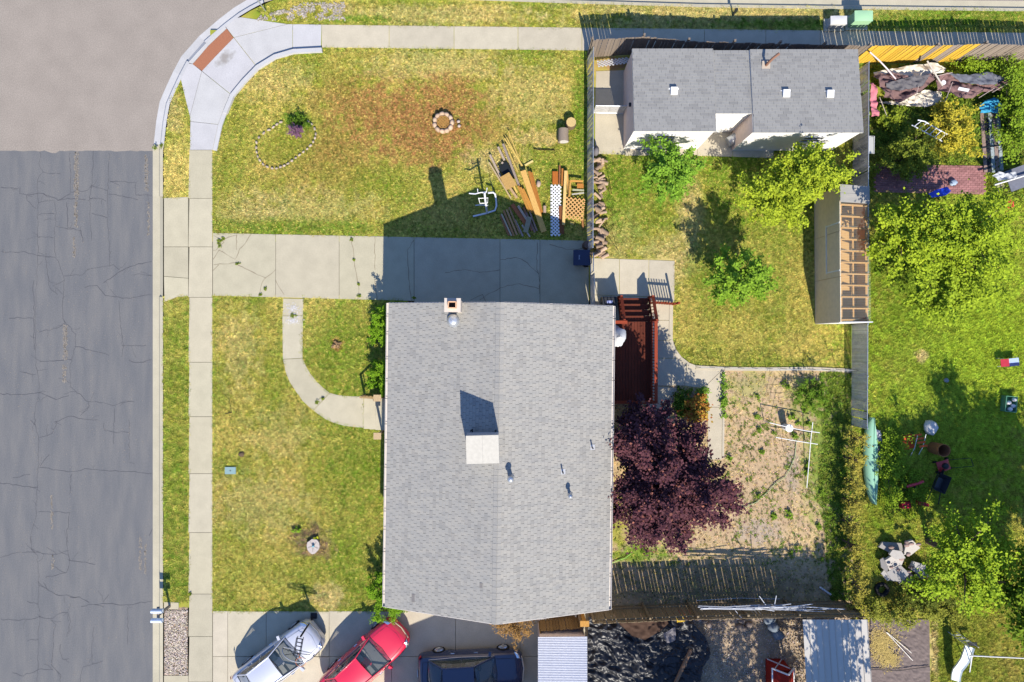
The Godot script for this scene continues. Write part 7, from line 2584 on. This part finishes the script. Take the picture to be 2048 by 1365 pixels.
	for s in [0.1, 0.5]:
		b = MB.new()
		b.tube([Vector3(s, 0.02, 0.75), Vector3(s, 0.45, 0.3), Vector3(s + 0.02, 0.8, -0.35)], 0.016, 6)
		put(b, "leg", M.white_paint, ch)
		b = MB.new()
		b.tube([Vector3(s - 0.2, 0.02, -0.4), Vector3(s - 0.05, 0.5, 0.1)], 0.016, 6)
		put(b, "leg", M.dark_metal, ch)
	tag(put(rock(g(1862, 856, 0.25), Vector3(0.36, 0.26, 0.38), Color(0.72, 0.7, 0.66), 77), "stuffed_bag", M.cloth), "bulging white bag lying behind the orange chair", "bag")
	drum("rusty_barrel", "rusty open barrel standing on the lawn", "barrel", foot(1890, 902, 0.9), 0.29, 0.86, Color(0.34, 0.15, 0.06), Color(0.26, 0.12, 0.06))
	# garden machines
	var mw := thing("lawn_mower", "red and black lawn mower beside the rusty barrel", "lawn mower", g(1882, 930), 0.3)
	b = MB.new()
	b.col = Color(0.4, 0.03, 0.03)
	patch(b, Vector3(-0.3, 0.2, -0.25), Vector3(0.3, 0.2, -0.25), Vector3(0.3, 0.2, 0.25), Vector3(-0.3, 0.2, 0.25), Vector3(0, 0.12, 0), 5)
	put(b, "deck_shell", M.gloss, mw)
	b = MB.new()
	b.lathe([[0.14, 0.22], [0.15, 0.38], [0.1, 0.44], [0.0, 0.45]], Vector3.ZERO, 12)
	put(b, "engine", M.dark_metal, mw)
	for q in [[-0.3, -0.25], [0.3, -0.25], [-0.3, 0.25], [0.3, 0.25]]:
		b = MB.new()
		b.lathe([[0.0, -0.02], [0.1, -0.02], [0.1, 0.02], [0.0, 0.02]], Vector3(q[0], 0.1, q[1]), 12, Basis(Vector3.RIGHT, PI / 2))
		put(b, "wheel", M.rubber, mw)
	b = MB.new()
	for s in [-1, 1]:
		b.tube([Vector3(0.28, 0.25, 0.2 * s), Vector3(0.95, 0.85, 0.2 * s)], 0.014, 5)
	b.tube([Vector3(0.95, 0.85, -0.2), Vector3(0.95, 0.85, 0.2)], 0.016, 5)
	put(b, "handle", M.dark_metal, mw)
	var tl := thing("garden_tiller", "red garden tiller lying in the weeds", "tiller", g(1818, 965), 0.15)
	b = MB.new()
	b.col = Color(0.55, 0.04, 0.06)
	b.tube([Vector3(-0.4, 0.45, 0.06), Vector3(-0.1, 0.5, 0.0), Vector3(0.42, 0.45, -0.06)], 0.075, 8)
	put(b, "housing", M.gloss, tl)
	b = MB.new()
	b.tube([Vector3(0, 0.45, 0), Vector3(0.02, 0.4, 0.35), Vector3(0.1, 0.2, 0.55)], 0.04, 6)
	b.lathe([[0.1, 0.0], [0.14, 0.1], [0.0, 0.2]], Vector3(0.08, 0.05, 0.55), 10)
	put(b, "engine", M.dark_metal, tl)
	for q in [[1806, 1008, 0.42, 0.3, "red fuel can beside the green canoe weeds"], [1840, 1006, 0.5, 0.16, "flat red toolbox in the weeds"]]:
		var cn2 := thing("red_can", q[4], "can", g(q[0], q[1]), R(-0.3, 0.3))
		b = MB.new()
		b.col = Color(0.5, 0.03, 0.05)
		b.box(Vector3(0, 0.16, 0), Vector3(q[2], 0.3, q[3]))
		put(b, "body", M.gloss, cn2)
		b = MB.new()
		b.tube([Vector3(-0.12, 0.31, 0), Vector3(-0.1, 0.38, 0), Vector3(0.1, 0.38, 0), Vector3(0.12, 0.31, 0)], 0.014, 5)
		put(b, "handle", M.dark_metal, cn2)
	var wb := thing("wheelbarrow", "black wheelbarrow standing in the tree shade", "wheelbarrow", g(1868, 965), -0.4)
	b = MB.new()
	b.col = Color(0.03, 0.035, 0.04)
	for j in 4:
		var lo := [Vector3(-0.18, 0.3, -0.3), Vector3(0.18, 0.3, -0.3), Vector3(0.18, 0.3, 0.2), Vector3(-0.18, 0.3, 0.2)]
		var hi := [Vector3(-0.3, 0.6, -0.5), Vector3(0.3, 0.6, -0.5), Vector3(0.3, 0.6, 0.35), Vector3(-0.3, 0.6, 0.35)]
		b.quad(hi[j], hi[(j + 1) % 4], lo[(j + 1) % 4], lo[j])
	b.quad(Vector3(-0.18, 0.3, -0.3), Vector3(0.18, 0.3, -0.3), Vector3(0.18, 0.3, 0.2), Vector3(-0.18, 0.3, 0.2))
	put(b, "tray", M.gloss, wb)
	for s in [-1, 1]:
		b = MB.new()
		b.tube([Vector3(0.1 * s, 0.2, -0.6), Vector3(0.2 * s, 0.32, 0), Vector3(0.27 * s, 0.5, 0.9)], 0.02, 5)
		b.tube([Vector3(0.2 * s, 0.34, 0.2), Vector3(0.2 * s, 0.0, 0.3)], 0.016, 5)
		put(b, "shaft", M.dark_metal, wb)
	b = MB.new()
	b.lathe([[0.0, -0.03], [0.17, -0.03], [0.17, 0.03], [0.0, 0.03]], Vector3(0, 0.17, -0.62), 14, Basis(Vector3.BACK, PI / 2))
	put(b, "wheel", M.rubber, wb)
	# green tub, toy chair, stone
	var tb := thing("storage_tub", "green plastic tub holding white crockery on the bright lawn", "tub", foot(2024, 809, 0.35), -0.1)
	for q in [[-0.26, 0, 0.03, 0.7], [0.26, 0, 0.03, 0.7], [0, -0.36, 0.55, 0.03], [0, 0.36, 0.55, 0.03], [0, 0, 0.5, 0.7]]:
		b = MB.new()
		b.col = Color(0.10, 0.26, 0.16)
		b.box(Vector3(q[0], 0.17 if q[2] < 0.5 or q[3] < 0.5 else 0.03, q[1]), Vector3(q[2], 0.34 if q[2] < 0.5 or q[3] < 0.5 else 0.04, q[3]))
		put(b, "side" if q[2] < 0.5 or q[3] < 0.5 else "base", M.gloss, tb)
	for k in 4:
		tag(put(rock(g(2024, 809, 0.25) + Vector3(R(-0.15, 0.15), 0, -0.22 + k * 0.15), Vector3(0.12, 0.1, 0.1), Color(0.7, 0.68, 0.66), 500 + k), "crockery_bowl", M.plain), "white crockery piece in the green tub", "bowl", "crockery in the green tub")
	var tc := thing("toy_lounger", "small blue and red folding toy lounger on the bright lawn", "chair", foot(2022, 724, 0.35), 0.1)
	b = MB.new()
	b.col = Color(0.5, 0.62, 0.85)
	b.box(Vector3(0.1, 0.33, -0.02), Vector3(0.6, 0.03, 0.26))
	put(b, "seat", M.cloth, tc)
	b = MB.new()
	b.col = Color(0.03, 0.05, 0.16)
	b.box(Vector3(0.08, 0.35, 0.15), Vector3(0.62, 0.03, 0.14))
	put(b, "side_cloth", M.cloth, tc)
	b = MB.new()
	b.col = Color(0.6, 0.05, 0.08)
	b.box(Vector3(-0.3, 0.38, 0.02), Vector3(0.34, 0.03, 0.36), Basis(Vector3.BACK, 0.3))
	put(b, "backrest", M.cloth, tc)
	for q in [[-0.4, -0.2], [0.4, -0.2], [-0.4, 0.2], [0.4, 0.2]]:
		b = MB.new()
		b.tube([Vector3(q[0], 0, q[1]), Vector3(q[0] * 0.8, 0.36, q[1] * 0.9)], 0.012, 5)
		put(b, "leg", M.steel_light, tc)
	tag(put(rock(g(1893, 761, 0.04), Vector3(0.13, 0.09, 0.11), Color(0.3, 0.34, 0.38), 88), "loose_stone", M.stone), "single blue grey stone on the neighbouring lawn", "stone")
	# ---- back corner with the collapsed canopy
	cloth_sheet("canopy_liner", "cream cloth spread from the collapsed canopy", "cloth", [[1746, 146], [1790, 138], [1860, 126], [1894, 136], [1888, 146], [1850, 152], [1800, 158], [1750, 160]], 0.5, 0.12, 0.9, Color(0.80, 0.74, 0.60))
	cloth_sheet("canopy_liner", "cream crumpled cloth on the ground below the canopy", "cloth", [[1756, 206], [1800, 200], [1850, 180], [1880, 186], [1888, 206], [1850, 216], [1800, 212]], 0.12, 0.14, 1.8, Color(0.80, 0.72, 0.58))
	var cc := Color(0.20, 0.125, 0.12)
	cloth_sheet("collapsed_canopy", "brown collapsed canopy roof with a dark sagging middle beside the shed", "canopy", [[1748, 152], [1776, 148], [1830, 162], [1862, 148], [1872, 156], [1846, 180], [1800, 206], [1766, 196], [1756, 176]], 0.55, 0.22, 1.1, cc)
	cloth_sheet("tarp_cloth", "dark grey cloth sagging inside the collapsed canopy", "cloth", [[1770, 168], [1830, 152], [1858, 152], [1846, 172], [1800, 182], [1776, 178]], 0.86, 0.1, 1.4, Color(0.15, 0.145, 0.15))
	cloth_sheet("collapsed_canopy", "brown collapsed canopy side with a white printed patch", "canopy", [[1868, 156], [1896, 146], [1930, 168], [1980, 172], [2018, 158], [2000, 182], [1960, 186], [1944, 198], [1920, 198], [1890, 186], [1872, 176]], 0.45, 0.16, 1.0, Color(0.23, 0.14, 0.135))
	cloth_sheet("tarp_cloth", "slate grey cloth edge of the collapsed canopy in the weeds", "cloth", [[1896, 148], [1940, 150], [1975, 144], [2012, 156], [1990, 170], [1950, 170], [1920, 164]], 0.72, 0.08, 1.2, Color(0.17, 0.18, 0.21))
	b = MB.new()
	b.prism(gg([[1919, 174], [1940, 178], [1937, 184], [1916, 180]], 0.98), Vector3(0, 0.004, 0))
	tag(put(b, "printed_patch", M.white_paint), "white printed patch on the brown canopy side", "patch")
	b = MB.new()
	b.lathe([[0.11, 0.0], [0.11, 0.005], [0.0, 0.006]], g(1888, 165, 0.95), 14)
	tag(put(b, "printed_patch", M.white_paint), "round white emblem on the brown canopy side", "patch")
	rod("canopy_pole", "thick pale pole standing out of the collapsed canopy", "pole", [g(1855, 122, 1.2), g(1886, 172, 1.1)], 0.04, Color(0.55, 0.5, 0.42))
	for q in [[1906, 164, 1890, 205], [1838, 172, 1828, 208], [1990, 176, 1958, 196], [2028, 160, 1985, 185], [1760, 195, 1775, 234], [1905, 145, 1860, 155]]:
		rod("canopy_rod", "thin bent canopy rod in the collapsed heap", "rod", [g(q[0], q[1], 1.0), g(q[2], q[3], 0.8)], 0.014, Color(0.46, 0.38, 0.33), "rods of the collapsed canopy")
	rod("ribbon_strap", "pinkish white strap draped from the shed corner", "strap", [g(1740, 104, 1.6), g(1760, 122, 1.3), g(1775, 138, 1.1), g(1792, 158, 1.0)], 0.035, Color(0.62, 0.5, 0.5))
	cloth_sheet("pink_cloth", "pink cloth hanging over the chain link fence", "cloth", [[1739, 165], [1752, 172], [1754, 205], [1758, 233], [1742, 234]], 0.9, 0.12, 0.9, Color(0.66, 0.22, 0.26))
	cloth_sheet("blue_tarpaulin", "bright blue tarp bundle at the head of the boardwalk", "tarpaulin", [[1958, 215], [1972, 200], [1990, 195], [2001, 208], [2002, 222], [1990, 228], [1962, 226]], 0.35, 0.16, 1.6, Color(0.06, 0.38, 0.60))
	var bw := setting("boardwalk", "weathered blue grey and brown boards laid as a path")
	for k in 5:
		b = MB.new()
		b.col = [Color(0.38, 0.27, 0.23), Color(0.03, 0.035, 0.05), Color(0.42, 0.5, 0.52), Color(0.38, 0.29, 0.26), Color(0.46, 0.53, 0.55)][k]
		b.beam(g(1964 + k * 8, 226, 0.06), g(1972 + k * 8, 345, 0.06), 0.17, 0.04)
		put(b, "plank", M.wood_plain, bw)
	b = MB.new()
	b.col = Color(0.03, 0.04, 0.05)
	b.beam(g(1963, 296, 0.1), g(2000, 291, 0.1), 0.05, 0.03)
	put(b, "plank", M.wood_plain, bw)
	# brick path
	var bp := setting("brick_path", "pink brick path under the neighbouring trees")
	var singles := 0
	var rest := MB.new()
	var brick := []
	for v in 4:
		var q := MB.new()
		q.col = Color(0.45, 0.22, 0.21) * [0.8, 0.92, 1.0, 1.1][v]
		q.box(Vector3.ZERO, Vector3(0.2, 0.05, 0.095))
		brick.append(q.mesh())
	for r in 13:
		for c in 25:
			var px := 1752 + c * 8.8 + (4.4 if r % 2 else 0.0)
			var py := 330 + r * 4.4 + (px - 1752) * 0.02
			if singles < 300:
				var o := shown(brick[rng.randi_range(0, 3)], "brick", M.stone, bp)
				o.position = g(px, py, R(-0.004, 0.006))
				o.rotation.y = R(-0.03, 0.03)
				singles += 1
			else:
				rest.col = Color(0.45, 0.22, 0.21) * R(0.8, 1.1)
				rest.box(g(px, py, 0.0), Vector3(0.2, 0.05, 0.095))
	put(rest, "bricks", M.stone, bp).set_meta("kind", "stuff")
	block([[1748, 326], [1975, 330], [1975, 388], [1748, 384]])
	cloth_sheet("blue_cover", "deep blue cover half hidden under the yard tree", "cover", [[1856, 388], [1872, 380], [1894, 374], [1902, 382], [1890, 392], [1862, 396]], 0.3, 0.1, 1.0, Color(0.015, 0.05, 0.5), M.gloss)
	tag(put(rock(g(1907, 366, 0.12), Vector3(0.2, 0.12, 0.16), Color(0.4, 0.5, 0.62), 91), "stuffed_bag", M.cloth), "small pale blue bag on the brick path", "bag")
	var ld := thing("ladder", "silver metal ladder lying over the weeds", "ladder")
	for q in [[[1824, 250, 0.9], [1885, 283, 0.9]], [[1836, 240, 1.0], [1850, 243, 1.0], [1893, 268, 1.0], [1903, 268, 0.9]]]:
		b = MB.new()
		var pts := []
		for p in q:
			pts.append(g(p[0], p[1], p[2]))
		b.tube(pts, 0.028, 6)
		put(b, "side_rail", M.steel_light, ld)
	for k in 6:
		b = MB.new()
		var u := (k + 0.5) / 6
		b.tube([g(lerpf(1824, 1885, u), lerpf(250, 283, u), 0.9), g(lerpf(1838, 1899, u), lerpf(240, 268, u), 1.0)], 0.02, 5)
		put(b, "rung", M.steel_light, ld)
	# white mesh tray at the shed corner and clutter by the far table
	var tray := thing("wire_tray", "white wire framed tray hanging at the shed corner", "tray", g(1738, 290, 1.3))
	b = MB.new()
	b.tube([Vector3(0, 0, -0.4), Vector3(0.26, 0, -0.4), Vector3(0.24, 0, 0.4), Vector3(0, 0, 0.38), Vector3(0, 0, -0.4)], 0.016, 5)
	put(b, "frame", M.white_paint, tray)
	b = MB.new()
	b.col = Color(0.45, 0.45, 0.42)
	b.box(Vector3(0.12, -0.02, 0), Vector3(0.22, 0.01, 0.74))
	put(b, "panel", M.plain, tray)
	var tbl := thing("garden_table", "cluttered dark garden table under a grey sheet", "table", g(2015, 362))
	b = MB.new()
	b.col = Color(0.2, 0.21, 0.25)
	b.box(Vector3(0.1, 0.7, 0), Vector3(1.3, 0.04, 1.0), Basis(Vector3.UP, 0.35))
	put(b, "tabletop", M.cloth, tbl)
	for q in [[-0.4, -0.4], [0.6, -0.5], [-0.3, 0.4], [0.6, 0.35]]:
		b = MB.new()
		b.tube([Vector3(q[0], 0, q[1]), Vector3(q[0], 0.7, q[1])], 0.025, 6)
		put(b, "leg", M.dark_metal, tbl)
	rod("white_pole", "white pole lying across the cluttered table", "pole", [g(1990, 370, 0.85), g(2048, 352, 0.85), g(2090, 340, 0.85)], 0.04, Color(0.72, 0.7, 0.66))
	cloth_sheet("grey_sheet", "silver grey sheet bunched on the cluttered table", "cloth", [[1984, 352], [1996, 344], [2010, 348], [2030, 344], [2032, 356], [2000, 362]], 0.8, 0.12, 2.0, Color(0.5, 0.52, 0.55))
	cloth_sheet("paving_patch", "bare pale concrete patch beside the cluttered table", "slab", [[1985, 362], [2020, 372], [2018, 392], [1998, 386]], 0.0, 0.01, 1.0, Color(0.6, 0.52, 0.44))
	var crate := thing("red_crate", "red slatted crate beside the cluttered table", "crate", g(2011, 410), 0.15)
	for k in 4:
		b = MB.new()
		b.col = Color(0.6, 0.05, 0.04)
		b.box(Vector3(-0.13 + k * 0.09, 0.3, 0), Vector3(0.06, 0.03, 0.36))
		put(b, "slat", M.gloss, crate)
	b = MB.new()
	b.col = Color(0.5, 0.04, 0.035)
	for s in [-1, 1]:
		b.box(Vector3(0, 0.15, 0.17 * s), Vector3(0.34, 0.27, 0.02))
	put(b, "side", M.gloss, crate)
